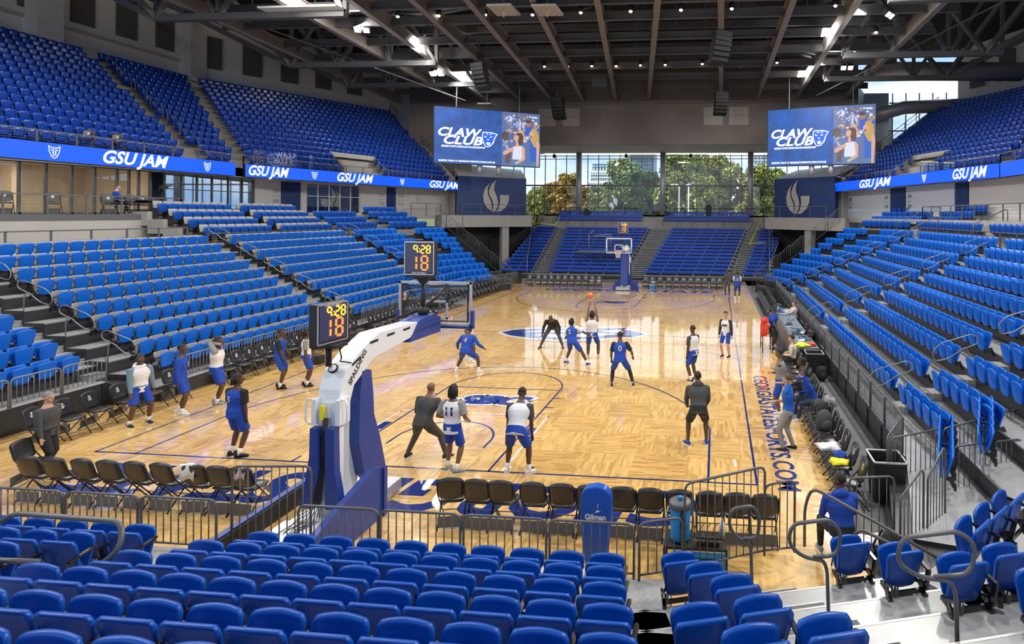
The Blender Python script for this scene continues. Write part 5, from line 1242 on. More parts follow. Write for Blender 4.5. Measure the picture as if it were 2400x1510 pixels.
make_bulk('fixed', 'fixed_seating', [M['seat'], M['seat'], M['seatframe']], 'dark blue fixed seats in the short rows under the concourse walls', 'seats')
make_bulk('east', 'east_seating', [M['seat2'], M['seat2'], M['seatframe']], 'remaining bright blue seats in the upper and far rows of the east stand', 'seats')
make_bulk('up_west', 'upper_west_seating', [M['seatup'], M['seatup'], M['seatup']], 'hundreds of dark blue seats filling the west upper bowl', 'seats')
make_bulk('up_east', 'upper_east_seating', [M['seatup'], M['seatup'], M['seatup']], 'dark blue seats filling the east upper bowl', 'seats')

# ---------------------------------------------------------------- folding chairs
def chair_proto(logo):
    o = empty('folding_chair', cat='chair')
    # back pad: rounded top
    b = MB(); b.add(*panel(.44, .44, .36, .035, .03, .045, -.10, -.165, .53, 10, 10, corner=.22), smooth=True); b.build('backrest', M['blacksoft'], o)
    b = MB(); b.add(*panel(.42, .42, .345, .033, .03, .012, -.10, -.198, .535, 8, 8, corner=.22), smooth=True); b.build('back_shell', M['chairback'], o)
    s = MB(); P = [(-.19, -.17), (.19, -.17), (.215, -.05), (.22, .12), (.19, .20), (.1, .235), (-.1, .235), (-.19, .20), (-.22, .12), (-.215, -.05)]
    n = len(P); V = [(x*.93, y*.93, .425) for x, y in P]+[(x, y, .44) for x, y in P]+[(x, y, .462) for x, y in P]+[(x*.88, y*.88, .48) for x, y in P]
    F = [tuple(reversed(range(n))), tuple(range(3*n, 4*n))]+[(k*n+i, k*n+(i+1) % n, (k+1)*n+(i+1) % n, (k+1)*n+i) for k in range(3) for i in range(n)]
    s.add(V, F, 0, True); s.build('seat', M['blacksoft'], o)
    for x in (-.235, .235):
        l = MB(); l.tube([(x*.97, -.27, .86), (x, -.19, .60), (x, .28, .012)], .0125, 6); l.ball((x, .285, .014), .018, 6); l.build('leg', M['chairmetal'], o)
    for x in (-.215, .215):
        l = MB(); l.tube([(x, .10, .43), (x, -.30, .012)], .0125, 6); l.ball((x, -.303, .014), .018, 6); l.build('leg', M['chairmetal'], o)
    g = MB()
    for x in (-.225, .225): g.add([(x, .16, .42), (x, .02, .42), (x, .20, .22), (x, .215, .20), (x+.006, .16, .42), (x+.006, .02, .42), (x+.006, .20, .22), (x+.006, .215, .20)], [(0, 1, 2, 3), (7, 6, 5, 4)])
    g.build('gusset', M['gusset'], o)
    g = MB(); g.box((0, -.255, .135), (.43, .02, .19)); g.bar((-.235, .2, .13), (.235, .2, .13), .014); g.build('row_spacer', M['greyscreen'], o)
    if logo:
        g = MB(); q = lambda x, z: (x, -.148-.09*(z-.53)/.36-.02*(1-(x/.22)**2), z)
        for P2 in ([(-.04, .83), (.04, .83), (.03, .77), (0, .755), (-.03, .77)], [(-.055, .745), (.055, .745), (.055, .722), (-.055, .722)], [(-.04, .712), (.04, .712), (.04, .69), (-.04, .69)]): g.add([q(*p) for p in P2], [tuple(range(len(P2)))])
        g.build('printed_logo', M['whitecloth'], o)
    freeze(o); return o
CH_B = chair_proto(False); CH_F = chair_proto(True)
for i, x in enumerate((-6.36, -5.80, -5.20, -4.67, -4.10, -3.56, -2.92, -2.42, -1.97)):
    place(CH_B, (x+.02, -2.04, 0), rnd.uniform(-.10, .02)+.03, f'black padded folding chair seen from behind, {nth(i+1)} from the picture edge', 'folding chairs behind the near baseline')
place(CH_B, (-7.15, -1.55, 0), -1.3, 'black folding chair turned sideways beside the walking man in grey', None)
for i, x in enumerate((1.99, 2.52, 2.96, 3.54, 4.06, 4.55, 5.13, 5.61, 6.12, 6.63, 7.10, 7.56)):
    place(CH_B, (x+.02, -2.04, 0), .02 if i else .22, f'black padded folding chair seen from behind, {nth(i+1)} east of the blue hoop base', 'folding chairs behind the near baseline')
WCH = [.15, .75, 1.40, 2.10, 2.80, 3.55, 5.35, 5.95, 6.5, 7.05, 7.65, 8.2, 8.8, 9.35]
for i, y in enumerate(WCH):
    place(CH_F, (-9.20, y, 0), -PI/2+rnd.uniform(-.05, .22), f'black folding chair with white logo on the west sideline, {nth(i+1)} from the near end', 'west sideline folding chairs')
y = 10.0
i = 0
while y < 30.6:
    if not 12.3 < y < 12.9:
        place(CH_F, (-9.02+(.10 if y < 22 else 0), y, 0), -PI/2+.05, f'black folding chair on the west sideline beyond the shot clock, {nth(i+1) if i < 29 else "last"} from it', 'far west sideline folding chairs'); i += 1
    y += .62
y = 21.5; i = 0
while y < 27:
    place(CH_F, (-9.30+.0, y+.2, 0) if False else (-9.42, y+.3, 0), -PI/2+.05, f'black folding chair in the second west row near the corner, {nth(i+1)} along', 'second row chairs, west corner'); i += 1; y += .62
for i, px in enumerate((1241, 1261, 1276.5, 1291, 1307, 1323, 1339, 1355, 1371.5, 1387, 1403)):
    p = atp(px, 660, 31.2); place(CH_F, (p.x, 31.15, 0), PI, f'black folding chair before the bench stand, {nth(i+1)} counted from the west corner', 'folding chairs at the far baseline, west part')
for i, px in enumerate((1513, 1529, 1546.5, 1567.5, 1584.5, 1602, 1619, 1636, 1652, 1672, 1687)):
    p = atp(px, 660, 31.2); place(CH_F, (p.x, 31.15, 0), PI, f'black folding chair before the bench stand, {nth(i+1)} east of the far hoop', 'folding chairs at the far baseline, east part')
ECH = [-.62, .11, .83, 1.45, 2.02, 2.69, 3.36, 4.0, 4.65, 5.3, 5.95, 6.6, 7.25, 7.9, 8.5]
for i, y in enumerate(ECH):
    place(CH_F, (9.38, y, 0), PI/2-.08, f'black bench chair with logo on the dark mat, {nth(i+1)} from the near end', 'bench chairs on the east side')
for i in range(12):
    place(CH_F, (9.75, 20.2+.62*i, 0), PI/2-.05, f'black bench chair beyond the scorer table, {nth(i+1)} along', 'far bench chairs on the east side')
place(CH_F, (10.05, 18.6, 0), PI+.1, 'black folding chair facing the camera at the far end of the scorer table', None)
for i, (x, y, z, rz) in enumerate(((-21.0, 7.9, 5.45, -2.1), (-21.3, 9.8, 5.45, -2.1), (-21.2, 12.0, 5.45, -2.0), (-21.6, 12.3, 5.45, -1.9), (-21.2, 13.0, 5.45, -2.2), (-21.0, 13.4, 5.45, -2.1))):
    place(CH_F, (x, y, z), rz, f'black folding chair on the suite deck, {nth(i+1)} from the picture edge', 'folding chairs on the suite deck')
for i, (x, y) in enumerate(((-22.3, 11.9), (-22.3, 13.2))):
    place(CH_F, (x, y, 8.45), 2.2+PI/2, f'black folding chair on the upper wheelchair platform, {nth(i+1)} of two', 'folding chairs on the upper platform')

# ---------------------------------------------------------------- hoops
def seg7(mb, ch, org, right, up, w, h, mi=0, off=Vector((0, 0, 0)), t=.16):
    S = {'0': 'abcdef', '1': 'bc', '2': 'abged', '3': 'abgcd', '4': 'fgbc', '5': 'afgcd', '6': 'afgedc', '7': 'abc', '8': 'abcdefg', '9': 'abcfg'}[ch]
    seg_ = {'a': ((0, 1), (1, 1)), 'b': ((1, .5), (1, 1)), 'c': ((1, 0), (1, .5)), 'd': ((0, 0), (1, 0)), 'e': ((0, 0), (0, .5)), 'f': ((0, .5), (0, 1)), 'g': ((0, .5), (1, .5))}
    n = right.cross(up)
    for s in S:
        a, b = seg_[s]; A_ = org+right*w*a[0]+up*h*a[1]; B_ = org+right*w*b[0]+up*h*b[1]; d = (B_-A_).normalized(); A_ += d*w*.13; B_ -= d*w*.13
        mb.bar(A_, B_, w*t*1.25, .006, mi, up=tuple(n))
def clock(loc, rz, label, w=.70, h=.76):
    o = empty('shot_clock', loc, rz); tag(o, label, 'shot clock')
    b = MB(); b.box((0, 0, h/2), (w, .17, h)); b.build('case', M['black'], o)
    b = MB()
    for sx in (-1, 1): b.box((sx*(w/2-.012), -.088, h/2), (.024, .01, h))
    for z in (.012, h-.012): b.box((0, -.088, z), (w, .01, .024))
    b.build('bezel', M['steel'], o)
    b = MB(); b.box((0, -.088, h/2+.01), (w-.09, .008, h-.09)); b.build('face', mat('clock_face', (.05, .05, .11), .35), o)
    R_ = Vector((1, 0, 0)); U_ = Vector((0, 0, 1))
    a = MB()
    for ch, x in (('9', -.125), ('2', .045), ('8', .175)): seg7(a, ch, Vector((x, -.096, h*.66)), R_, U_, .085, .17, t=.26)
    for z in (.70, .78): a.box((.012, -.096, h*z), (.022, .006, .022))
    a.build('time_digits', M['amber'], o)
    a = MB()
    for ch, x in (('1', -.20), ('8', .06)): seg7(a, ch, Vector((x, -.096, h*.16)), R_, U_, .14, .31, t=.24)
    a.build('count_digits', M['redled'], o)
    text_obj('DAKTRONICS', .055, M['whitecloth'], (0, -.094, .045 if loc[2] > 4 else h-.04), (1, 0, 0), (0, 0, 1), o)
    b = MB(); b.box((0, 0, -.03), (w*.9, .2, .05)); b.build('mount_plate', M['black'], o)
    return o
def hoop(y0, s, label, near):
    """portable hoop; y0 = baseline, s = +1 plays towards +Y"""
    Y = lambda v: y0+s*v
    o = empty('basketball_hoop', (0, Y(-2.2), 0)); tag(o, label, 'basketball hoop'); ad = lambda mb, nm, mt: wp(mb.build(nm, mt), o)
    # mast: white box arm with a bend, side profile in (Y, z)
    def prof(P, x0, x1, mb, mi=0):
        q = [(Y(a), b) for a, b in P]; q = q if s > 0 else q[::-1]; mb.prism(q, x0, x1, mi, 'x')
    a = MB(); prof([(-2.66, 2.12), (-2.60, 2.50), (-2.46, 2.80), (-2.02, 3.06), (-1.45, 3.27), (.15, 3.21), (-.30, 2.93), (-1.62, 2.83), (-2.22, 2.48), (-2.40, 2.05)], -.20, .20, a)
    arm = ad(a, 'arm', M['whitepaint'])
    if near:
        t = text_mesh('SPALDING', .15, M['black'], depth=.002, bold=.004); 
        d = Vector((0, .62, .66)).normalized(); u = Vector((0, -.66, .62)).normalized(); z = Vector((1, 0, 0))
        t.transform(Matrix(((d.x, u.x, z.x, .203), (d.y, u.y, z.y, -2.12), (d.z, u.z, z.z, 2.78), (0, 0, 0, 1)))); tt = bpy.data.objects.new('lettering', t); COL.objects.link(tt); tt.parent = arm; tt['label'] = 'black brand lettering'
        g = MB()
        for ya, za in ((-2.16, 2.96), (-1.62, 3.20), (-1.05, 3.22), (-.45, 3.21)): g.box((.203, ya, za-.06), (.01, .26, .045), rx=.35 if ya < -2 else 0)
        gg = g.build('slot', M['black']); gg.parent = arm
        g = MB(); g.tube([(.0, -2.50, 2.84), (.0, -2.53, 2.86)], .085, 16); g.tube([(.0, -2.53, 2.86), (.0, -2.535, 2.864)], .065, 16, 1); gg = g.build('round_badge', [M['black'], M['whitepaint']]); gg.parent = arm
    a = MB()
    a.span((-.16, Y(-2.68), .32), (.20, Y(-2.50), 2.3)); a.span((-.24, Y(-2.74), 1.92), (-.16, Y(-2.45), 2.36)); a.span((.20, Y(-2.74), 1.92), (.28, Y(-2.45), 2.36)); a.span((-.34, Y(-2.05), .32), (.0, Y(-1.80), 2.3))
    ad(a, 'mast', M['whitepaint'])
    a = MB()
    for P3 in ([(-.38, .52), (-.10, .52), (-.03, 1.2), (-.05, 1.90), (-.19, 1.90), (-.20, 1.4), (-.27, 1.0)], [(.10, .52), (.38, .52), (.33, .85), (.27, 1.15), (.25, 1.90), (.09, 1.90), (.09, 1.2)]): a.prism(P3, Y(-2.84), Y(-2.70), 0, 'y')
    ad(a, 'mast_pad', M['navypad'])
    a = MB(); prof([(-1.70, 2.62), (-1.98, 2.66), (-2.05, 2.06), (-2.06, 1.36), (-1.88, .70), (-1.62, .42), (-1.15, .42), (-1.38, 1.20), (-1.60, 1.75), (-1.62, 2.1)], .02, .20, a) if near else prof([(-1.35, 2.66), (-1.75, 2.70), (-1.7, .42), (-1.05, .42)], -.26, .26, a)
    ad(a, 'front_pad', M['navypad'])
    a = MB(); prof([(-.36, 2.84), (.02, 3.23), (.70, 3.28), (1.02, 3.14), (1.02, 2.80)], -.22, .22, a); pad = ad(a, 'arm_pad', M['navypad'])
    g = MB(); g.span((.241, Y(-.15), 3.02), (.243, Y(1.02), 3.03)); gg = g.build('pad_seam', M['black']); gg.parent = pad
    # base
    a = MB(); a.span((-.60, Y(-4.3), .04), (.42, Y(-1.0), .26)); ad(a, 'base_frame', M['steel'])
    a = MB(); a.span((-.55, Y(-3.6), .27), (.40, Y(-2.95), .36)); a.span((-.3, Y(-2.95), .26), (.35, Y(-1.4), .33)); ad(a, 'base_plate', M['whitepaint'])
    if near:
        a = MB(); prof([(-4.6, 0), (-1.98, 0), (-1.90, .0), (-1.88, .60), (-1.92, .88), (-2.22, .98), (-4.6, .40)], .50, .62, a); a.prism([(.66, 0), (.66, .9), (.40, .62), (.40, 0)], Y(-2.0), Y(-1.9), 0, 'y')
        ad(a, 'side_pad', M['navypad'])
        a = MB(); prof([(-4.4, 0), (-1.0, 0), (-1.0, .36), (-4.4, .34)], -1.34, -1.22, a, 0); prof([(-4.4, 0), (-1.0, 0), (-1.0, .33), (-4.4, .31)], -1.22, -1.18, a, 1)
        ad(a, 'kick_pad', [M['navypad'], M['black']])
        a = MB()
        for i in range(9):
            r = random.Random(i); P = [(-.02+.012*i, -2.74, 2.05), (-.04+.010*i, -2.78, 1.3), (-.10+.02*i, -2.87, .7), (-.3+.05*i, -3.0, .40), (-.6+r.random()*.5, -3.4-r.random()*.6, .30), (-.9+r.random()*.6, -3.5-r.random()*.6, .28)]
            a.tube(P, .007, 5)
        for i in range(14):
            r = random.Random(i+40); c = (-.75+r.random()*.7, -3.3-r.random()*.8, .29); rr = .1+r.random()*.14
            a.tube([(c[0]+rr*math.cos(t*.7), c[1]+rr*math.sin(t*.7), c[2]+.006*t) for t in range(9)], .008, 4)
        ad(a, 'loose_cable', M['black'])
        a = MB(); a.box((-.04, -2.73, 2.14), (.07, .05, .24)); ad(a, 'yellow_tag', M['yellow'])
        for x in (-.36, .40):
            a = MB(); a.tube([(x*.6, -2.68, 2.36), (x*.9, -2.70, 2.36), (x, -2.71, 2.28), (x, -2.71, 2.0), (x*.9, -2.70, 1.92), (x*.6, -2.68, 1.92)], .017, 8); ad(a, 'grab_handle', M['whitepaint'])
    else:
        a = MB(); a.prism([(-.95, 0), (.98, 0), (.98, .25), (.7, .62), (.45, .72), (-.45, .72), (-.75, .6), (-.95, .2)], Y(-1.9), Y(-1.7), 0, 'y'); a.span((-.7, Y(-3.5), 0), (.7, Y(-1.8), .5)); a.prism([(-.42, .6), (.42, .6), (.26, 1.3), (.24, 2.6), (-.24, 2.6), (-.26, 1.3)], Y(-1.75), Y(-1.6), 0, 'y')
        ad(a, 'base_pad', M['navypad'])
    # board
    yb = Y(1.22); a = MB(); t = .055; hw = .915; z0, z1 = 2.895, 3.965; yy = yb-s*.03
    for x in (-hw+t/2, hw-t/2): a.box((x, yy, (z0+z1)/2), (t, .05, z1-z0))
    for z in (z0+t/2, z1-t/2): a.box((0, yy, z), (2*hw, .05, t))
    fr = ad(a, 'backboard_frame', M['steel' if near else 'whitepaint'])
    a = MB(); 
    for x in (-.82, .82): a.box((x, yy-s*.02, 3.46), (.022, .03, .92))
    for z in (3.02, 3.86): a.box((0, yy-s*.02, z), (1.64, .03, .022))
    g = a.build('gasket', M['black' if near else 'whitepaint']); g.parent = fr
    a = MB(); a.box((0, yb-s*.012, (z0+z1)/2), (2*hw-.08, .012, z1-z0-.08)); ad(a, 'glass_board', M['acryl'])
    a = MB(); sq = .305
    for x in (-sq+.025, sq-.025): a.box((x, yb, 3.28), (.05, .008, .45))
    for z in (3.07, 3.48): a.box((0, yb, z), (2*sq, .008, .05))
    ad(a, 'target_square', M['whitepaint'])
    a = MB(); w = .065
    for x in (-hw-.015, hw+.015): a.box((x, yb-s*.02, 3.08), (w, .10, .40))
    a.box((0, yb-s*.02, 2.875), (2*hw+.1, .10, .055)); ad(a, 'edge_padding', M['navypad'])
    a = MB(); yc = Y(1.22+.15+.228); a.tube([(.228*math.cos(q*PI/12), yc+.228*math.sin(q*PI/12), 3.05) for q in range(24)], .010, 8, closed=True); a.box((0, Y(1.29), 3.03), (.16, .12, .05)); a.bar((-.06, Y(1.3), 3.02), (-.15, Y(1.45), 3.045), .015); a.bar((.06, Y(1.3), 3.02), (.15, Y(1.45), 3.045), .015); ad(a, 'rim', M['rimred'])
    a = MB(); prof_ = [(.225, 3.04), (.19, 2.92), (.155, 2.80), (.14, 2.70), (.155, 2.60)]
    for j in range(12):
        for dr in (-1, 1):
            P = [(r_*math.cos((j+dr*.5*k_)*PI/6), yc+r_*math.sin((j+dr*.5*k_)*PI/6), z_) for k_, (r_, z_) in enumerate(prof_)]; a.tube(P, .006, 4)
    ad(a, 'net', M['netw'])
    if near:
        a = MB()
        for i in range(6): r = random.Random(i); a.box((-.75+.05*i, yb-.07, 3.86-.05*i+.03*r.random()), (.05, .05, .05)); 
        a.tube([(-.78, yb-.1, 3.88), (-.55, yb-.12, 3.8), (0, yb-.1, 3.84), (.7, yb-.1, 3.86)], .016, 6); a.tube([(.28, yb-.1, 3.84), (.2, .8, 3.62), (.0, .65, 3.42), (-.3, .55, 3.30), (-.62, .6, 3.16)], .035, 8)
        ad(a, 'camera_rig', M['black'])
        a = MB(); a.tube([(0, .62, 3.25), (0, .62, 4.12)], .045, 8); a.lathe([(.10, 0), (.14, .12), (.05, .2)], (0, .62, 3.26), 10); a.add([(-.2, .56, 4.16), (.2, .56, 4.16), (.05, .56, 3.98), (-.05, .56, 3.98), (-.2, .68, 4.16), (.2, .68, 4.16), (.05, .68, 3.98), (-.05, .68, 3.98)], [(0, 1, 2, 3), (7, 6, 5, 4), (1, 5, 6, 2), (0, 3, 7, 4)]); ad(a, 'clock_post', M['black'])
        a = MB(); a.tube([(-.06, -2.55, 2.9), (-.06, -2.55, 3.28)], .05, 8); a.box((-.06, -2.55, 3.27), (.5, .32, .05)); a.tube([(.1, -2.5, 3.25), (.18, -2.55, 3.05), (.05, -2.4, 2.95), (.2, -2.3, 2.9)], .012, 5); ad(a, 'rear_clock_post', M['black'])
    else:
        a = MB(); a.bar((0, Y(-.2), 3.2), (0, Y(-.2), 4.2), .08); ad(a, 'clock_post', M['black'])
        a = MB(); a.lathe([(.03, 0), (.22, .05), (.26, .25), (.1, .45), (.02, .5)], (.5, Y(1.0), 3.0), 10); ad(a, 'cloth_cover', M['whitecloth'])
hoop(0, 1, 'near portable hoop with white arm and blue padded base', True); hoop(LN, -1, 'far hoop in front of the bench stand with blue base', False)
clock((0, .50, 4.20), .02, 'shot clock reading 9:28 and 18 standing above the near backboard'); clock((-.06, -2.55, 3.32), math.radians(80), 'shot clock reading 9:28 and 18 turned sideways on the hoop mast', .66, .70); clock((-.05, LN+.9, 4.25), 0, 'far shot clock reading 9:28 and 18 above the far hoop', .75, .78)

# ---------------------------------------------------------------- floor-side things
def ball(x, y, z, label, r=.12):
    o = empty('basketball', (x, y, z)); tag(o, label, 'ball'); b = MB(); b.ball((0, 0, 0), r, 16); b.build('rubber_shell', M['orange'], o); b = MB()
    for ax in range(3):
        P = []
        for i in range(20): a = 2*PI*i/20; c, s_ = math.cos(a)*r*1.004, math.sin(a)*r*1.004; P.append(((c, s_, 0), (c, 0, s_), (0, c, s_))[ax])
        b.tube(P, .003, 4, closed=True)
    b.build('seam', M['black'], o); return o
o = empty('padded_dummy', (4.84, -2.95, 0)); tag(o, 'tall royal blue padded practice shield standing behind the chairs', 'practice dummy')
P = [(-.17, .02), (.17, .02), (.22, .35), (.255, .8), (.26, 1.0), (.23, 1.14), (.15, 1.22), (0, 1.25), (-.15, 1.22), (-.23, 1.14), (-.26, 1.0), (-.255, .8), (-.22, .35)]
b = MB(); b.prism(P, -.09, .09, 0, 'y'); bo = b.build('pad', M['royal2'], o); bv = bo.modifiers.new('b', 'BEVEL'); bv.width = .03; bv.segments = 3
text_obj('Gilman', .12, M['whitecloth'], (0, -.094, .76), (1, 0, 0), (0, 0, 1), o, bold=.004); b = MB(); b.add([(-.02, -.094, .83), (.09, -.094, .86), (.03, -.094, .88)], [(0, 1, 2)]); b.add([(.03, -.094, .88), (.05, -.094, .98), (.035, -.094, .97)], [(0, 1, 2)]); b.build('printed_mark', M['whitecloth'], o)
o = empty('drink_cooler', (6.20, -3.02, .50)); tag(o, 'bright blue sports drink cooler with black lid standing on the cart', 'cooler')
b = MB(); b.lathe([(.15, 0), (.155, .04), (.15, .08), (.158, .10), (.15, .12), (.165, .5), (.165, .52)], n=20); b.build('barrel', M['skyblue'], o); b = MB(); b.lathe([(.175, .50), (.18, .54), (.178, .58), (.16, .60), (.05, .605)], n=20); b.build('lid', M['greyscreen'], o); b = MB(); b.lathe([(.035, .60), (.035, .66), (.03, .665)], n=10); b.build('cap', M['skyblue'], o)
b = MB(); b.tube([(-.18, 0, .5), (-.21, -.05, .42), (-.19, -.08, .3)], .012, 6); b.tube([(.18, 0, .5), (.21, -.05, .42), (.19, -.08, .3)], .012, 6); b.build('carry_handle', M['steel'], o); text_obj('POWERADE', .10, M['black'], (.05, -.172, .27), (0, 0, 1), (-1, 0, 0), o, bold=.004)
o = empty('drink_cart', (6.42, -3.02, 0)); tag(o, 'black drink cart with bright blue POWERADE panel behind the railing', 'cart')
b = MB(); b.span((-.46, -.22, .04), (.52, .22, .08)); b.span((-.46, -.22, .44), (.52, .22, .48)); 
for x in (-.45, .51):
    for y in (-.21, .21): b.bar((x, y, 0), (x, y, .48), .03)
b.build('cart_frame', M['black'], o); b = MB(); b.span((-.30, -.235, .07), (.49, -.225, .43)); b.span((-.475, -.2, .07), (-.465, .2, .43)); b.build('front_panel', M['skyblue'], o)
b = MB(); b.span((-.02, -.242, .18), (.44, -.236, .34)); b.build('name_plate', M['black'], o); text_obj('POWERADE', .115, M['concl'], (.16, -.245, .26), (1, 0, 0), (0, 0, 1), o, bold=.005, sx=.93)
b = MB(); b.span((.05, -.16, .48), (.40, -.12, .62)); b.build('top_sign', M['black'], o); text_obj('POWER THROUGH', .05, M['concl'], (.225, -.164, .57), (1, 0, 0), (0, 0, 1), o)
b = MB()
for i in range(5): b.tube([(-.0+.1*i, .1, .48), (-.0+.1*i, .1, .62), (.06+.1*i, .1, .70)], .006, 4)
b.build('bottle_rack', M['black'], o)
for i, (x, y) in enumerate(((6.56, -2.98), (6.86, -2.95))):
    b = MB(); b.lathe([(.045, 0), (.045, .22), (.02, .27), (.02, .31)], (x, y, .50), 10); b.build('drink_bottle', M['acryl'] if i == 0 else M['whitecloth'], label=('clear plastic bottle beside the blue cooler', 'white squeeze bottle at the east end of the cart')[i], cat='bottle')
def bin_(x, y, z, label, w=.62, h=.80, liner=True):
    o = empty('waste_bin', (x, y, z)); tag(o, label, 'bin'); b = MB(); a, c = w/2, w/2*.84
    b.add([(-c, -c, 0), (c, -c, 0), (c, c, 0), (-c, c, 0), (-a, -a, h), (a, -a, h), (a, a, h), (-a, a, h), (-a*.93, -a*.93, h), (a*.93, -a*.93, h), (a*.93, a*.93, h), (-a*.93, a*.93, h), (-c*.9, -c*.9, .1), (c*.9, -c*.9, .1), (c*.9, c*.9, .1), (-c*.9, c*.9, .1)],
          [(3, 2, 1, 0)]+[(i, (i+1) % 4, 4+(i+1) % 4, 4+i) for i in range(4)]+[(4+i, 4+(i+1) % 4, 8+(i+1) % 4, 8+i) for i in range(4)]+[(8+i, 8+(i+1) % 4, 12+(i+1) % 4, 12+i) for i in range(4)]+[(12, 13, 14, 15)]); b.build('body', M['black'], o)
    if liner:
        b = MB()
        for i in range(4): q = [(-a, -a), (a, -a), (a, a), (-a, a)]; p, r = q[i], q[(i+1) % 4]; b.bar((*p, h+.01), (*r, h+.01), .03, .03)
        b.build('liner_rim', M['steel'], o)
    return o
bin_(10.15, -.25, .0, 'black square waste bin with clear liner at the near end of the bench chairs'); bin_(10.25, 8.9, 0, 'black square waste bin behind the bench chairs', .6, .72); bin_(10.3, 17.4, 0, 'black square waste bin at the far end of the scorer table', .6, .8); bin_(-9.2, 32.9, 0, 'tall black bin by the dark tunnel west of the bench stand', .62, .85, False)
b = MB(); b.box((-8.0, 7.9, .16), (.50, .32, .32)); b.build('equipment_box', M['black'], label='small black box on the floor in front of the west sideline chairs', cat='box')
# scorer table
o = empty('scorer_table', (9.75, 14.2, 0)); tag(o, 'long grey scorer table with dark front screens on the east sideline', 'table')
b = MB(); b.span((-.02, -4.1, .74), (.75, 4.1, .78)); b.build('tabletop', mat('grey_laminate', (.16, .19, .22), .35), o)
for i in range(4): b = MB(); b.box((-.06, -3.05+2.04*i, .43), (.09, 2.0, .82)); b.build('front_screen', M['greyscreen'], o)
for y in (-3.9, -1.3, 1.3, 3.9): b = MB(); b.bar((.65, y, 0), (.65, y, .74), .04); b.build('leg', M['black'], o)
r = random.Random(5)
for i in range(26):
    y = 10.4+r.random()*7.4; x = 9.85+r.random()*.5; k = r.choice(['laptop', 'paper', 'bottle', 'box', 'cloth'])
    if k == 'laptop':
        o = empty('laptop', (x, y, .78), r.uniform(-.3, .3)-PI/2); tag(o, f'dark open laptop on the scorer table, {nth(i+1)} item from its near end', 'laptop', 'clutter on the scorer table'); b = MB(); b.box((0, 0, .01), (.32, .22, .018)); b.build('keyboard', M['black'], o); b = MB(); b.box((0, .13, .12), (.32, .012, .22), rx=-.25); b.build('lid', M['greyscreen'], o)
    else:
        b = MB()
        if k == 'paper': b.box((x, y, .785), (.22, .3, .01), r.uniform(0, 3))
        elif k == 'bottle': b.lathe([(.03, 0), (.033, .14), (.012, .18), (.012, .2)], (x, y, .78), 10)
        elif k == 'box': b.box((x, y, .82), (.24, .3, .08), r.uniform(-.3, .3))
        else: b.ball((x, y, .80), (.17, .2, .05), 8)
        b.build({'paper': 'paper_sheet', 'bottle': 'water_bottle', 'box': 'audio_mixer', 'cloth': 'folded_cloth'}[k], {'paper': M['whitecloth'], 'bottle': M['skyblue'], 'box': M['glassb'], 'cloth': M['tealcloth']}[k], label={'paper': 'white paper sheet', 'bottle': 'blue water bottle', 'box': 'pale blue mixer box', 'cloth': 'blue folded cloth'}[k]+f' lying on the scorer table, {nth(i+1)} item from its near end', cat='clutter', group='clutter on the scorer table')
o = empty('side_table', (9.95, 9.9, 0)); tag(o, 'small black-skirted table with bright vests at the near end of the scorer table', 'table'); b = MB(); b.span((-.35, -.45, .70), (.6, .45, .74)); b.build('tabletop', M['greyscreen'], o); b = MB(); b.span((-.34, -.44, .02), (-.28, .44, .70)); b.span((-.34, -.44, .02), (.2, -.40, .70)); b.build('skirt', M['black'], o)
def heap(x, y, z, s, m, label, name, seed, cat='clothing', flat_=.5):
    r = random.Random(seed); b = MB()
    b.ball((0, 0, 0), 1, 18); V = []
    for v in b.v:
        k = 1+.22*math.sin(5*v[0]+seed)+.18*math.sin(7*v[1]+2*seed)+.15*math.sin(9*v[2]+seed); V.append((v[0]*k*s[0]+x, v[1]*k*s[1]+y, max(z, z+s[2]*.6+v[2]*k*s[2])))
    b.v = V; return b.build(name, m, label=label, cat=cat)
heap(9.95, 9.75, .745, (.28, .22, .07), M['hivis'], 'bright yellow vest lying on the small side table', 'vest', 2); heap(10.3, 9.95, .745, (.16, .2, .06), M['red'], 'bright red vest beside the yellow vest', 'vest', 3)
heap(9.30, .12, .48, (.20, .13, .05), M['yellow'], 'yellow cloth on a bench chair seat', 'practice_bib', 4); heap(9.38, .38, .48, (.12, .12, .09), M['royal'], 'crumpled royal blue cloth on a bench chair beside the yellow one', 'practice_bib', 5); heap(9.28, .9, .48, (.24, .22, .06), M['whitecloth'], 'white towel thrown over a bench chair', 'towel', 6)
def bag(x, y, z, s, m, label, rz=0, name='backpack'):
    o = empty(name, (x, y, z), rz); tag(o, label, 'bag'); b = MB(); b.ball((0, 0, s*.5), (s*.42, s*.30, s*.52), 12); b.build('body', m, o); b = MB(); b.ball((0, -s*.27, s*.34), (s*.28, s*.12, s*.26), 10); b.build('front_pocket', m, o); b = MB()
    for q in (-1, 1): b.tube([(q*s*.2, s*.28, s*.85), (q*s*.24, s*.40, s*.55), (q*s*.2, s*.28, s*.2)], s*.035, 5)
    b.build('strap', m, o); return o
bag(9.35, 2.0, .46, .50, M['charcoal'], 'black backpack standing on a bench chair', .3); bag(9.45, 2.6, .46, .50, M['blackcloth'], 'second black backpack with straps behind the first one', .6); bag(9.40, 3.1, .46, .42, M['charcoal'], 'dark grey bag on the bench chair next to the seated man in blue', 1.2); heap(9.6, 2.75, .80, (.16, .20, .16), M['greycloth'], 'light grey jacket heaped over the second backpack', 'jacket', 9)
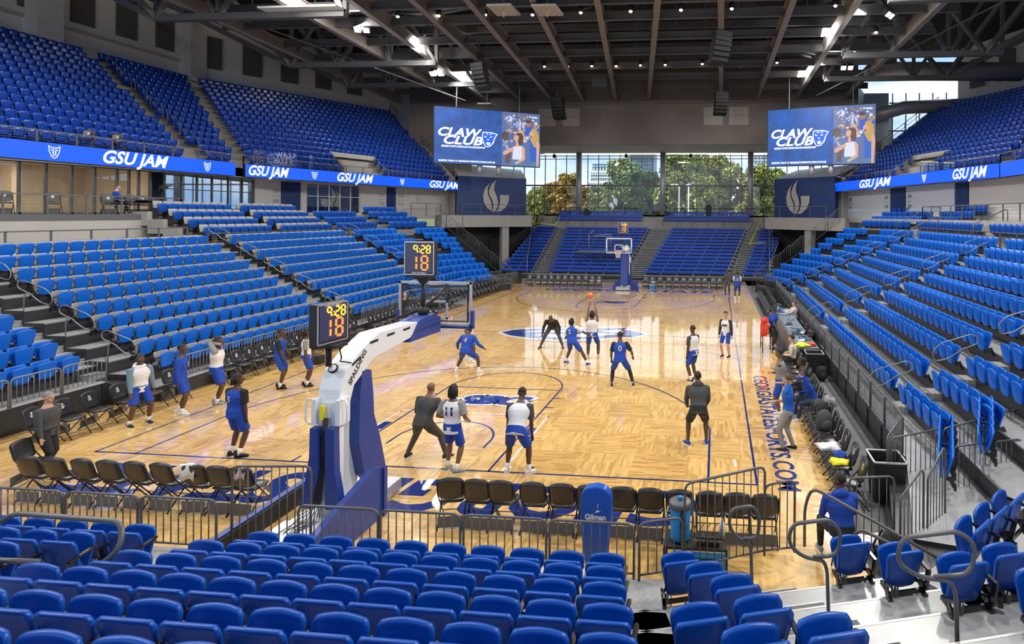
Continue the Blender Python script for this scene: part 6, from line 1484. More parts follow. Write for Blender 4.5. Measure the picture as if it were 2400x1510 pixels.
bag(10.35, 7.9, 0, .5, M['blackcloth'], 'black bag on the mat behind the bench chairs', .2, 'duffel_bag'); bag(9.55, -2.55, 0, .55, M['blackcloth'], 'black bag on the floor beside the near corner railing', 1.0, 'duffel_bag'); heap(9.42, -2.1, .02, (.30, .26, .10), M['whitecloth'], 'crumpled clear and white plastic on the floor behind the blue hooded man', 'plastic_wrap', 12, 'plastic wrap')
bag(-9.0, 1.45+31, 0, .3, M['black'], 'small black bag near the far west chairs', 0, 'gear_bag') if False else None
def drape(x, y, z, w, lf, lb, m, label, name='towel'):
    b = MB(); r = random.Random(int(x*10)); V = []; n = 9; T = [(-.03, -lf), (-.03, -lf*.5), (-.025, 0), (0, .025), (.03, 0), (.035, -lb*.5), (.045, -lb)]
    for j, (dy, dz) in enumerate(T):
        for i in range(n): u = i/(n-1)-.5; V.append((x+u*w*(1+.1*math.sin(j)), y-dy+.015*math.sin(9*u+j), z+dz+.02*math.sin(7*u)-.05*abs(u)))
    F = [(j*n+i, j*n+i+1, (j+1)*n+i+1, (j+1)*n+i) for j in range(len(T)-1) for i in range(n-1)]; b.add(V, F, 0, True); o = b.build(name, m, label=label, cat='towel'); s_ = o.modifiers.new('s', 'SOLIDIFY'); s_.thickness = .012; return o
drape(-2.98, -2.30, .91, .32, .10, .25, M['whitecloth'], 'white towel draped over the seventh near chair back'); drape(-1.93, -2.30, .91, .22, .05, .18, M['pink'], 'pale pink towel over the last chair back before the hoop')
b = MB(); b.ball((-5.12, -1.98, .52), (.13, .06, .04), 8); b.ball((-4.98, -1.93, .52), (.10, .06, .05), 8); b.build('sports_shoes', M['whitecloth'], label='pair of pale shoes left on the third near chair seat', cat='shoes')
for i, (px, z) in enumerate(((1388, .5), (1404, .5), (1530, .5))):
    p = atp(px, 660, 31.1); heap(p.x, 31.05, .48, (.16, .14, .05), M['whitecloth'], ('white cloth on a far chair seat, western of two', 'white cloth on a far chair seat, eastern of two', 'white cloth on a far chair seat east of the hoop')[i], 'towel', 20+i, 'towel')
o = empty('cooler_box', (1.9, 31.2, 0)); tag(o, 'small pale blue cool box beside the far hoop base', 'cool box'); b = MB(); b.box((0, 0, .14), (.45, .3, .28)); b.build('body', M['skyblue'], o); b = MB(); b.box((0, 0, .30), (.47, .32, .05)); b.build('lid', M['whitecloth'], o)
# drum-kit platform in the bench stand and microphone frame
o = empty('camera_platform', (-3.7, 38.9, 1.5)); tag(o, 'black table platform with a metal frame standing in the far bench stand', 'platform'); b = MB(); b.box((0, 0, .75), (4.0, 1.6, .10)); b.build('deck', M['greyscreen'], o)
for x in (-1.7, 0, 1.7): b = MB(); b.bar((x, -.7, -.6), (x, -.7, .75), .07); b.build('leg', M['black'], o)
b = MB(); b.tube([(-1.0, 0, .8), (-1.0, 0, 2.3)], .04, 6); b.tube([(1.0, 0, .8), (1.0, 0, 2.3)], .04, 6); b.tube([(-1.1, 0, 2.1), (1.1, 0, 2.1)], .04, 6); b.tube([(-1.1, 0, 2.2), (-.6, 0, 2.6)], .05, 6); b.tube([(-.7, 0, 2.15), (1.0, 0, 2.3)], .05, 6); b.build('frame', M['rail2'], o)
# camera on a tripod at the suite deck
o = empty('tripod_camera', (-20.9, 14.3, 5.45)); tag(o, 'black video camera on a tripod beside the man with the laptop', 'camera'); 
for a in (0, 2.1, 4.2): b = MB(); b.tube([(0, 0, 1.2), (.4*math.cos(a), .4*math.sin(a), 0)], .02, 5); b.build('leg', M['black'], o)
b = MB(); b.box((0, 0, 1.36), (.16, .34, .18)); b.bar((0, .2, 1.42), (0, .42, 1.44), .06); b.bar((0, -.2, 1.3), (.2, -.5, 1.2), .025); b.build('camera_body', M['black'], o)
o = empty('work_table', (-20.95, 13.0, 5.45)); tag(o, 'small dark table with a laptop on the suite deck', 'table'); b = MB(); b.box((0, 0, .70), (.55, 1.6, .04)); b.build('tabletop', M['greyscreen'], o); b = MB()
for y in (-.7, .7): b.bar((0, y, 0), (0, y, .7), .05)
b.build('leg_frame', M['black'], o)
o = empty('laptop', (-20.9, 12.75, 6.17), 1.9); tag(o, 'open laptop in front of the man in the royal blue top on the suite deck', 'laptop'); b = MB(); b.box((0, 0, .01), (.34, .24, .018)); b.build('keyboard', M['black'], o); b = MB(); b.box((0, .14, .13), (.34, .012, .23), rx=-.2); b.build('lid', M['greyscreen'], o)
o = empty('ball_rack', (8.85, 12.1, 0)); tag(o, 'thin black metal ball rack beside the man in the blue T-shirt', 'rack'); b = MB(); b.tube([(-.2, -.5, 0), (-.2, -.5, 1.0), (-.2, .5, 1.0), (-.2, .5, 0)], .02, 6); b.tube([(.2, -.5, 0), (.2, -.5, 1.0), (.2, .5, 1.0), (.2, .5, 0)], .02, 6)
for z in (.3, .65, .95): b.tube([(-.2, -.5, z), (-.2, .5, z)], .014, 5); b.tube([(.2, -.5, z), (.2, .5, z)], .014, 5)
b.build('rack_frame', M['black'], o)
for i, (y, z) in enumerate(((11.75, 1.09), (12.05, 1.09), (12.35, 1.09), (12.1, .77))): ball(8.85, y, z, f'orange basketball on the black rack, {nth(i+1)} of four')
drape(8.7, 11.5, 1.45, .25, .75, .15, M['red'], 'bright red practice vest hanging from the ball rack', 'practice_vest')
# acrylic guards at the front of the upper bowl
for i, (a, bq) in enumerate((((-21.9, 21.0), (-20.9, 24.6)), ((-20.9, 24.7), (-20.2, 27.0)), ((19.9, 26.5), (20.7, 23.2)))):
    mb = MB(); mb.quad((*a, 8.5), (*bq, 8.5), (*bq, 9.5), (*a, 9.5)); mb.build('glass_guard', M['glassr'], label=('clear glass guard panel above the first west LED ribbon joint', 'lower clear glass guard panel beside it', 'clear glass guard panel above the east LED ribbon')[i], cat='guard panel')
# ---------------------------------------------------------------- people
def loft(mb, C_, rx, ry, X, Y, n=16, mi=0):
    V = []; k = len(C_)
    for c, a, b in zip(C_, rx, ry):
        for j in range(n): t = 2*PI*j/n; V.append(c+X*a*math.cos(t)+Y*b*math.sin(t))
    F = [(i*n+j, i*n+(j+1) % n, (i+1)*n+(j+1) % n, (i+1)*n+j) for i in range(k-1) for j in range(n)]+[tuple(reversed(range(n))), tuple((k-1)*n+j for j in range(n))]
    return mb.add(V, F, mi, True)
def ell(mb, c, Mx, r, n=12, mi=0):
    t = MB(); t.ball((0, 0, 0), 1, n); return mb.add([Vector(c)+Mx @ Vector((v[0]*r[0], v[1]*r[1], v[2]*r[2])) for v in t.v], t.f, mi, True)
def ik(a, b, l1, l2, pole):
    d = b-a; L = min(d.length, (l1+l2)*.999); d = d.normalized(); b2 = a+d*L; x = (l1*l1-l2*l2+L*L)/(2*L); h = math.sqrt(max(1e-6, l1*l1-x*x)); p = pole-d*pole.dot(d); p = p.normalized() if p.length > 1e-4 else d.orthogonal().normalized()
    return a+d*x+p*h, b2
def soft(mb, name, m, parent, vox, it=2):
    o = mb.build(name, m, parent); r = o.modifiers.new('r', 'REMESH'); r.mode = 'VOXEL'; r.voxel_size = vox; r.use_smooth_shade = True
    s = o.modifiers.new('s', 'SMOOTH'); s.factor = .5; s.iterations = it; return o
RXP = (.062, .086, .090, .083, .083, .092, .104, .110, .098, .060, .036); RYP = (.052, .066, .066, .058, .058, .064, .070, .070, .060, .045, .036)
def prof_at(P, t):
    q = max(0, min(.999, t))*(len(P)-1); i = int(q); return P[i]+(P[i+1]-P[i])*(q-i)
def figure(label, loc, rz, H=1.93, skin='dark', feet=((-.13, 0), (.13, 0)), hip=None, lean=.05, side=0, hands=None, head=(0, 0), hair='short', hairm=None, top='royal', sleeve=None, sleevem=None, bottom='royal', pants='shorts',
           shoes='blackcloth', socks=True, number=None, numm='whitecloth', hood=False, toes=(0, 0), bulk_=1.0, vox=.010, sole='whitepaint', front_num=False, hem=-.05, legm=None, group=None, texts=None, numsize=.17):
    o = empty('person', loc, rz); tag(o, label, 'person', group); sk = SKIN[skin]; Z = Vector
    FL, FR = Z((feet[0][0], feet[0][1], 0)), Z((feet[1][0], feet[1][1], 0)); mid = (FL+FR)/2
    if hip is None:
        sp = (FL-FR).length/2; hz = math.sqrt(max(.04, (.475*H)**2-sp*sp))+.035*H; hip = (mid.x, mid.y, hz)
    hip = Z(hip); up = Z((math.sin(side), math.sin(lean), math.cos(lean)*math.cos(side))).normalized(); X = Z((1, 0, 0)); X = (X-up*X.dot(up)).normalized(); Y = up.cross(X)
    T0 = hip-up*.02*H; TL = .345*H
    ns = 11; sp_ = [T0+up*TL*i/(ns-1) for i in range(ns)]
    sh = T0+up*TL*.84; SHL, SHR = sh-X*.108*H*bulk_**.5, sh+X*.108*H*bulk_**.5; neck = T0+up*TL
    hu = (up+Z((0, 0, .55))).normalized(); hc = neck+hu*.082*H+Y*.008*H
    b = MB(); loft(b, sp_, [r*H*bulk_*.97 for r in RXP], [r*H*bulk_*.97 for r in RYP], X, Y)
    for hx, f, tz in ((-1, FL, toes[0]), (1, FR, toes[1])):
        h0 = hip+X*hx*.050*H; an = Z((f.x, f.y, .045*H)); kn, an = ik(h0, an, .243*H, .243*H, Z((hx*.25, 1, .1)))
        b.tube([h0-up*-.02*H, h0+(kn-h0)*.35, h0+(kn-h0)*.8, kn, kn+(an-kn)*.3, kn+(an-kn)*.65, an], [.053*H*bulk_, .052*H*bulk_, .036*H, .032*H, .034*H, .025*H, .019*H], 12)
        if hx < 0: KL, AL, HL = kn, an, h0
        else: KR, AR, HR = kn, an, h0
        b.ball(tuple(an+Z((0, 0, -.005))), .022*H, 8)
    hands = hands or ((-.17, .04, .47), (.17, .04, .47)); EL = []
    for s, S, hd in ((-1, SHL, hands[0]), (1, SHR, hands[1])):
        hd = Z(hd)*1.0; hd = Z((hd.x*H/1.0 if False else hd.x, hd.y, hd.z)) ; w = Z((hd.x, hd.y, hd.z))
        pole = Z((s*.5, -.8, -.35)) if len(hands) < 3 else Z(hands[2])*1.0; pole = Z((pole.x*s if len(hands) > 2 else pole.x, pole.y, pole.z))
        el, wr = ik(S, w, .165*H, .150*H, pole); EL.append((el, wr, S))
        b.tube([S-X*s*.03*H, S, S+(el-S)*.3, S+(el-S)*.75, el, el+(wr-el)*.3, el+(wr-el)*.7, wr], [.030*H, .033*H*bulk_, .030*H*bulk_, .024*H, .022*H, .023*H, .017*H, .0145*H], 10)
        fd = (wr-el).normalized(); pn = fd.cross(X*s if abs(fd.dot(X)) < .9 else Z((0, 0, 1))).normalized(); sd = fd.cross(pn).normalized()
        pc = wr+fd*.035; Mx = Matrix((sd, pn, fd)).transposed(); ell(b, pc, Mx, (.040, .017, .050), 10)
        for i, ln in enumerate((.062, .074, .069, .054)):
            q = pc+fd*.040+sd*(.027-.0185*i); b.tube([q-fd*.02, q+fd*ln*.5+pn*.006, q+fd*ln*.85+pn*.022], [.010, .0092, .0075], 7)
        q = pc+sd*.034-fd*.012; b.tube([q-sd*.01, q+sd*.022+fd*.022, q+sd*.024+fd*.050+pn*.010], [.012, .0105, .0085], 7)
    # head
    hy, hp = head; hf = (Matrix.Rotation(hy, 3, 'Z') @ Z((0, 1, 0))); hx_ = Z((hf.y, -hf.x, 0)); hup = (hu*.6+Z((0, 0, .6))-hf*0).normalized(); hf = (hf*math.cos(hp)+hup*math.sin(hp)); hf = (hf-hup*hf.dot(hup)*0).normalized(); hup = hx_.cross(hf).normalized(); HM = Matrix((hx_, hf, hup)).transposed()
    b.tube([neck-up*.03*H, neck+(hc-neck)*.5, hc-hup*.02*H], [.036*H, .031*H, .032*H], 10)
    H0 = H; H = H*1.08; P_ = lambda x, y, z: hc+HM @ Z((x*H, y*H, z*H))
    ell(b, P_(0, -.004, .012), HM, (.0395*H, .0495*H, .048*H), 14); ell(b, P_(0, .010, -.022), HM, (.031*H, .036*H, .038*H), 12); ell(b, P_(0, .030, -.044), HM, (.017*H, .014*H, .012*H), 8)
    ell(b, P_(0, .050, -.006), HM, (.0075*H, .010*H, .014*H), 8); ell(b, P_(0, .054, -.013), HM, (.010*H, .008*H, .006*H), 8); ell(b, P_(0, .043, .015), HM, (.027*H, .007*H, .006*H), 8); ell(b, P_(0, .043, -.031), HM, (.013*H, .006*H, .0035*H), 8); ell(b, P_(0, .042, -.038), HM, (.012*H, .006*H, .004*H), 8)
    for s in (-1, 1): ell(b, P_(s*.041, -.006, -.004), HM, (.006*H, .011*H, .017*H), 8)
    soft(b, 'body', sk, o, vox)
    e = MB()
    for s in (-1, 1): ell(e, P_(s*.0155, .0435, .004), HM, (.0060*H, .0045*H, .0036*H), 8, 0); ell(e, P_(s*.0155, .0470, .004), HM, (.0028*H, .0016*H, .0030*H), 8, 1)
    e.build('eye', [M['whitecloth'], M['black']], o)
    hm = hairm or HAIR
    if hair != 'bald':
        h = MB(); V = []
        t = MB(); t.ball((0, 0, 0), 1, 18)
        k = {'short': 1.07, 'fade': 1.045, 'full': 1.20, 'dreads': 1.12, 'long': 1.12}[hair]
        for v in t.v:
            z, y = v[2], v[1]; cut = -.10 if y < .25 else .42
            zz = max(z, cut if hair != 'long' else cut-.1)
            V.append(P_(v[0]*.0405*k, -.006+v[1]*.0495*k*(1 if y < 0 else .97), .014+zz*.050*k))
        h.add(V, t.f, 0, True)
        if hair in ('dreads', 'long'):
            r = random.Random(int(abs(loc[0]*100)))
            for i in range(30 if hair == 'dreads' else 26):
                a = r.uniform(PI*.95, PI*2.05); rad = r.uniform(.6, 1); p0 = P_(math.cos(a)*.036, -.006+math.sin(a)*.044*rad, .035); L = r.uniform(.045, .075) if hair == 'dreads' else r.uniform(.06, .09)
                p1 = P_(math.cos(a)*.050, -.010+math.sin(a)*.058*rad, .008); p2 = P_(math.cos(a)*.049, -.012+math.sin(a)*.056*rad, .010-L); h.tube([p0, p1, p2], [.012, .013, .009], 6)
        h.build('hair', hm, o)
    H = H0
    # clothes
    T = M[top]; c = MB(); t0 = hem; t1 = .90; n_ = 9; g = 1.09*bulk_
    loft(c, [T0+up*TL*(t0+(t1-t0)*i/(n_-1)) for i in range(n_)], [prof_at(RXP, max(.1, t0+(t1-t0)*i/(n_-1)))*H*g+.010 for i in range(n_)], [prof_at(RYP, max(.1, t0+(t1-t0)*i/(n_-1)))*H*g+.010 for i in range(n_)], X, Y)
    SM = M[sleevem] if sleevem else T; tgt = c if (SM is T) else MB()
    if sleeve:
        for (el, wr, S) in EL:
            s = -1 if S is SHL else 1
            if sleeve == 'short': tgt.tube([S-X*s*.03*H, S, S+(el-S)*.35, S+(el-S)*.80], [.037*H, .041*H*bulk_, .040*H*bulk_, .038*H*bulk_], 12)
            else: tgt.tube([S-X*s*.03*H, S, S+(el-S)*.35, el, el+(wr-el)*.5, wr-(wr-el)*.06], [.037*H, .041*H*bulk_, .038*H*bulk_, .031*H, .027*H, .022*H], 12)
    else:
        for s, S in ((-1, SHL), (1, SHR)): tgt.tube([S-X*s*.045*H+up*.01*H, S-X*s*.01*H], [.035*H, .030*H], 10) if False else None
    if sleeve and SM is not T: tgt.tube([T0+up*TL*.80, T0+up*TL*.93], [.06*H, .04*H], 12)
    if hood:
        c.tube([neck-up*.02*H-Y*.015*H+X*.055*H*math.cos(q) + Y*(.050*H*math.sin(q)) for q in [i*PI/4 for i in range(8)]], .024*H, 8, closed=True); ell(c, neck-Y*.055*H-up*.012*H, Matrix.Identity(3), (.055*H, .035*H, .045*H), 10)
    tn = {'royal': 'jersey', 'whitecloth': 'jersey', 'charcoal': 'sweater', 'blackcloth': 'sweater', 'greycloth': 'jersey'}.get(top, 'shirt')
    soft(c, 'hooded_top' if hood else tn, T, o, vox*1.15)
    if tgt is not c and tgt.v: soft(tgt, 'sleeve', SM, o, vox*1.15)
    lb = M[bottom]; p = MB()
    loft(p, [T0+up*TL*(-.03+.25*i/4) for i in range(5)], [prof_at(RXP, .2)*H*1.10*bulk_+.006]*5, [prof_at(RYP, .2)*H*1.12*bulk_+.006]*5, X, Y)
    for h0, kn, an in ((HL, KL, AL), (HR, KR, AR)):
        if pants == 'shorts': p.tube([h0+up*.02*H, h0+(kn-h0)*.45, h0+(kn-h0)*.86], [.056*H*bulk_, .054*H*bulk_, .051*H*bulk_], 14)
        else: p.tube([h0+up*.02*H, h0+(kn-h0)*.4, kn, kn+(an-kn)*.5, an+(kn-an)*.06], [.059*H*bulk_, .053*H*bulk_, .041*H, .033*H, .027*H], 14)
    soft(p, 'shorts' if pants == 'shorts' else 'trousers', lb, o, vox*1.15)
    for s, an, kn, tz, f in ((-1, AL, KL, toes[0], FL), (1, AR, KR, toes[1], FR)):
        if legm and pants == 'shorts':
            q = MB(); q.tube([kn+(HL-KL if s < 0 else HR-KR)*.3, kn, kn+(an-kn)*.35, kn+(an-kn)*.7, an], [.040*H, .0345*H, .0365*H, .028*H, .022*H], 12); soft(q, 'legging', M[legm], o, vox*1.2)
        if socks: q = MB(); q.tube([an+(kn-an)*.26, an+(kn-an)*.1, Z((an.x, an.y, .05))], [.0255*H, .0235*H, .024*H], 12); q.build('sock', M['whitecloth'], o)
        td = Matrix.Rotation(tz, 3, 'Z') @ Z((0, 1, 0)); base = Z((f.x, f.y, 0)); q = MB(); sx_ = Z((td.y, -td.x, 0)); L = .148*H
        C_ = [base-td*.045*H+Z((0, 0, .032*H)), base-td*.03*H+Z((0, 0, .034*H)), base+td*.0*H+Z((0, 0, .036*H)), base+td*.035*H+Z((0, 0, .026*H)), base+td*.075*H+Z((0, 0, .020*H)), base+td*.098*H+Z((0, 0, .017*H))]
        loft(q, C_, [.012*H, .021*H, .022*H, .0235*H, .024*H, .012*H], [.018*H, .026*H, .028*H, .020*H, .014*H, .009*H], sx_, Z((0, 0, 1)), 12); so = q.build('shoe', M[shoes], o)
        q = MB(); P2 = [base-td*.048*H-sx_*.018*H, base-td*.048*H+sx_*.018*H, base+td*.03*H+sx_*.025*H, base+td*.085*H+sx_*.022*H, base+td*.102*H, base+td*.085*H-sx_*.022*H, base+td*.03*H-sx_*.025*H]
        q.prism([(v.x, v.y) for v in P2], .002, .020); so2 = q.build('sole', M[sole], None); so2.parent = so
    if number:
        me = text_mesh(number, numsize, M[numm], depth=.002, bold=.010, spacing=1.05); v = np.empty(len(me.vertices)*3); me.vertices.foreach_get('co', v); v = v.reshape(-1, 3); s = 1 if front_num else -1
        out = []
        for x, y, z in v:
            t = .60+(y)/TL; rx = prof_at(RXP, t)*H*g+.016; ry = prof_at(RYP, t)*H*g+.016; xx = -x*s*-1 if front_num is None else (-x if front_num else x); q = max(-.98, min(.98, xx/rx)); pt = T0+up*TL*t+X*xx+Y*s*(ry*math.sqrt(1-q*q)+.004); out += list(pt)
        me.vertices.foreach_set('co', out); me.update(); no = bpy.data.objects.new('number', me); COL.objects.link(no); no.parent = o
    return o
R_ = math.radians
def rzf(dx, dy): return math.atan2(-dx, dy)       # heading that turns local +Y to (dx, dy)
WC, RB, GC = 'whitecloth', 'royal', 'greycloth'
figure('person walking along the near west side in dark grey sweater and black trousers', (-7.45, -1.15, 0), rzf(1, .15), 1.80, 'light', ((-.1, -.12), (.1, .16)), hair='fade', hairm=HAIRG, top='charcoal', sleeve='long', bottom='blackcloth', pants='long', bulk_=1.08, hands=((-.24, .02, .80), (.24, .16, .80)), socks=False)
figure('person in pale hooded top with slate sleeves and blue shorts, bandaged wrist', (-8.25, 1.6, 0), rzf(.8, -.25), 1.93, 'dark', ((-.18, .02), (.2, -.05)), top=WC, sleeve='long', sleevem='tealcloth', hood=True, hair='short', head=(-.2, 0), hands=((-.30, .05, .80), (.27, .18, .86)))
figure('person in long-sleeved royal blue shooting shirt with white hem, second from the hooded one', (-8.0, 2.45, 0), rzf(1, .5), 1.99, 'dark', ((-.14, -.05), (.14, .10)), top=RB, sleeve='long', shoes=WC, hair='short', head=(-.1, 0), hands=((-.27, .02, .84), (.28, .08, .84)), number='S', front_num=True, hem=-.10)
figure('person in white jersey with grey sleeves calling out with hands at the mouth', (-7.75, 3.3, 0), rzf(1, .55), 2.02, 'dark', ((-.16, 0), (.15, .1)), top=WC, sleeve='long', sleevem=GC, hair='dreads', shoes=GC, hands=((-.07, .20, 1.74), (.07, .20, 1.74)), bulk_=1.08)
figure('person in blue jersey number 5 with black undershirt standing by the near baseline', (-4.22, .12, 0), rzf(.20, 1), 1.93, 'dark', ((-.13, .02), (.15, -.03)), top=RB, sleeve='short', sleevem='blackcloth', hair='dreads', number='5', toes=(-.2, -.9), head=(-.8, 0), sole='black', hands=((-.26, .08, .82), (.28, .05, .82)), bulk_=1.1)
figure('person in blue jersey and black sleeves watching from the west sideline', (-7.12, 5.0, 0), rzf(1, .3), 1.95, 'dark', ((-.15, -.05), (.15, .1)), top=RB, sleeve='short', sleevem='blackcloth', hair='fade', sole='black', hands=((-.22, .22, .92), (.20, .25, .92)))
figure('person in white jersey and grey short sleeves beside the sideways shot clock', (-6.48, 5.3, 0), rzf(1, .5), 1.90, 'dark', ((-.12, 0), (.15, .1)), top=WC, sleeve='short', sleevem=GC, hair='dreads', sole='black', hands=((-.20, .20, .86), (.24, .10, .86)))
figure('person dressed in black with a hand on the hip behind the sideways clock', (-8.3, 10.0, 0), rzf(.6, -.8), 1.85, 'light', top='blackcloth', sleeve='long', bottom='blackcloth', pants='long', hair='short', hairm=HAIRB, hands=((-.20, .02, 1.02), (.26, .10, 1.05)), socks=False)
figure('bald person in black holding a camera to the face, seen through the near backboard', (-8.0, 13.9, 0), rzf(.9, .1), 1.86, 'light', top='blackcloth', sleeve='long', bottom='blackcloth', pants='long', hair='bald', hands=((-.12, .25, 1.55), (.20, .0, .95)), socks=False, vox=.012)
o = empty('handheld_camera', (-7.75, 13.85, 1.66), .3); tag(o, 'black camera held by the bald person in black', 'camera'); b = MB(); b.box((0, 0, 0), (.14, .10, .10)); b.tube([(.05, 0, 0), (.25, 0, 0)], .045, 10); b.build('camera_body', M['black'], o)
figure('person in black crouching by the west chairs, seen through the near backboard', (-7.75, 16.2, 0), rzf(.5, -.8), 1.80, 'light', ((-.18, .25), (.2, .2)), hip=(0, -.02, .62), lean=.35, top='blackcloth', sleeve='long', bottom='blackcloth', pants='long', hair='short', hairm=HAIRB, hands=((-.15, .35, .65), (.15, .38, .65)), vox=.012, socks=False)
figure('person in white jersey under the near hoop behind number 4', (-2.6, 8.85, 0), rzf(1, .2), 1.96, 'dark', ((-.2, -.1), (.2, .2)), top=WC, sleeve='short', sleevem=GC, shoes=WC, hair='fade', hands=((-.28, .1, .95), (.28, .15, .95)), vox=.012)
figure('person in long-sleeved blue jersey number 4 in a wide defensive stance', (-1.95, 7.35, 0), rzf(.1, 1), 1.93, 'dark', ((-.42, .0), (.42, .08)), hip=(0, -.12, .78), lean=.42, top=RB, sleeve='long', shoes=WC, hair='fade', number='4', hands=((-.50, .25, .80), (.50, .25, .85)), numsize=.24, toes=(.3, -.3), head=(0, .2))
figure('bald bearded person in black crouching with hands on knees on the centre emblem', (-.10, 11.45, 0), rzf(.1, -1), 1.90, 'dark', ((-.46, 0), (.46, .05)), hip=(0, -.30, .84), lean=.95, top='blackcloth', sleeve='long', bottom='charcoal', pants='long', hair='bald', shoes='charcoal', socks=False, hands=((-.36, .16, .60), (.36, .16, .60)), toes=(.3, -.3), head=(0, .35), vox=.012, sole='charcoal')
figure('person in blue jersey number 2 lunging beside the shooter', (1.55, 8.95, 0), rzf(.35, 1), 1.93, 'dark', ((-.42, -.05), (.48, .05)), hip=(-.1, -.12, .84), lean=.35, side=-.25, top=RB, sleeve='short', sleevem=WC, hair='dreads', number='2', numsize=.22, hands=((-.38, .30, .85), (.35, .45, 1.0)), shoes='royal', vox=.012)
figure('person in white jersey shooting with both arms raised to an orange ball', (1.95, 9.95, 0), rzf(-.05, 1), 1.95, 'mid', ((-.14, -.1), (.24, .0)), hip=(.0, -.05, .94), lean=.02, top=WC, sleeve=None, sleevem=None, hair='dreads', legm='charcoal', shoes='cream', hands=((-.12, .20, 2.22), (.05, .16, 2.18), (.6, .5, .3)), vox=.012, head=(0, .3))
ball(1.83, 10.1, 2.42, 'orange basketball leaving the shooter\'s raised hands')
figure('person in blue jersey number 0 standing with legs wide apart', (3.72, 6.42, 0), rzf(-.15, 1), 1.93, 'dark', ((-.34, 0), (.36, .05)), hip=(-.08, -.05, .88), lean=.22, top=RB, sleeve='short', sleevem='blackcloth', legm='blackcloth', hair='fade', number='0', numsize=.24, hands=((-.36, .18, .82), (.34, .18, .92)))
figure('person in white jersey and black sleeves standing beyond the hooded one in charcoal', (6.02, 7.3, 0), rzf(-.75, .6), 1.93, 'dark', ((-.14, 0), (.14, .05)), top=WC, sleeve='short', sleevem='charcoal', hair='fade', hands=((-.24, .12, .85), (.24, .14, .86)), shoes='charcoal')
figure('person seen from behind in charcoal hooded top and black shorts, leaning forward', (6.32, 1.95, 0), rzf(-.12, 1), 1.95, 'dark', ((-.24, .0), (.22, .05)), hip=(0, -.16, .90), lean=.40, top='charcoal', sleeve='long', hood=True, bottom='blackcloth', hair='fade', shoes='royal', hands=((-.24, .30, .86), (.22, .30, .86)), toes=(.5, 0), bulk_=1.06, socks=False)
figure('young person in white practice jersey with long black sleeves by the east sideline', (7.15, 10.75, 0), rzf(-.45, -.9), 1.86, 'light', ((-.14, 0), (.14, .02)), top=WC, sleeve='long', sleevem='blackcloth', hair='short', shoes='blackcloth', hands=((-.26, .02, .84), (.26, .08, .86)), socks=False, number='STATE', front_num=True, numm='royal', numsize=.07, bulk_=.92, head=(.3, 0))
figure('bald person in dark olive sweater and tracksuit trousers standing with legs apart', (.18, .45, 0), rzf(.15, 1), 1.92, 'mid', ((-.46, -.05), (.42, .15)), hip=(.0, -.14, .86), lean=.42, top='charcoal', sleeve='long', bottom=None or 'olive', pants='long', hair='bald', hands=((-.28, .28, .82), (.34, .28, .86)), bulk_=1.16, toes=(.1, -.5), socks=False)
figure('person in white jersey number 11 with grey sleeves standing at the near baseline', (1.06, -.12, 0), rzf(.12, 1), 1.93, 'mid', ((-.14, .06), (.14, -.05)), lean=.05, top=WC, sleeve='short', sleevem=GC, hair='long', number='11', numm='royal', numsize=.24, hands=((-.24, .22, 1.10), (.26, .22, 1.08)), toes=(.1, -.9), shoes='greycloth', hem=-.12)
figure('person in plain white jersey with dark sleeves bending forward, hands on knees', (2.50, .0, 0), rzf(0, 1), 1.98, 'dark', ((-.25, .0), (.25, -.05)), hip=(0, -.18, .96), lean=.55, top=WC, sleeve='short', sleevem='charcoal', hair='fade', hands=((-.28, .10, .72), (.28, .10, .72)), toes=(0, -.5), shoes=WC, head=(0, -.4), bulk_=1.05)
figure('person in black suit standing in front of the far east benches', (7.55, 28.4, 0), rzf(-.3, -1), 1.85, 'dark', top='charcoal', sleeve='long', bottom='charcoal', pants='long', hair='bald', socks=False, vox=.015)
figure('person in blue jersey number 33 walking away near the far east corner', (8.15, 26.4, 0), rzf(.1, 1), 1.93, 'dark', ((-.12, -.1), (.12, .12)), top=RB, sleeve='short', sleevem=WC, hair='fade', shoes=WC, number='33', numsize=.25, vox=.015)
figure('person in blue T-shirt and black shorts leaning on the scorer table', (9.05, 12.3, 0), rzf(.7, -.4), 1.88, 'dark', ((-.16, 0), (.14, .1)), lean=.10, top=RB, sleeve='short', bottom='blackcloth', hair='full', hands=((-.22, .10, 1.05), (.36, .42, .95)), bulk_=1.22, shoes='blackcloth', vox=.012)
figure('seated person in pale pink shirt and tan trousers behind the scorer table', (10.55, 16.7, 0), rzf(-1, .05), 1.80, 'light', ((-.14, .40), (.14, .40)), hip=(0, -.05, .55), lean=.02, top='pink', sleeve='long', bottom='khaki', pants='long', hair='fade', hairm=HAIRB, hands=((-.12, .42, .88), (.12, .45, .90)), bulk_=1.2, vox=.014, socks=False)
place(CH_B, (10.6, 16.7, 0), PI/2, 'dark folding chair under the person in the pale pink shirt', None)
figure('seated person in black hunched over the scorer table with papers', (10.75, 11.5, 0), rzf(-1, -.15), 1.80, 'dark', ((-.14, .40), (.14, .40)), hip=(0, -.05, .55), lean=.62, top='blackcloth', sleeve='long', bottom='blackcloth', pants='long', hair='short', hands=((-.20, .62, .82), (.18, .62, .82)), vox=.012, head=(0, -.4))
place(CH_B, (10.8, 11.5, 0), PI/2, 'dark folding chair under the person hunched over the table', None)
figure('seated person in cream sweater at the near end of the scorer table', (9.5, 8.5, 0), rzf(-.9, .2), 1.80, 'light', ((-.14, .42), (.14, .42)), hip=(0, 0, .55), lean=.12, top='cream', sleeve='long', bottom='blackcloth', pants='long', hair='full', vox=.012, hands=((-.14, .34, .72), (.14, .34, .72)), socks=False)
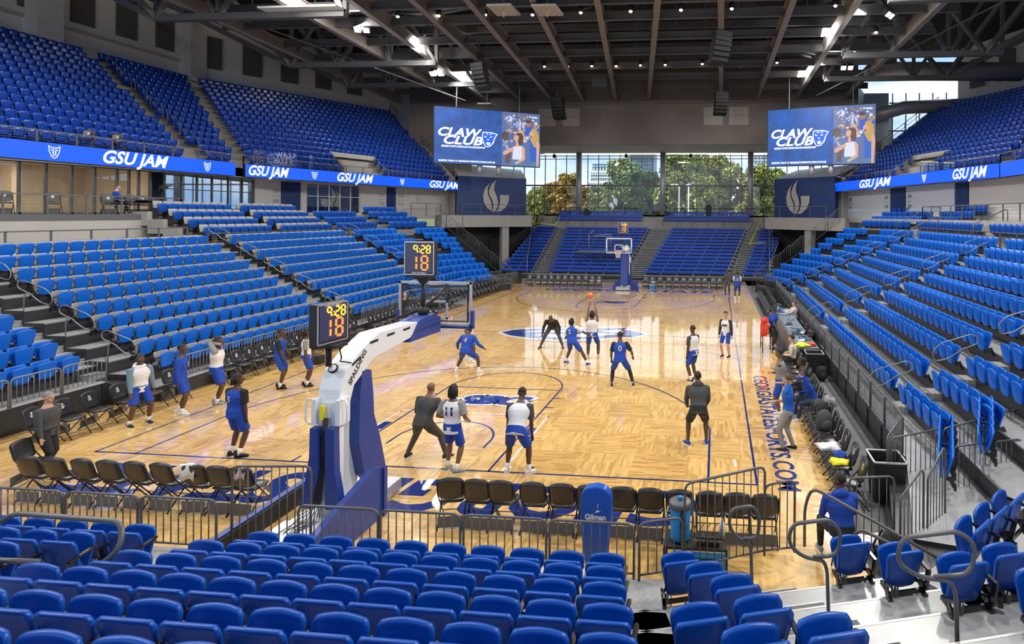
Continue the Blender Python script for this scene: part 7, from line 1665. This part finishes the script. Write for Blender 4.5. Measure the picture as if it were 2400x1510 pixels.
figure('person in light grey sleeveless jersey with folded arms by the bench chairs', (8.58, 4.15, 0), rzf(-1, .25), 1.95, 'mid', ((-.13, 0), (.13, .05)), top=GC, sleeve=None, hair='full', hands=((.14, .24, 1.28), (-.12, .26, 1.24)), hem=-.10, shoes=WC)
figure('seated person in royal blue hooded top leaning on the hand, bench side', (9.45, 4.0, 0), rzf(-1, -.1), 1.85, 'light', ((-.16, .48), (.16, .50)), hip=(0, -.02, .56), lean=.55, top=RB, sleeve='long', hood=True, bottom='denim', pants='long', hair='short', hairm=HAIRB, hands=((-.05, .50, 1.12), (.15, .42, .68)), shoes=WC)
figure('seated person in dark top beside the one in the royal blue hooded top', (9.45, 5.3, 0), rzf(-1, 0), 1.83, 'dark', ((-.16, .42), (.16, .42)), hip=(0, 0, .55), lean=.25, top='blackcloth', sleeve='long', bottom='blackcloth', pants='long', hair='full', hands=((-.14, .4, .66), (.14, .4, .66)), vox=.012)
figure('person in bright blue T-shirt and heather grey trousers holding chin by the east sideline', (8.45, 1.85, 0), rzf(-1, .45), 1.86, 'light', ((-.12, .05), (.14, -.12)), top='teeblue', sleeve='short', bottom=GC, pants='long', hair='short', hairm=HAIRB, hands=((.02, .22, 1.58), (.0, .26, 1.14)), bulk_=.93, sole=WC, socks=False)
figure('seated person in royal blue hooded sweatshirt seen from behind at the near corner railing', (8.78, -2.62, 0), rzf(-.15, 1), 1.86, 'dark', ((-.22, .38), (.16, .42)), hip=(0, -.02, .56), lean=.20, top=RB, sleeve='long', hood=True, bottom='blackcloth', pants='long', hair='fade', hands=((-.16, .40, .72), (.16, .42, .72)), bulk_=1.12, shoes='greycloth', head=(.9, .1), socks=False)
o = empty('stool', (8.80, -2.66, 0), .1); tag(o, 'low black stool under the seated person in the blue hooded sweatshirt', 'stool'); b = MB(); b.lathe([(.17, .42), (.18, .46), (.15, .475)], n=16); b.build('seat', M['blacksoft'], o)
for q in range(4): b = MB(); b.tube([(.12*math.cos(q*PI/2), .12*math.sin(q*PI/2), .43), (.19*math.cos(q*PI/2), .19*math.sin(q*PI/2), .01)], .013, 6); b.build('leg', M['chairmetal'], o)
figure('seated person in royal blue jacket working at a laptop on the suite deck', (-21.45, 12.4, 5.45), rzf(.5, .8), 1.82, 'light', ((-.12, .40), (.12, .40)), hip=(0, 0, .54), lean=.15, top=RB, sleeve='long', bottom='blackcloth', pants='long', hair='short', hairm=HAIRB, hands=((-.1, .42, .80), (.1, .42, .80)), vox=.014)
heap(8.52, 2.32, 1.05, (.001, .001, .001), M['whitecloth'], 'paper', 'x', 1) if False else None
